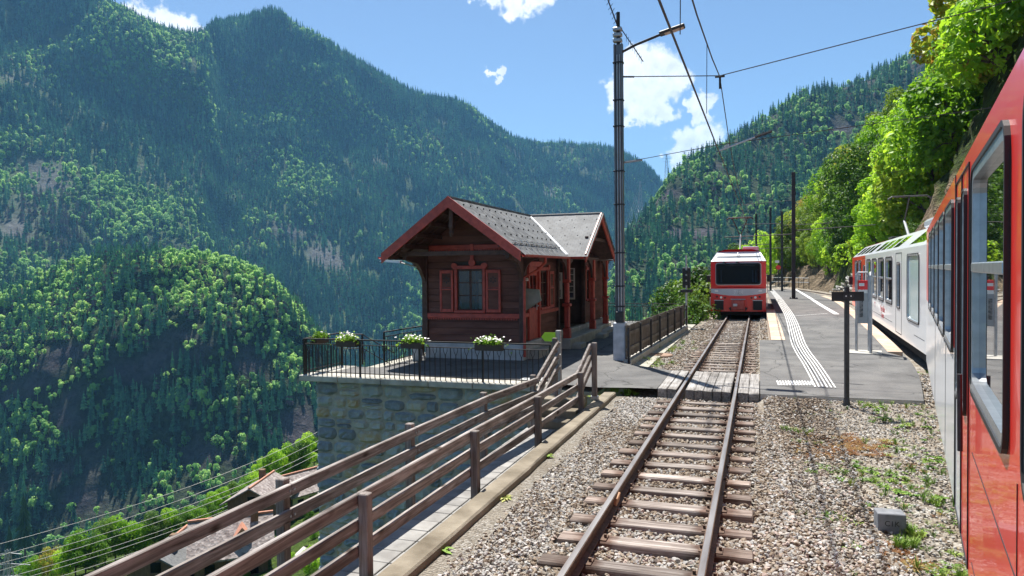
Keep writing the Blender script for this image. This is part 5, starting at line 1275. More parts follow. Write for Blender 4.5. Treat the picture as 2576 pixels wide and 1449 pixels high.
def car_shell(t, L, holes_l, paint, roofcol, zb=.42, ztop=3.20, zroof=3.40, W2=2.66, roof_windows=()):
    # local frame: x = 0 is the platform-side skin, +x into the car, y along it, z up
    def wall(mb, x0, x1, holes):
        wall_shell(mb, holes, lambda a, z, k: (x0 + (x1 - x0) * k, a, z), 0, L, zb, ztop)
    mb = MB(); wall(mb, 0, .045, holes_l); body = mb.build('body', paint, t)
    mb = MB(); wall(mb, W2, W2 - .045, holes_l); mb.build('far_side', paint, t)
    # roof: lofted curve with lower skirt
    prof = [(0, ztop), (.06, ztop + .05), (.42, zroof - .09), (.8, zroof), (W2 - .8, zroof), (W2 - .42, zroof - .09), (W2 - .06, ztop + .05), (W2, ztop)]
    mb = MB(); rows = [[(x, y, z) for x, z in prof] for y in (0, L)]; loftrows(mb, rows, False, (False, False)); mb.v = mb.v
    for y in (0, L): mb.add([(x, y, z) for x, z in prof], [tuple(range(len(prof)))])
    mb.build('roof', roofcol, t, smooth=False)
    mb = MB(); mb.box((.05, .02, ztop - .15), (W2 - .05, L - .02, ztop - .10)); mb.build('ceiling', 'interior_grey', t)
    mb = MB(); mb.box((.05, .02, zb), (W2 - .05, L - .02, .95)); mb.build('floor', 'interior_grey', t)
    for y in (0.0, L - .05): MB().box((.046, y, zb), (W2 - .046, y + .05, ztop)).build('end_wall', paint, t)
    MB().box((.25, .3, .12), (W2 - .25, L - .3, zb - .002)).build('underframe', 'under_dark', t)
    return body
def side_window(t, y0, y1, z0, z1, bar=None, fw=.055, glass='train_glass', r=.10, proud=.022, fmat='alu', far=None, half=False):
    cy, cz, w, h = (y0 + y1) / 2, (z0 + z1) / 2, y1 - y0, z1 - z0
    mb = MB(); ring(mb, rrect(cy, cz, w + .03 + fw * 1.0, h + .03 + fw * 1.0, r + .03), rrect(cy, cz, w + .02, h + .02, r), lambda p: (-proud, p[0], p[1]), lambda p: (.02, p[0], p[1])); f = mb.build('window', 'black_rubber', t)
    mb = MB(); ring(mb, rrect(cy, cz, w + .03, h + .03, r), rrect(cy, cz, w - fw * 2, h - fw * 2, r * .8), lambda p: (-proud + .008, p[0], p[1]), lambda p: (.03, p[0], p[1])); mb.build('frame', fmat, f)
    mb = MB()
    if half: mb.sheet([(.022, y0 + fw, bar), (.022, y1 - fw, bar), (.022, y1 - fw, z1 - fw), (.022, y0 + fw, z1 - fw)])     # lower light slid open
    else: mb.sheet([(.022, y, z) for y, z in rrect(cy, cz, w - fw * 1.6, h - fw * 1.6, r * .8)])
    mb.build('pane', glass, f, fix=False)
    if bar:
        mb = MB(); mb.box((-proud + .002, y0 + fw, bar - .028), (.05, y1 - fw, bar + .028), .006); mb.build('sliding_bar', fmat, f)
    if far is not None:
        mb = MB(); mb.sheet([(far, y, z) for y, z in ((y0, z0), (y1, z0), (y1, z1), (y0, z1))]); mb.build('far_pane', 'train_glass', f, fix=False)
    return f
def seat(t, x, y, s):
    o = put('seat', SEATM, t, (x, y, .95), (0, 0, 0 if s > 0 else math.pi)); return o
mb = MB(); mb.box((-.42, -.22, .38), (.42, .24, .50), .04); mb.box((-.42, -.30, .40), (.42, -.18, 1.18), .05); mb.box((-.3, -.2, 0), (.3, .2, .38), .02); SEATM = mb.mesh('seat', pm('seat_grey', (.05, .062, .06), (.09, .105, .10), 9, rough=.9))

# car 1: the one the view leans out of
t1 = thing('railway_carriage', 'glossy red carriage close at hand on the right, seen along its windows', 'train carriage', S1, -R(9.9))
Z0, Z1 = 1.72, 3.00
w1 = [(-4.6, -2.9), (-2.5, -.8), (-.45, 1.3), (1.62, 2.86), (3.42, 5.12)]; w1 = [w for w in w1 if w[0] > -2.7]
w2 = [(7.3, 8.65), (8.9, 10.25), (10.5, 11.85), (12.1, 13.45), (13.7, 15.05)]
Y0 = -3.0
holes = [(a - Y0, b - Y0, Z0, Z1) for a, b in w1 + w2] + [(5.72 - Y0, 6.0 - Y0, 1.45, 2.95), (6.42 - Y0, 6.7 - Y0, 1.45, 2.95)]
car1 = bpy.data.objects.new('carriage_frame', None)
bpy.data.objects.remove(car1)
t1.location = S1 + C1D * Y0
body1 = car_shell(t1, 17.6 - Y0, holes, 'car_one_paint', 'train_red', zb=.45)
for i, (a, b) in enumerate(w1 + w2): side_window(t1, a - Y0, b - Y0, Z0, Z1, bar=2.44, fw=.042 if a < 6 else .035, far=2.62)
# door pair with narrow lights
for (a, b) in ((5.50, 6.20), (6.22, 6.92)):
    mb = MB(); mb.box((-.012, a - Y0, .47), (.0, b - Y0, 3.12), .003); 
    mb = MB(); ring(mb, [(a - Y0, .47), (b - Y0, .47), (b - Y0, 3.12), (a - Y0, 3.12)], [(a - Y0 + .012, .482), (b - Y0 - .012, .482), (b - Y0 - .012, 3.108), (a - Y0 + .012, 3.108)], lambda p: (-.008, p[0], p[1]), lambda p: (.01, p[0], p[1])); d = mb.build('door', 'black_rubber', t1)
    c = (a + b) / 2 - Y0; side_window(t1, (5.72 if a < 6 else 6.42) - Y0, (6.0 if a < 6 else 6.7) - Y0, 1.45, 2.95, fw=.02, r=.05)
MB().tube([(-.05, 5.46 - Y0, 1.25), (-.055, 5.46 - Y0, 1.75)], .016, 6).build('grab_handle', 'steel_dark', t1)
MB().box((-.006, 7.02 - Y0, .47), (.002, 7.06 - Y0, 3.2)).build('panel_joint', 'black_rubber', t1)
for yy_ in (-.62, 1.46, 3.14, 8.78, 11.98): MB().box((-.003, yy_ - Y0 - .004, .47), (.002, yy_ - Y0 + .004, 1.66)).build('panel_joint', 'black_rubber', t1)
for za, zb_ in ((.62, .626), (1.30, 1.306)): MB().box((-.003, .0, za), (.002, 8.2, zb_)).build('panel_joint', 'black_rubber', t1)
for k_ in range(14): MB().cyl((-.008, .35 + k_ * .6, .55), (.002, .35 + k_ * .6, .55), .012, 8).build('rivet', 'steel_dark', t1)
for k, y in enumerate((-1.7, -.9, .2, 1.0, 2.3, 3.1, 4.3, 5.0, 8.0, 9.2, 10.4, 11.6, 12.8, 14)):
    for x in (.55, 2.1): seat(t1, x, y - Y0, 1 if k % 2 else -1)
# grey folding panel standing inside the second window
MB().box((.20, 3.6 - Y0, .95), (.28, 4.25 - Y0, 2.40), .02).box((.20, 4.3 - Y0, .95), (.28, 5.0 - Y0, 2.40), .02).build('vestibule_panel', pm('vestibule', (.16, .19, .18), (.27, .30, .29), 8, rough=.6, stretch=(1, 6, 1)), t1)
# painted signature-like flourish low on the side
def stroke(mb, pts, w, x=-.004):
    pts = [Vector((x, p[0] - Y0, p[1])) for p in pts]
    P_ = [Vector(p) for p in crom(np.array([list(p) for p in pts]), np.linspace(0, len(pts) - 1, len(pts) * 5))]
    for i in range(len(P_) - 1):
        d = (P_[i+1] - P_[i]).normalized(); s = Vector((0, d.z, -d.y)) * w / 2; mb.add([P_[i] - s, P_[i] + s, P_[i+1] + s, P_[i+1] - s], [(0, 1, 2, 3)])
mb = MB(); stroke(mb, [(2.75, 1.10), (2.78, 1.32), (2.70, 1.36), (2.66, 1.15), (2.68, .98), (2.60, 1.12), (2.56, 1.22), (2.55, 1.0)], .035)
stroke(mb, [(2.62, 1.02), (2.56, .80), (2.50, .66), (2.48, .80), (2.52, 1.0), (2.44, 1.12), (2.40, .92)], .035); stroke(mb, [(2.9, 1.02), (2.4, 1.04), (1.6, 1.08)], .06); stroke(mb, [(2.5, .92), (2.42, .78), (2.40, .70)], .03)
mb.build('white_lettering', 'train_white', t1, fix=False)
# articulation bellows between the carriages
t = thing('gangway', 'black rubber gangway bellows between the red and the white carriage', 'gangway', S1 + C1D * 17.65, -R(6.5))
for k in range(5): MB().box((.22, .02 + k * .15, .6), (2.4, .13 + k * .15, 3.35), .05).build('bellows_fold', 'black_rubber', t)

# car 2: panorama car ahead, white with a red cab end
t2 = thing('railway_carriage', 'white and red panoramic carriage standing along the far platform edge', 'train carriage', S2, -R(2.8))
L2 = 24.4; ZB2 = .42
wz0, wz1 = 1.30, 2.72
wins = [(6.6, 8.3), (9.0, 10.7), (11.4, 13.1), (13.8, 15.5), (18.5, 20.0), (20.6, 22.4)]
holes2 = [(a, b, wz0, wz1) for a, b in wins] + [(1.2, 3.2, 1.05, 2.75), (4.75, 5.35, 1.25, 2.55), (16.6, 17.3, 1.4, 2.5)]
wall_shell_body = MB(); wall_shell(wall_shell_body, holes2, lambda a, z, k: (.045 * k, a, z), 0, L2, ZB2, 2.95); wall_shell_body.build('body', 'car_two_paint', t2)
mb = MB(); wall_shell(mb, holes2, lambda a, z, k: (2.66 - .045 * k, a, z), 0, L2, ZB2, 2.95); mb.build('far_side', 'car_two_paint', t2)
# sloping roof shoulder with panorama lights, flat roof above
def shoulder(y, f): return (.02 + f * .62, y, 2.95 + f * .55)
rl = [(1.4, 3.9), (6.2, 7.7), (8.1, 9.6), (10.0, 11.5), (11.9, 13.4), (15.0, 16.6), (17.2, 18.8), (19.4, 21.0), (21.6, 23.2)]
ys2 = sorted({0, L2, *[a for r_ in rl for a in r_]}); mb = MB()
for i in range(len(ys2) - 1):
    ya, yb_ = ys2[i], ys2[i+1]; cyy = (ya + yb_) / 2
    fs_ = [0, 1] if not any(a < cyy < b for a, b in rl) else [0, .18, .82, 1]
    for j in range(len(fs_) - 1):
        if len(fs_) == 4 and j == 1: continue
        mb.add([shoulder(ya, fs_[j]), shoulder(yb_, fs_[j]), shoulder(yb_, fs_[j+1]), shoulder(ya, fs_[j+1])], [(0, 1, 2, 3)])
mb.build('roof_shoulder', 'train_white', t2, fix=False)
for a, b in rl:
    mb = MB(); mb.sheet([shoulder(a, .18), shoulder(b, .18), shoulder(b, .82), shoulder(a, .82)]); mb.build('roof_light', 'train_glass', t2, fix=False)
prof = [(.64, 3.50), (.8, 3.56), (1.9, 3.56), (2.02, 3.50), (2.64, 2.95)]; mb = MB(); loftrows(mb, [[(x, y, z) for x, z in prof] for y in (0, 15.5)], False, (False, False)); mb.build('roof', 'train_white', t2, fix=False)
mb = MB(); loftrows(mb, [[(x, y, z + .002) for x, z in prof] for y in (15.5, L2)], False, (False, False)); mb.build('roof', 'train_red', t2, fix=False)
for (a, b, z) in ((.5, 3.4, 3.95), (3.6, 6.2, 3.85)): MB().box((.8, a, 3.56), (2.0, b, z), .08).build('roof_box', 'train_grey', t2)
MB().box((.05, .02, ZB2), (2.61, L2 - .02, .9)).build('floor', 'interior_grey', t2)
for y in (0, L2 - .05): MB().box((.046, y, ZB2), (2.61, y + .05, 2.95)).build('end_wall', 'car_two_paint', t2)
MB().box((.2, .4, .10), (2.46, L2 - .4, ZB2 - .002)).build('underframe', 'under_dark', t2)
for y in (2.5, 4.5, 20, 22): MB().cyl((.65, y, .36), (.78, y, .36), .36, 18).build('wheel', 'under_dark', t2)
for a, b in wins: side_window(t2, a, b, wz0, wz1, bar=2.06, fw=.07, far=2.63)
side_window(t2, 4.75, 5.35, 1.25, 2.55, fw=.03, r=.06); side_window(t2, 16.6, 17.3, 1.4, 2.5, fw=.03, r=.06)
pm('frosted', (.42, .55, .55), (.46, .58, .58), 3, rough=.15, spec=.6)
side_window(t2, 1.2, 3.2, 1.05, 2.75, fw=.03, glass='frosted', r=.12)
for a, b in ((4.4, 5.7), (16.3, 17.6)):
    mb = MB(); ring(mb, [(a, .5), (b, .5), (b, 2.85), (a, 2.85)], [(a + .02, .52), (b - .02, .52), (b - .02, 2.83), (a + .02, 2.83)], lambda p: (-.005, p[0], p[1]), lambda p: (.01, p[0], p[1])); mb.build('door', 'steel_dark', t2)
for a, b, z in ((6.6, 14.5, .72), (.4, 2.0, .72)): MB().box((-.004, a, z - .006), (.002, b, z + .006)).build('panel_joint', 'steel_dark', t2)
pm('logo_red', (.50, .05, .06), rough=.5)
Mt = lambda y, z: Matrix(((0, 0, -1, -.004), (-1, 0, 0, y), (0, 1, 0, z), (0, 0, 0, 1)))
textobj('Mont-Blanc', .30, 'logo_red', t2, Mt(9.3, .98)); textobj('Express', .26, 'logo_red', t2, Mt(9.3, .76))
mb = MB()
for pts in ([(8.9, 1.12), (9.15, 1.36), (9.35, 1.16)], [(9.2, 1.14), (9.5, 1.28), (9.75, 1.12)]):
    for i in range(len(pts) - 1): mb.bar((-.006, *pts[i]), (-.006, *pts[i+1]), .004, .022)
mb.build('mountain_emblem', 'train_grey', t2)
for y in (12.0, 13.6): 
    mb = MB(); mb.add([(-.005, y - .13, 1.06), (-.005, y + .13, 1.06), (-.005, y + .13, 1.12), (-.005, y - .13, 1.12), (-.005, y - .04, .90), (-.005, y + .04, .90), (-.005, y + .04, 1.06), (-.005, y - .04, 1.06)], [(0, 1, 2, 3), (4, 5, 6, 7)]); mb.build('red_mark', 'logo_red', t2, fix=False)
MB().box((-.02, 23.7, 1.5), (-.2, 23.9, 1.95), .02).build('mirror', 'black_rubber', t2)
# pantograph folded on the roof
p = MB().box((.7, 13.2, 3.57), (1.9, 14.4, 3.63), .01).build('pantograph', 'steel_dark', t2)
MB().tube([(1.3, 13.3, 3.63), (1.3, 14.6, 4.3)], .05, 8).build('lower_arm', 'interior_grey', p); MB().tube([(1.3, 14.6, 4.3), (1.3, 13.2, 5.15)], .03, 6).build('upper_arm', 'steel_dark', p)
MB().tube([(.55, 13.2, 5.08), (.7, 13.2, 5.18), (1.9, 13.2, 5.18), (2.05, 13.2, 5.08)], .035, 6).build('collector_bar', 'steel_dark', p)
for k in range(12):
    for x in (.55, 2.1): seat(t2, x, 6.4 + k * 1.1, 1 if k % 2 else -1)
# ================================================================== masts, wires, signals, signs
MX, MY = -3.55, 19.4
t = thing('catenary_mast', 'tall dark steel mast with lamp arm and antenna beside the chalet path', 'mast', (MX, MY, 0))
mb = MB()
for x in (-.10, .10): mb.box((x - .022, -.07, 0), (x + .022, .07, 8.5), .006)
mb.box((-.085, -.012, 0), (.085, .012, 8.5)); mb.build('pole', pm('mast_steel', (.11, .113, .12), (.20, .203, .21), 4, rough=.4, metal=.6, stretch=(1, 1, .2)), t)
for x in (-.02, .05): MB().tube([(x, -.085, .9), (x, -.085, 8.2)], .017, 6).build('conduit', 'galvanised', t)
for z in (.95, 1.45, 2.0, 2.9, 4.2, 5.1, 6.3, 7.0, 8.0): MB().box((-.14, -.105, z - .02), (.14, .085, z + .02), .004).build('clamp_band', 'steel_dark', t)
MB().box((-.17, -.17, -.12), (.17, .17, 1.02), .025).build('base_casing', pm('casing', (.36, .38, .42), (.5, .52, .56), 5, rough=.5, metal=.3), t)
MB().box((-.09, -.20, 1.02), (.12, -.08, 1.32), .02).build('switch_box', 'steel_dark', t)
MB().tube([(.1, 0, 8.28), (.45, -.02, 8.42), (1.15, -.05, 8.62)], .035, 8).build('lamp_arm', 'steel_dark', t)
mb = MB(); M = Matrix.Translation((1.15, -.05, 8.63)) @ Matrix.Rotation(R(-13), 4, 'Y'); mb.box((-.05, -.13, -.035), (.62, .13, .045), .02, M); lh = mb.build('lamp_head', 'steel_dark', t)
mb = MB(); mb.box((.08, -.10, -.045), (.58, .10, -.037), 0, M); mb.build('lamp_lens', pm('lens', (.45, .40, .30), rough=.3), lh)
MB().tube([(0, 0, 8.5), (0, 0, 9.35)], .05, 8).build('mast_head', 'steel_dark', t)
an = MB(); a0, a1 = Vector((-.02, .0, 9.0)), Vector((-.75, -2.6, 11.6)); an.tube([a0, a1], .018, 5); an.build('antenna', 'steel_dark', t)
for k in range(26):
    p = a0.lerp(a1, (k + 1) / 27); MB().tube([p + Vector((-.07, .05, -.06)), p + Vector((.07, -.05, .06))], .007, 4).build('antenna_rod', 'steel_dark', t)
an = MB(); b0, b1 = Vector((.05, 0, 8.95)), Vector((.62, .3, 8.05)); an.tube([b0, b1], .014, 5); an.build('antenna', 'steel_dark', t)
for k in range(8):
    p = b0.lerp(b1, (k + 3) / 11); MB().tube([p + Vector((0, 0, -.13)), p + Vector((0, 0, .08))], .006, 4).build('antenna_rod', 'steel_dark', t)
for z in (8.6, 8.75, 8.9): MB().box((-.14, -.08, z - .05), (.1, .1, z + .05), .02).build('insulator_box', 'galvanised', t)
# overhead line of the straight track
def line(name, pts, r, m, label, cat, group=None):
    mb = MB(); mb.tube(pts, r, 5); o = mb.build(name, m); return tag(o, label, cat, group)
NODE_HI = Vector((TX + .05, 19.3, 7.35)); NODE_LO = Vector((TX + .05, 19.3, 5.45))
oh = thing('overhead_line', 'contact wire and carrier cable hung above the straight track', 'overhead wires', (TX, 10, 5))
OO = Vector(oh.location)
def ow(name, pts, r, m='steel_dark'): return MB().tube([Vector(p) - OO for p in pts], r, 5).build(name, m, oh)
cw = [(TX - .32, -8, 5.45), (TX - .12, 2, 5.45), (TX + .02, 19.3, 5.45), (TX + .25, 45, 5.45), (TX + .1, 70, 5.45)]
ow('contact_wire', cw, .016)
cc = [(TX - .2, -18, 7.4)] + [(TX + .05, y, 7.35 - 1.35 * (1 - ((y - 0.3) / 19) ** 2)) for y in (-12, -6, 0, 6, 12, 16)] + [tuple(NODE_HI)]
ow('carrier_cable', cc, .014)
c2 = [tuple(NODE_HI)] + [(TX + .05 + .004 * (y - 19), y, 7.35 - 1.3 * (1 - ((y - 38) / 19) ** 2)) for y in (24, 30, 38, 46, 52)] + [(TX + .25, 57, 7.3)]
ow('carrier_cable', c2, .014)
for y in (5.2, 9.5, 14.5, 24, 30): 
    zt = float(np.interp(y, [p[1] for p in (cc + c2[1:])], [p[2] for p in (cc + c2[1:])])); ow('dropper', [(TX + .04, y, zt), (TX + .03, y, 5.45)], .007)
ow('hanger', [NODE_HI, (NODE_HI.x, NODE_HI.y, 7.05)], .03); ow('hanger', [(NODE_HI.x - .12, NODE_HI.y, 7.36), (NODE_HI.x + .12, NODE_HI.y, 7.36)], .03)
ow('span_wire', [(MX + .13, MY, 7.62), NODE_HI + Vector((0, 0, .03)), (9.5, 19.0, 9.05)], .013)
ow('insulator', [(MX + .13, MY, 7.62), (MX + .42, MY, 7.59)], .024)
ow('steady_wire', [(MX + .13, MY, 5.33), (TX - .0, 19.3, 5.62), (8.8, 19, 6.3)], .009)
ow('insulator', [(MX + .13, MY, 5.33), (MX + .62, MY, 5.37)], .03, 'interior_grey')
ow('steady_arm', [(TX + .02, 19.3, 5.47), (TX + .9, 19.25, 5.75)], .022, 'alu'); ow('insulator', [(TX + .9, 19.25, 5.75), (TX + 1.3, 19.2, 5.86)], .035)
# platform mast and those further on
def mast(x, y, h, label, r=.11, z0=.0, arms=(), group='masts along the far platform'):
    t = thing('line_mast', label, 'mast', (x, y, z0), 0, group)
    mb = MB(); mb.box((-r, -r, 0), (r, r, h), .012); mb.build('pole', 'steel_dark', t)
    for s in (-1, 1):
        for q in (-1, 1): MB().cyl((s * (r + .09), q * (r + .09), 0), (s * (r + .09), q * (r + .09), .10), .025, 6).build('anchor_bolt', 'steel_dark', t)
    MB().box((-r - .15, -r - .15, -.02), (r + .15, r + .15, .03), .005).build('base_plate', 'steel_dark', t)
    for (dx, z, L, rise) in arms: 
        MB().tube([(0, 0, z), (dx * L, 0, z + rise)], .032, 6).build('cross_arm', 'steel_dark', t)
    return t
mast(2.35, 54.5, 8.9, 'thick dark mast standing on the platform behind the black cross board', .125, .26, ((-1, 4.55, 4.7, -.1), (1, 4.8, 5.2, .25)))
mast(2.1, 72, 7.5, 'thin dark mast at the far platform end, first behind the thick mast', .10, .2, ((-1, 6.4, 3.5, 0), (1, 6.2, 4.2, .1)))
mast(1.1, 73, 8.0, 'pale thin mast at the far platform end beside the round sign', .10, .2, ((-1, 4.5, 3.2, 0),))
mast(-.2, 78, 7.8, 'dark thin mast at the far platform end nearest the oncoming railcar', .10, .2, ((-1, 5.2, 2.2, 0), (1, 4.2, 4, .1)))
ow('span_wire', [(2.35, 54.5, 7.9), (11, 55, 9.2)], .012); ow('span_wire', [(2.35, 54.5, 7.2), (-1, 54.5, 7.0), (-2, 54.5, 7.05)], .012)
# signal beside the board fence
p = onz(1727, 818, -.05)
t = thing('track_signal', 'slim signal post with stacked dark lamps at the end of the board fence', 'signal', (p.x, p.y, -.15))
MB().cyl((0, 0, 0), (0, 0, 3.2), .045, 10).build('pole', 'galvanised', t); MB().box((-.17, -.02, 1.75), (.17, .12, 2.65), .02).build('signal_box', 'steel_dark', t)
for z in (1.95, 2.2, 2.45): MB().lathe([(.07, 0), (.09, .0), (.09, .12), (.07, .12)], (0, 0, 0), 12).build('lamp_hood', 'black_rubber', t).matrix_local = Matrix.Translation((0, -.02, z)) @ Matrix.Rotation(R(90), 4, 'X')
MB().box((-.25, -.1, 1.55), (.25, .14, 1.68), .01).build('platform_bracket', 'steel_dark', t)
# black cross board on its post in the gravel
p = onz(2130, 1030, -.17)
t = thing('cross_board', 'black rectangular signal board with two white lamps on a grey post', 'signal', (p.x, p.y, -.19), R(18))
MB().box((-.036, -.036, 0), (.036, .036, 2.28), .006).build('post', 'steel_dark', t)
MB().box((-.3, -.075, 2.02), (.28, -.047, 2.19), .004).build('board', 'black_rubber', t)
for x in (-.05, .04): MB().cyl((x, -.07, 2.11), (x, -.085, 2.11), .013, 10).build('lamp', 'lamp_glass', t); 
for x in (-.05, .04): MB().lathe([(.05, 0), (.055, 0), (.055, .012), (.05, .012)], (0, 0, 0), 14).build('lamp_ring', 'steel_dark', t).matrix_local = Matrix.Translation((x, -.072, 2.11)) @ Matrix.Rotation(R(90), 4, 'X')
MB().lathe([(.09, 0), (.085, .05), (.05, .22), (.048, .24)], (0, 0, 0), 8).build('foot', 'steel_dark', t)
MB().box((-.22, -.2, -.06), (.26, .2, .012), .01).build('base_slab', 'concrete', t)
# information stele with tubular hoops
p = onplat(2180, 885)
t = thing('information_stand', 'steel tube stand with red and grey notice panels on the platform', 'information stand', (p.x, p.y, zplat(p.y)), -R(8)); t.scale = (1.5, 1.2, 1)
for x0, x1, yy in ((-.17, .04, 0.1), (.07, .07, -.35)):
    if x0 != x1: MB().tube([(x0, yy, 0), (x0, yy, 2.12), (x0 + .03, yy, 2.2), (x1 - .03, yy, 2.2), (x1, yy, 2.12), (x1, yy, 0)], .024, 8).build('hoop', 'galvanised', t)
    else: MB().tube([(x0, .1, 0), (x0, .1, 2.12), (x0, .06, 2.2), (x0, -.3, 2.2), (x0, -.35, 2.12), (x0, -.35, 0)], .024, 8).build('hoop', 'galvanised', t)
a = MB().box((-.145, .08, .78), (.02, .12, 1.62), .006).build('notice_panel', 'interior_grey', t); MB().box((-.14, .074, 1.72), (.015, .12, 1.98), .006).build('red_panel', 'train_red', t); MB().box((-.13, .07, 1.82), (-.04, .073, 1.9)).build('panel_letters', 'paper_white', t); MB().box((-.14, .076, 1.62), (.015, .12, 1.71), .004).build('white_panel', 'paper_white', t)
MB().box((-.12, .073, .95), (-.06, .079, 1.5)).build('notice_sheet', 'notice_photo', t)
MB().box((-.3, -.45, -.02), (.25, .3, .012), .005).build('base_plate', 'concrete', t)
# small round sign and pale box at the far platform end
p = onplat(1958, 722)
t = thing('round_sign', 'small round red-rimmed sign on a thin post at the far platform end', 'sign', (p.x, p.y, zplat(p.y)))
MB().cyl((0, 0, 0), (0, 0, 3.0), .05, 8).build('post', 'steel_dark', t); MB().cyl((0, -.06, 2.25), (0, -.075, 2.25), .26, 18).build('sign_disc', 'paper_white', t)
MB().lathe([(.19, 0), (.27, 0), (.27, .02), (.19, .02)], (0, 0, 0), 18).build('sign_rim', 'train_red', t).matrix_local = Matrix.Translation((0, -.07, 2.25)) @ Matrix.Rotation(R(90), 4, 'X'); MB().box((-.35, -.08, 2.75), (.1, -.05, 3.05), .004).build('white_plate', 'paper_white', t)
# far-end barrier
a, b = onplat(1940, 718), onplat(2035, 722); L = (b - a).length
t = thing('barrier_rail', 'low grey tube barrier across the far end of the platform', 'barrier', a, math.atan2(b.y - a.y, b.x - a.x))
for z in (1.0, .5): MB().tube([(0, 0, z), (L, 0, z)], .035, 6).build('rail', 'galvanised', t)
for k in range(9): MB().tube([(L * k / 8, 0, -.2), (L * k / 8, 0, 1.0)], .035, 6).build('post', 'steel_dark', t)
# concrete block in the gravel with its stencilled letters
p = onz(2240, 1325, -.18); t = thing('marker_block', 'small grey concrete block half sunk in the gravel near the red carriage', 'marker block', (p.x, p.y, -.2), R(4))
MB().box((-.13, -.07, -.1), (.13, .12, .17), .008).build('block', pm('block_grey', (.13, .135, .145), (.22, .225, .24), 8, rough=.8), t)
textobj('C1K', .075, 'black_rubber', t, Matrix.Translation((0, -.0715, .07)) @ Matrix.Rotation(R(90), 4, 'X'))
# wooden wedge lying against the left rail
p = onz(1548, 1253, -.06); o = MB().box((-.035, -.09, -.05), (.035, .09, .05), .006).build('wooden_wedge', pm('fresh_wood', (.38, .20, .11), (.48, .28, .16), 12, rough=.8)); o.location = (p.x, p.y, -.07); o.rotation_euler = (R(8), R(10), 0); tag(o, 'small orange-brown wooden wedge lying against the rail', 'wedge')
# round cover in the gravel beyond the crossing
p = onz(1655, 893, -.15); o = MB().lathe([(0, .02), (.42, .02), (.44, 0), (.44, -.05)], (p.x, p.y, -.15), 22).build('manhole_cover', pm('rust_cover', (.24, .15, .10), (.33, .22, .16), 6, rough=.9)); tag(o, 'round rust-brown manhole cover in the gravel beside the track', 'manhole cover')
# ================================================================== near hillside, trees, village, power lines
landmat('hillside_soil', (.030, .038, .016), (.24, .185, .125), (.075, .11, .025), .12)
landmat('slope_grass', (.055, .09, .02), (.16, .14, .11), (.12, .19, .035), .15)
def xbase(y):
    return t2x(min(max(y, -5), 90)) + HW + 1.15 if y < 90 else 5.7 - (y - 90) * .14
yy = [-12, 0, 10, 18, 26, 34, 42, 50, 58, 66, 74, 84, 96, 112, 135, 165]
prof = [(-.4, -.4), (.1, 1.2), (.6, 3.8), (1.4, 6.2), (3.4, 10.8), (6.5, 18.0), (11, 28), (17, 40), (34, 64)]
def hprof(y):
    k = sstep(52, 66, y); out = []
    for (dx, z) in prof:
        zz = z * (1 - .45 * k); xx = dx + (1.2 * min(z, 6) * .25) * k; out.append((xbase(y) + xx, y, zz))
    return out
P = np.array([hprof(y) for y in yy]).transpose(1, 0, 2)
G = crom(P, np.linspace(0, len(prof) - 1, 70)); G = np.stack([crom(G[i], np.linspace(0, len(yy) - 1, 150)) for i in range(70)])
rk = np.zeros((70, 150), np.float32)
for i in range(70):
    for j in range(150):
        x, y, z = G[i, j]; a = min(1, max(0, z / 1.5)); q = fbm(x * .35, y * .35, z * .35, 5)
        G[i, j, 0] += (.75 * q + .35 * fbm(x * 1.3, y * 1.3, z * 1.3, 3)) * (.25 + .75 * a); G[i, j, 2] += .35 * fbm(x * .6 + 7, y * .6, z * .6, 3) * a
        rk[i, j] = (1 - sstep(5.0, 8.5, z + 1.5 * q)) if 20 < y < 68 else (1 - sstep(2.5, 6, z)) * .8
land('rocky_bank', G, rk, 'hillside_soil')
GH = G
def hill_z(x, y):     # height of the bank at a place
    j = int(np.argmin(np.abs(GH[20, :, 1] - y))); return float(np.interp(x, GH[:, j, 0], GH[:, j, 2]))
leafmat('leaf_bright', [(0, (.055, .15, .008)), (.35, (.135, .31, .014)), (.7, (.24, .45, .022)), (1, (.38, .58, .05))], .5, attr=False, rough=.5)
leafmat('leaf_olive', [(0, (.055, .11, .010)), (.4, (.14, .24, .018)), (.75, (.26, .38, .03)), (.97, (.34, .38, .035)), (1, (.34, .24, .04))], .4, attr=False, rough=.5)
leafmat('leaf_deep', [(0, (.022, .062, .010)), (.5, (.06, .145, .018)), (1, (.13, .24, .03))], .4, attr=False, rough=.5)
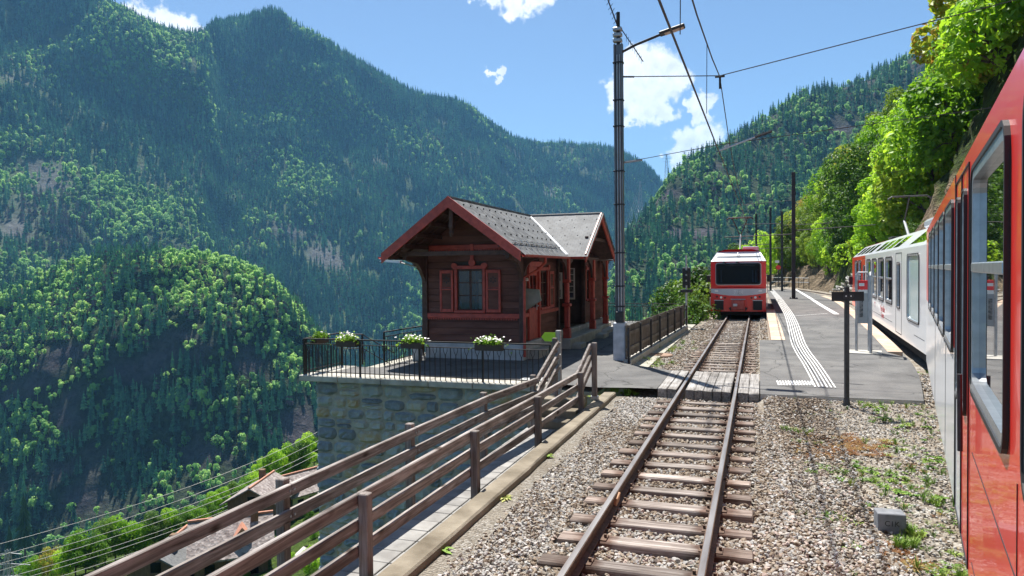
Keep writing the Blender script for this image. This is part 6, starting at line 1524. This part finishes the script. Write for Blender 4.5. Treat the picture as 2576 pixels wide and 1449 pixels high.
def near_tree(seed, h, r, n, s, m, base=.3, lobes=11):
    # returns trunk mesh and crown mesh: limbs fork into lobes, leaves fill each lobe's outer shell
    rr = random.Random(seed); tr_ = MB(); cr = MB(); top = Vector((rr.uniform(-.4, .4), rr.uniform(-.4, .4), h * .72))
    tr_.tube([(0, 0, -1.2), (0.05, 0, h * .2), (rr.uniform(-.15, .15), rr.uniform(-.15, .15), h * .42), top], [.17, .14, .10, .03], 7); lb = []
    for k in range(lobes):
        a = k * 2.4 + rr.uniform(-.4, .4); z = h * (base + (.92 - base) * (k + .5) / lobes); w = r * (1 - abs((k + .5) / lobes - .42) * 1.05) ; q = w * rr.uniform(.45, .85)
        c = Vector((q * math.cos(a), q * math.sin(a), z)); cr_ = r * rr.uniform(.30, .50); lb.append((c, cr_))
        st = Vector((0, 0, max(h * .12, z - r * .6))); tr_.tube([st, st.lerp(c, .5) + Vector((0, 0, .15)), c], [.06, .035, .012], 5)
    for k in range(n):
        c, q = lb[k % lobes]; d = Vector((rr.gauss(0, 1), rr.gauss(0, 1), rr.gauss(.15, .9))).normalized(); p = c + d * q * (rr.uniform(.55, 1.0) ** .5) * (1 + .25 * mnoise.noise(d * 2.2 + c))
        nr = (d * .8 + Vector((rr.gauss(0, .6), rr.gauss(0, .6), rr.gauss(.35, .5)))).normalized(); a = nr.orthogonal().normalized(); t_ = rr.uniform(0, 6.28); b = nr.cross(a); a, b = a * math.cos(t_) + b * math.sin(t_), b * math.cos(t_) - a * math.sin(t_)
        e = s * rr.uniform(.55, 1.3); cr.add([p - a * e * .5, p + b * e * .34 + nr * e * .08, p + a * e * .6, p - b * e * .34 + nr * e * .08], [(0, 1, 2), (0, 2, 3)])
    return tr_.mesh('trunk', 'bark'), cr.mesh('crown', m, fix=False)
KIND = {'bright': [near_tree(11, 9, 3.1, 5200, .30, 'leaf_bright'), near_tree(12, 10.5, 3.3, 5600, .30, 'leaf_bright'), near_tree(13, 8, 3.4, 5200, .28, 'leaf_bright')],
        'olive': [near_tree(14, 10, 3.0, 5200, .27, 'leaf_olive'), near_tree(15, 9, 3.3, 5200, .27, 'leaf_olive')], 'deep': [near_tree(16, 10, 3.2, 5000, .30, 'leaf_deep'), near_tree(17, 12, 3.4, 5200, .32, 'leaf_deep')],
        'shrub': [near_tree(41, 3.2, 2.1, 2600, .26, 'leaf_bright', .06, 9), near_tree(42, 2.6, 2.3, 2600, .25, 'leaf_bright', .04, 9), near_tree(43, 3.6, 1.9, 2600, .26, 'leaf_olive', .06, 9)],
        'bush': [near_tree(18, 2.3, 1.5, 1500, .19, 'leaf_deep', .12, 7), near_tree(19, 2.0, 1.7, 1500, .18, 'leaf_deep', .1, 7)]}
def plant_tree(kind, i, loc, s, label, cat='tree', group='trees on the bank above the carriages', name='broadleaf_tree', lean=(0, 0)):
    tm, cm = KIND[kind][i % len(KIND[kind])]; t = thing(name, label, cat, loc, random.uniform(0, 6.28), group); t.scale = (s, s, s * random.uniform(.9, 1.12)); t.rotation_mode = 'ZYX'; t.rotation_euler = (lean[0], lean[1], random.uniform(0, 6.28))
    put('trunk', tm, t); put('crown', cm, t); return t
TREEPOS = []
rt = random.Random(21); k = 0
for row, (dx, y0, y1, st, s0) in enumerate(((1.9, 68, 122, 3.8, .72), (3.4, 62, 122, 3.8, .86), (5.4, 42, 118, 3.8, .98), (8.0, 26, 112, 4.6, 1.0), (11.0, 24, 104, 5.0, 1.05), (15, 22, 96, 5.6, 1.1))):
    y = y0
    while y < y1:
        x = xbase(y) + dx + rt.uniform(-.8, .8); z = hill_z(x, y) - .2
        q = mnoise.noise(Vector((x * .09, y * .07, 3.3))); kind = 'olive' if q > .33 else ('deep' if q < -.48 else 'bright')
        TREEPOS.append((kind, k, Vector((x, y, z)), s0 * rt.uniform(.8, 1.15) * (1 - .14 * sstep(58, 85, y)))); k += 1; y += st * rt.uniform(.8, 1.2)
NAMES = {'bright': ('bright lime-green', 'broad'), 'olive': ('olive-yellow', 'broad'), 'deep': ('dark green', 'tall')}
def where(p):
    u, v, d = project(np.array([list(p + Vector((0, 0, 4)))])); return u[0], v[0], d[0]
cnt = {}
def tree_label(kind, p):
    u, v, d = where(p); nm = NAMES[kind][0]
    h = 'at the top of the bank' if v < 180 else ('midway up the bank' if v < 400 else 'low on the bank')
    w = 'above the red carriage roof' if u > 2330 else ('above the white carriage' if u > 2160 else ('over the stone retaining wall' if u > 2040 else 'beyond the far platform masts'))
    return '%s broadleaf tree %s, %s' % (nm, h, w)
for kind, i, p, s in TREEPOS:
    u, v, d = where(p)
    if u < 1500 or u > 3000 or d < 3: continue
    plant_tree(kind, i, p, s, tree_label(kind, p), lean=(rt.uniform(-.06, .06), rt.uniform(-.28, -.05)), group='%s' % tree_label(kind, p))
for i in range(220):           # shrubs knitting the bank together
    y = rt.uniform(9, 112); dx = rt.uniform(2.2, 13) if y > 66 else rt.uniform(4.8, 14); x = xbase(y) + dx; p = Vector((x, y, hill_z(x, y) - .35)); u, v, d = where(p)
    if u < 1500 or u > 2900 or d < 4: continue
    plant_tree('shrub', i, p, rt.uniform(.75, 1.35), 'dense green shrub growing between the trees on the bank', 'bush', 'shrubs between the trees on the bank', 'shrub', lean=(0, rt.uniform(-.3, -.1)))
for i, (y, dx, sc_) in enumerate(((44, 5.6, 1.8), (49, 4.6, 1.7), (53, 5.4, 1.9), (57, 4.2, 1.7), (60, 5.6, 2.0), (64, 4.4, 1.8), (68, 5.6, 1.9), (50, 7.4, 2.0), (56, 7.6, 2.0), (63, 7.6, 2.1), (72, 5.0, 1.7), (38, 6.4, 1.7), (33, 7.0, 1.7), (41, 8.0, 1.9))):
    x = xbase(y) + dx; plant_tree('shrub', i, (x, y, hill_z(x, y) - .4), sc_, 'large lime-green bush bulging out from the bank above the rock face', 'bush', 'large bushes above the rock face', 'shrub', lean=(0, rt.uniform(-.35, -.2)))
# trees round the bend behind the oncoming railcar, and the shrubs beside its track
for i, (u, v, d, s, kd) in enumerate(((1890, 640, 95, .75, 'bright'), (1925, 655, 100, .7, 'bright'), (1870, 655, 110, .6, 'olive'), (1950, 650, 110, .75, 'bright'), (1975, 640, 105, .8, 'deep'), (1845, 668, 100, .5, 'deep'))):
    p = at(u, v, d); p.z = -.5 + (.0 if i < 3 else .5); plant_tree(kd, i, p, s, '%s tree round the bend behind the oncoming railcar' % NAMES[kd][0], group='%s trees behind the railcar' % kd)
for i, (x, y, s) in enumerate(((-3.3, 38.5, .9), (-3.6, 42, 1.2), (-3.2, 46, 1.3), (-3.9, 36, .8), (-3.5, 50, 1.3), (-4.4, 40, 1.0), (-4.6, 46, 1.1))):
    plant_tree('bush', i, (x, y, -.9), s, 'sunlit green bush on the slope beside the oncoming railcar', 'bush', 'bushes beside the oncoming railcar', 'bush')
for i in range(12):
    y = rt.uniform(20, 75); x = xbase(y) + rt.uniform(.4, 1.9); plant_tree('bush', i, (x, y, hill_z(x, y) - .3), rt.uniform(.35, .75), 'small green shrub clinging to the rock face behind the carriages', 'bush', 'shrubs on the rock face', 'bush')
# stone retaining wall at the far bend: rough stones on a battered face
rw = thing('far_stone_wall', 'sloping dry-stone retaining wall beside the far bend of the track', 'retaining wall', (xbase(64), 64, 0)); RO = Vector(rw.location)
stonemat('far_stone', [(.1, (.12, .11, .10)), (.4, (.26, .25, .23)), (.7, (.38, .37, .34)), (1, (.46, .44, .40))])
sm_ = []
for kk in range(6):
    bm = bmesh.new(); rr = random.Random(kk)
    for q in range(12): bm.verts.new((rr.uniform(-.2, .2), rr.uniform(-.26, .26), rr.uniform(-.15, .15)))
    bmesh.ops.convex_hull(bm, input=bm.verts); me = bpy.data.meshes.new('stone'); bm.to_mesh(me); bm.free(); me.materials.append(MATS['far_stone']); sm_.append(me)
c_ = 0; rowsz = list(np.arange(0, 4.6, .30))
core = MB(); core.grid([[(xbase(y) - .05 + z * .32 - RO.x, y - RO.y, z - .3) for y in np.arange(56, 82, 2)] for z in (0, 1.5, 3, min(4.7, 4.7))]); core.build('wall_core', 'hillside_soil', rw)
for zi, z in enumerate(rowsz):
    y = 57.0 + zi * .5
    while y < 80 - zi * .9 and c_ < 300:
        put('stone', sm_[c_ % 6], rw, (xbase(y) - .1 + z * .32 - RO.x + rt.uniform(-.06, .06), y - RO.y, z - .1), (rt.uniform(-.3, .3), rt.uniform(-.3, .3), rt.uniform(-.4, .4)), (1, rt.uniform(1.2, 2.1), 1.05)); y += rt.uniform(.7, 1.1); c_ += 1

# ---- slope below the terrace, village and its gardens
yy = np.linspace(-60, 130, 40); rowsL = []
profL = [(-3.4, -.9), (-3.9, -5.0), (-10.8, -7.0), (-18, -11), (-30, -19), (-45, -26), (-58, -29.5), (-72, -31.5), (-86, -35.5), (-102, -48), (-130, -90), (-175, -150), (-240, -220)]
PL = np.array([[(x * (1 + .0 * y), y, z) for y in (-60, -20, 10, 40, 70, 100, 130)] for x, z in profL], float)
GL = crom(PL, np.linspace(0, len(profL) - 1, 90)); GL = np.stack([crom(GL[i], np.linspace(0, 6, 80)) for i in range(90)])
for i in range(90):
    for j in range(80):
        x, y, z = GL[i, j]; a = min(1, max(0, (-x - 11) / 10)); GL[i, j, 2] += a * (1.6 * fbm(x * .05, y * .05, 1, 4))
land('village_slope', GL, np.zeros((90, 80), np.float32), 'slope_grass')
def slope_z(x, y):
    j = int(np.argmin(np.abs(GL[40, :, 1] - y))); col = GL[:, j]; o_ = np.argsort(col[:, 0]); return float(np.interp(x, col[o_, 0], col[o_, 2]))
def onslope(u, v):
    d = ray(u, v); 
    for s in np.arange(14, 260, .5):
        p = CAM + d * s
        if p.z < slope_z(p.x, p.y): return p
    return p
def tilemat(name, a, b_):
    m, nt, b, out = newmat(name); b.inputs['Roughness'].default_value = .85
    v = coords(nt, 'World'); vo = nt.nodes.new('ShaderNodeTexVoronoi'); vo.inputs['Scale'].default_value = 3.2; link(nt, v, vo.inputs['Vector']); sep = nt.nodes.new('ShaderNodeSeparateColor'); link(nt, vo.outputs['Color'], sep.inputs[0])
    link(nt, ramp_node(nt, sep.outputs[0], [(0, a), (1, b_)]).outputs[0], b.inputs['Base Color']); bp = nt.nodes.new('ShaderNodeBump'); bp.inputs['Distance'].default_value = .06; link(nt, vo.outputs['Distance'], bp.inputs['Height']); link(nt, bp.outputs[0], b.inputs['Normal'])
tilemat('roof_tile', (.16, .125, .115), (.36, .31, .29)); pm('ridge_tile', (.42, .17, .10), (.50, .24, .16), 3, rough=.8); pm('village_wood', (.10, .055, .03), (.22, .13, .07), 6, rough=.85, stretch=(4, 4, .3)); pm('village_wall', (.55, .55, .54), (.66, .65, .63), 2, rough=.9)
def village_house(label, loc, rz, w, l, h, rh, wallm, roofm='roof_tile', dormer=False, chim=None):
    t = thing('village_house', label, 'house', loc, rz); e = .7
    mb = MB(); mb.box((-w/2, -l/2, -6), (w/2, l/2, h)); mb.prism([(-w/2, -l/2, h), (w/2, -l/2, h), (0, -l/2, h + rh)], (0, .0, 0), (0, l, 0)); mb.build('wall', wallm, t)
    for s in (-1, 1):
        k = rh / (w / 2); mb = MB(); mb.prism([(0, -l/2 - e, h + rh + .18), (s * (w/2 + e), -l/2 - e, h - e * k + .18), (s * (w/2 + e), -l/2 - e, h - e * k + .02), (0, -l/2 - e, h + rh + .02)], (0, 0, 0), (0, l + 2 * e, 0)); rf = mb.build('roof', roofm, t)
        for q in range(3): MB().box((s * (w/2 + .01), -l * .3 + q * l * .3 - .45, h * .35), (s * (w/2 + .05), -l * .3 + q * l * .3 + .45, h * .75)).build('window', 'cab_glass', t)
    MB().tube([(0, -l/2 - e, h + rh + .2), (0, l/2 + e, h + rh + .2)], .16, 6).build('ridge', 'ridge_tile', t)
    for s in (-1, 1):
        f = MB().box((-.5, s * (l/2 + .01), h * .9), (.5, s * (l/2 + .06), h * .9 + 1.0)).build('window', 'cab_glass', t); MB().box((-.6, s * (l/2 + .0), h * .9 - .1), (.6, s * (l/2 + .09), h * .9)).build('sill', 'village_wood', f)
    if chim: MB().box((chim[0] - .35, chim[1] - .35, h), (chim[0] + .35, chim[1] + .35, h + rh + 1.1), .05).build('chimney', 'village_wood', t)
    if dormer:
        d = MB(); s = dormer; d.prism([(s * .8, -.9 + 1, h + rh * .45), (s * .8, .9 + 1, h + rh * .45), (s * .8, 0 + 1, h + rh * .45 + 1.1)], (0, 0, 0), (s * w * .3, 0, 0)); d.build('dormer', 'ridge_tile', t)
    return t
def vh(u, v, depth, ground, **kw):
    p = at(u, 724, depth); return Vector((p.x, p.y, slope_z(p.x, p.y) + ground))
village_house('wooden village house with brown tiled roof and dormer below the walkway', vh(570, 1362, 72, 0), R(-50), 6.4, 6.6, 3.6, 2.3, 'village_wood', dormer=1, chim=(.4, 2.2))
village_house('village house with low hipped brown roof behind the fence post', vh(650, 1285, 92, 0), R(15), 6.2, 6.4, 3.6, 1.7, 'village_wood', chim=(-.6, 1.5))
village_house('white-walled village house with brown roof close to the stone wall', vh(745, 1238, 98, 0), R(-20), 5.6, 6.0, 3.6, 1.7, 'village_wall')
village_house('village house with pale slab roof at the bottom edge of the view', vh(415, 1448, 72, 0), R(20), 5.6, 6.4, 2.6, 1.6, 'village_wood', 'slate', chim=(.8, -1))
# paved lane below the terrace wall
mb = MB(); pts = [onslope(u, v) for u, v in ((720, 1455), (800, 1375), (870, 1335), (960, 1300))]; rows = []
for p in pts: rows.append([(p.x - 1.8, p.y, slope_z(p.x - 1.8, p.y) + .35), (p.x + 2.0, p.y + .6, slope_z(p.x - 1.8, p.y) + .38)])
mb.grid(rows); struct('lane', mb, 'concrete')
# garden bushes and trees along the village slope
bl = 0
for (u, v, s, kd) in ((790, 1150, .9, 'bright'), (770, 1170, 1.0, 'bright'), (740, 1185, .9, 'bright'), (700, 1205, 1.0, 'bright'), (660, 1215, .85, 'bright'), (625, 1240, .8, 'bright'), (590, 1262, .7, 'deep'), (560, 1280, .7, 'bright'), (520, 1300, .7, 'bright'), (480, 1322, .7, 'bright'), (430, 1345, .75, 'bright'), (390, 1360, .7, 'deep'), (340, 1375, .8, 'bright'), (290, 1392, .8, 'bright'), (240, 1412, .8, 'bright'), (190, 1428, .8, 'bright'), (680, 1225, .9, 'bright'), (645, 1235, .8, 'bright'), (605, 1262, .7, 'bright'), (540, 1290, .7, 'bright'), (500, 1312, .65, 'bright'), (455, 1335, .7, 'bright'), (410, 1352, .6, 'olive'), (365, 1368, .7, 'bright'), (315, 1384, .7, 'bright'), (265, 1402, .7, 'deep'), (215, 1420, .75, 'bright'), (160, 1434, .7, 'bright'), (720, 1195, .9, 'bright'), (755, 1178, .9, 'deep'), (530, 1270, .5, 'olive'), (130, 1440, .7, 'olive'), (80, 1455, .7, 'bright'),
                      (785, 1250, .5, 'bright'), (778, 1300, .4, 'bright'), (790, 1330, .3, 'bright'), (780, 1420, .25, 'bright'), (360, 1440, .3, 'bright'), (810, 1200, .7, 'bright'), (840, 1160, .8, 'bright'), (735, 1400, .22, 'bright'), (620, 1430, .2, 'bright')):
    p = onslope(u, v + 25); plant_tree(kd, bl, (p.x, p.y, p.z - .35), s * .66, 'sunlit %s garden tree on the village slope below the walkway' % NAMES[kd][0], 'tree', '%s garden trees' % kd); bl += 1
# tall conifers standing below, at the corner of the view
spruce = conifer_mesh(31, 26, 4.4, 13, 11); m_ = leafmat('spruce_near', [(0, (.012, .040, .018)), (.5, (.035, .085, .030)), (1, (.075, .14, .045))], .2, attr=False); spruce.materials[0] = m_
for (u, v, d, s) in ((62, 1345, 300, .95), (25, 1400, 290, .7), (100, 1400, 310, .7)):
    p = at(u, v, d); t = thing('spruce_tree', 'tall spruce standing alone in the gorge at the lower left corner' if s > .9 else 'smaller spruce flanking the tall one at the lower left corner', 'tree', (p.x, p.y, p.z - 8 * s), 0, None if s > .9 else 'small spruces flanking the tall one'); t.scale = (s, s, s); put('crown', spruce, t)
    MB().tube([(0, 0, -4), (0, 0, 5)], [.5, .35], 6).build('trunk', 'bark', t)
# power lines crossing below the terrace
pm('wire_bright', (.5, .48, .45), rough=.5, metal=.3)
for i, (v0, v1) in enumerate(((1362, 1078), (1392, 1100), (1412, 1122), (1430, 1133), (1452, 1160), (1466, 1168), (1490, 1186), (1515, 1196))):
    a, b = at(-60, v0 + 22, 62), at(860, v1 - 24, 120); pts = []
    for k in range(13):
        f = k / 12; p = a.lerp(b, f); p.z -= 1.6 * 4 * f * (1 - f); pts.append(p)
    o = MB().tube(pts, .028, 4).build('power_cable', 'wire_bright'); tag(o, 'thin pale power cable sagging across the valley below the terrace', 'power cable', 'power cables below the terrace')
def lattice(label, loc, h, w, group=None, m='galvanised', r=.1, bays=8):
    t = thing('pylon', label, 'pylon', loc, .4, group)
    lv = [(h * k / bays, w * (1 - .8 * k / bays)) for k in range(bays + 1)]
    for sx, sy in ((1, 1), (1, -1), (-1, 1), (-1, -1)): MB().tube([(sx * q / 2, sy * q / 2, z) for z, q in lv], r, 4).build('leg', m, t)
    for k in range(bays):
        (z0, q0), (z1, q1) = lv[k], lv[k+1]; mb = MB()
        for s in (-1, 1):
            mb.tube([(-q0/2, s * q0/2, z0), (q1/2, s * q1/2, z1)], r * .6, 4); mb.tube([(s * q0/2, -q0/2, z0), (s * q1/2, q1/2, z1)], r * .6, 4); mb.tube([(q0/2, s * q0/2, z0), (-q1/2, s * q1/2, z1)], r * .6, 4)
        o = mb.build('bracing', m, t); o['kind'] = 'stuff'
    for f, L in ((.72, .34), (.84, .42), (.95, .26)): MB().tube([(-h * L / 2, 0, h * f), (0, 0, h * f + h * .02), (h * L / 2, 0, h * f)], r * .9, 4).build('cross_arm', m, t)
    return t
p = at(22, 1470, 66); lattice('pale steel lattice pylon head at the bottom left corner', (p.x, p.y, p.z - 6), 9.2, 1.4, r=.045)
for (u, v, d, h, lb) in ((1677, 450, 900, 30, 'grey lattice pylon standing in the notch between the mountain and the hillside'), (1722, 425, 940, 22, 'faint pylon top rising behind the wooded ridge'), (1611, 535, 820, 36, 'thin pylon standing against the dark blue far slope')):
    p = at(u, v, d); lattice(lb, p, h, 5, r=.16)
for i in range(6):
    a = at(1611 - 8 + 3 * i, 480 + 6 * i, 820); b = at(1500 + 8 * i, 760, 560); o = MB().tube([a, a.lerp(b, .5) - Vector((0, 0, 6)), b], .03, 4).build('power_cable', 'steel_dark'); tag(o, 'faint power cable descending from the far pylon behind the mast', 'power cable', 'cables of the far pylon')
# ================================================================== ballast, weeds
def stone_protos(n, m, flat=.75):
    out = []
    for k in range(n):
        rr = random.Random(100 + k); bm = bmesh.new()
        for q in range(13):
            d = Vector((rr.gauss(0, 1), rr.gauss(0, 1), rr.gauss(0, 1))).normalized() * rr.uniform(.75, 1.1); bm.verts.new((d.x * rr.uniform(.9, 1.25), d.y, d.z * flat))
        r_ = bmesh.ops.convex_hull(bm, input=bm.verts); bmesh.ops.delete(bm, geom=[v for v in bm.verts if not v.link_faces], context='VERTS')
        me = bpy.data.meshes.new('ballast_stone'); bm.to_mesh(me); bm.free(); me.materials.append(MATS[m]); out.append(me)
    return out
def tintmat(name, stops, rough=.9):
    m, nt, b, out = newmat(name); b.inputs['Roughness'].default_value = rough; b.inputs['Specular IOR Level'].default_value = .3
    a = nt.nodes.new('ShaderNodeAttribute'); a.attribute_type = 'INSTANCER'; a.attribute_name = 'tint'; link(nt, ramp_node(nt, a.outputs['Fac'], stops).outputs[0], b.inputs['Base Color'])
tintmat('ballast', [(0, (.09, .065, .048)), (.2, (.17, .125, .088)), (.45, (.28, .22, .16)), (.6, (.31, .275, .23)), (.8, (.345, .335, .315)), (.93, (.50, .48, .45)), (1, (.33, .18, .115))])
protos = stone_protos(8, 'ballast')
def strew(boxes):
    P = []; S = []; T = []
    for (x0, x1, y0, y1, dens, smin, smax, zup, tn, acc) in boxes:
        n = int((x1 - x0) * (y1 - y0) * dens); X = rng.uniform(x0, x1, n); Y = rng.uniform(y0, y1, n)
        for x, y in zip(X, Y):
            if acc and not acc(x, y): continue
            s = rng.uniform(smin, smax); P.append((x, y, groundz(x, y) + s * .35 + rng.uniform(0, zup))); S.append(s); T.append(tn(x, y))
    return np.array(P), np.array(S), np.array(T)
def tone(x, y): return min(.965, max(0, .50 + .30 * mnoise.noise(Vector((x * .7, y * .5, 4))) + rng.normal(0, .26)))
def tone_l(x, y): return min(.94, max(0, .66 + .2 * mnoise.noise(Vector((x * .7, y * .5, 4))) + rng.normal(0, .2)))
def clear(x, y):
    for rx in (TX - .533, TX + .533):
        if abs(x - rx) < .055: return False
    if 14.75 < y < 17.85 and x > -2.02: return False
    if abs(x - TX) < .93 and abs((y + 6 + .29) % .58 - .29) < .125 and mnoise.noise(Vector((x * 9, y * 9, 0))) < .55: return False
    return True
def edgeL(x, y): return x > -2.62 + .12 * mnoise.noise(Vector((y * 1.1, 0, 0))) + (.06 * mnoise.noise(Vector((y * 6, 2, 0)))) and clear(x, y)
def patchy(x, y): 
    if y > 14.82 + .1 * mnoise.noise(Vector((x * 2, 0, 0))): return False
    q = mnoise.noise(Vector((x * .55, y * .55, 8))); return rng.random() < min(1, max(.30, .62 + .5 * q - .10 * (x - 1)))
P1, S1_, T1 = strew([(-2.78, -1.85, 1.5, 14.85, 2200, .010, .029, .03, tone_l, edgeL), (-1.95, .35, 1.5, 14.85, 2200, .014, .033, .04, tone, edgeL),
                    (-2.4, .05, 17.7, 26, 650, .022, .045, .05, tone, clear), (-3.2, -1.9, 18, 34, 420, .02, .045, .02, tone_l, None), (-2.4, .3, 26, 38, 420, .03, .055, .05, tone, clear)])
scatter('track_ballast', P1, S1_, rng.uniform(0, 6.28, len(P1)), rng.integers(0, 8, len(P1)), T1, protos, 'grey and tan crushed stone ballast between the sleepers', 'ballast', tilt=rng.uniform(-.6, .6, (len(P1), 2)))
P2, S2_, T2_ = strew([(.3, 1.2, 1.5, 14.9, 1900, .010, .030, .03, tone, patchy), (1.2, 4.0, 1.5, 14.9, 850, .006, .025, .02, tone_l, patchy), (2.6, 4.6, 14.9, 19, 420, .015, .04, .02, tone_l, lambda x, y: x > pright(y) + .03),
                      (-2.8, -2.3, 1, 14, 900, .004, .016, 0, tone_l, lambda x, y: rng.random() < (x + 2.85) * 1.6)])
scatter('loose_gravel', P2, S2_, rng.uniform(0, 6.28, len(P2)), rng.integers(0, 8, len(P2)), T2_, protos, 'loose mixed gravel between the track and the red carriage', 'gravel', tilt=rng.uniform(-.6, .6, (len(P2), 2)))
# weeds: tufts of blades, leafy rosettes and rusty dry cushions
tintmat('weed_green', [(0, (.05, .12, .015)), (.5, (.13, .25, .025)), (.8, (.24, .34, .05)), (1, (.36, .36, .10))], .7); tintmat('weed_rust', [(0, (.10, .04, .018)), (.5, (.20, .085, .03)), (.8, (.28, .17, .06)), (1, (.30, .27, .10))], .9)
def tuft(seed, n, h, spread, w, m, flat=False):
    rr = random.Random(seed); mb = MB()
    for k in range(n):
        a = rr.uniform(0, 6.28); l = h * rr.uniform(.5, 1.2); q = spread * rr.uniform(.1, 1); b0 = Vector((q * math.cos(a) * .4, q * math.sin(a) * .4, 0)); d = Vector((math.cos(a), math.sin(a), 0)); s = Vector((-d.y, d.x, 0)) * w * rr.uniform(.7, 1.3)
        m1 = b0 + d * q * .6 + Vector((0, 0, l * .7)); tip = b0 + d * q * 1.5 + Vector((0, 0, l * (.55 if flat else 1.0)))
        mb.add([b0 - s * .5, b0 + s * .5, m1 + s * .6, tip, m1 - s * .6], [(0, 1, 2, 4), (4, 2, 3)])
    return mb.mesh('weed', m, fix=False)
wp = [tuft(1, 26, .13, .07, .007, 'weed_green'), tuft(2, 16, .07, .09, .028, 'weed_green', True), tuft(3, 60, .035, .10, .006, 'weed_rust', True), tuft(4, 34, .05, .10, .010, 'weed_green', True)]
W = []
def patch(u, v, n, ru, kinds, s=(.35, .85), tint=(.2, .9)):
    c = onz(u, v, -.18)
    for k in range(int(n * .75)):
        x, y = c.x + rng.normal(0, ru), c.y + rng.normal(0, ru); 
        if kinds == [2]: s = (.5, 1.15)
        if clear(x, y) and not (y > 14.85 and .0 < x < pright(max(y, 14.9))): W.append((x, y, groundz(x, y) + .005, rng.uniform(*s), rng.choice(kinds), rng.uniform(*tint)))
for u, v, n, r_, kd in ((2000, 1015, 10, .10, [0, 1]), (2060, 1010, 26, .22, [2, 3, 1]), (2150, 1020, 26, .2, [1, 3, 0]), (2190, 1035, 18, .12, [0, 1]), (2250, 1025, 30, .3, [2, 3, 0]), (2010, 1085, 14, .10, [0]), (2000, 1110, 22, .12, [2, 0]), (2100, 1120, 90, .30, [2]), (2150, 1105, 50, .22, [2]), (2060, 1140, 30, .2, [2]),
                      (2230, 1060, 24, .2, [0, 3]), (2260, 1120, 24, .25, [0, 3, 1]), (2300, 1075, 14, .15, [1, 3]), (2170, 1200, 40, .3, [3, 0]), (2250, 1190, 40, .25, [3, 0, 1]), (2120, 1180, 24, .2, [3]), (2290, 1335, 26, .07, [0, 1]), (2280, 1370, 26, .06, [0]), (2225, 1375, 30, .06, [2]), (2140, 1365, 10, .05, [1, 3]), (2340, 1260, 18, .08, [1, 0]), (2260, 1240, 12, .07, [1]), (2380, 1440, 30, .12, [3, 0]), (2100, 1300, 16, .2, [3]), (2300, 1420, 30, .09, [2]), (2350, 1150, 20, .15, [1, 3]), (2320, 950, 20, .2, [0, 3]), (2330, 990, 18, .15, [0, 1])):
    patch(u, v, n, r_, kd)
for u, v, n, r_, kd in ((1650, 915, 40, .3, [0, 3, 1]), (1700, 880, 40, .4, [0, 3]), (1735, 865, 26, .4, [3, 0]), (1600, 905, 10, .15, [0]), (1590, 990, 8, .1, [1, 0]), (1545, 985, 6, .06, [0]), (1370, 1150, 3, .015, [1]), (1270, 1255, 3, .012, [1]), (1110, 1385, 2, .01, [1]), (1500, 1000, 4, .05, [1])):
    patch(u, v, n, r_, kd, (.7, 1.3), (.4, 1.0))
for k in range(700):
    x, y = rng.uniform(.6, 3.2), rng.uniform(2.5, 14.7); q = mnoise.noise(Vector((x * .9, y * .9, 20)))
    if q > .05: W.append((x, y, groundz(x, y) + .003, rng.uniform(.25, .7), rng.choice([3, 3, 2, 0]), rng.uniform(.1, .9)))
W = np.array(W)
scatter('weeds', W[:, :3], W[:, 3], rng.uniform(0, 6.28, len(W)), W[:, 4].astype(int), W[:, 5], wp, 'sparse green and rusty weeds growing through the gravel', 'weeds')
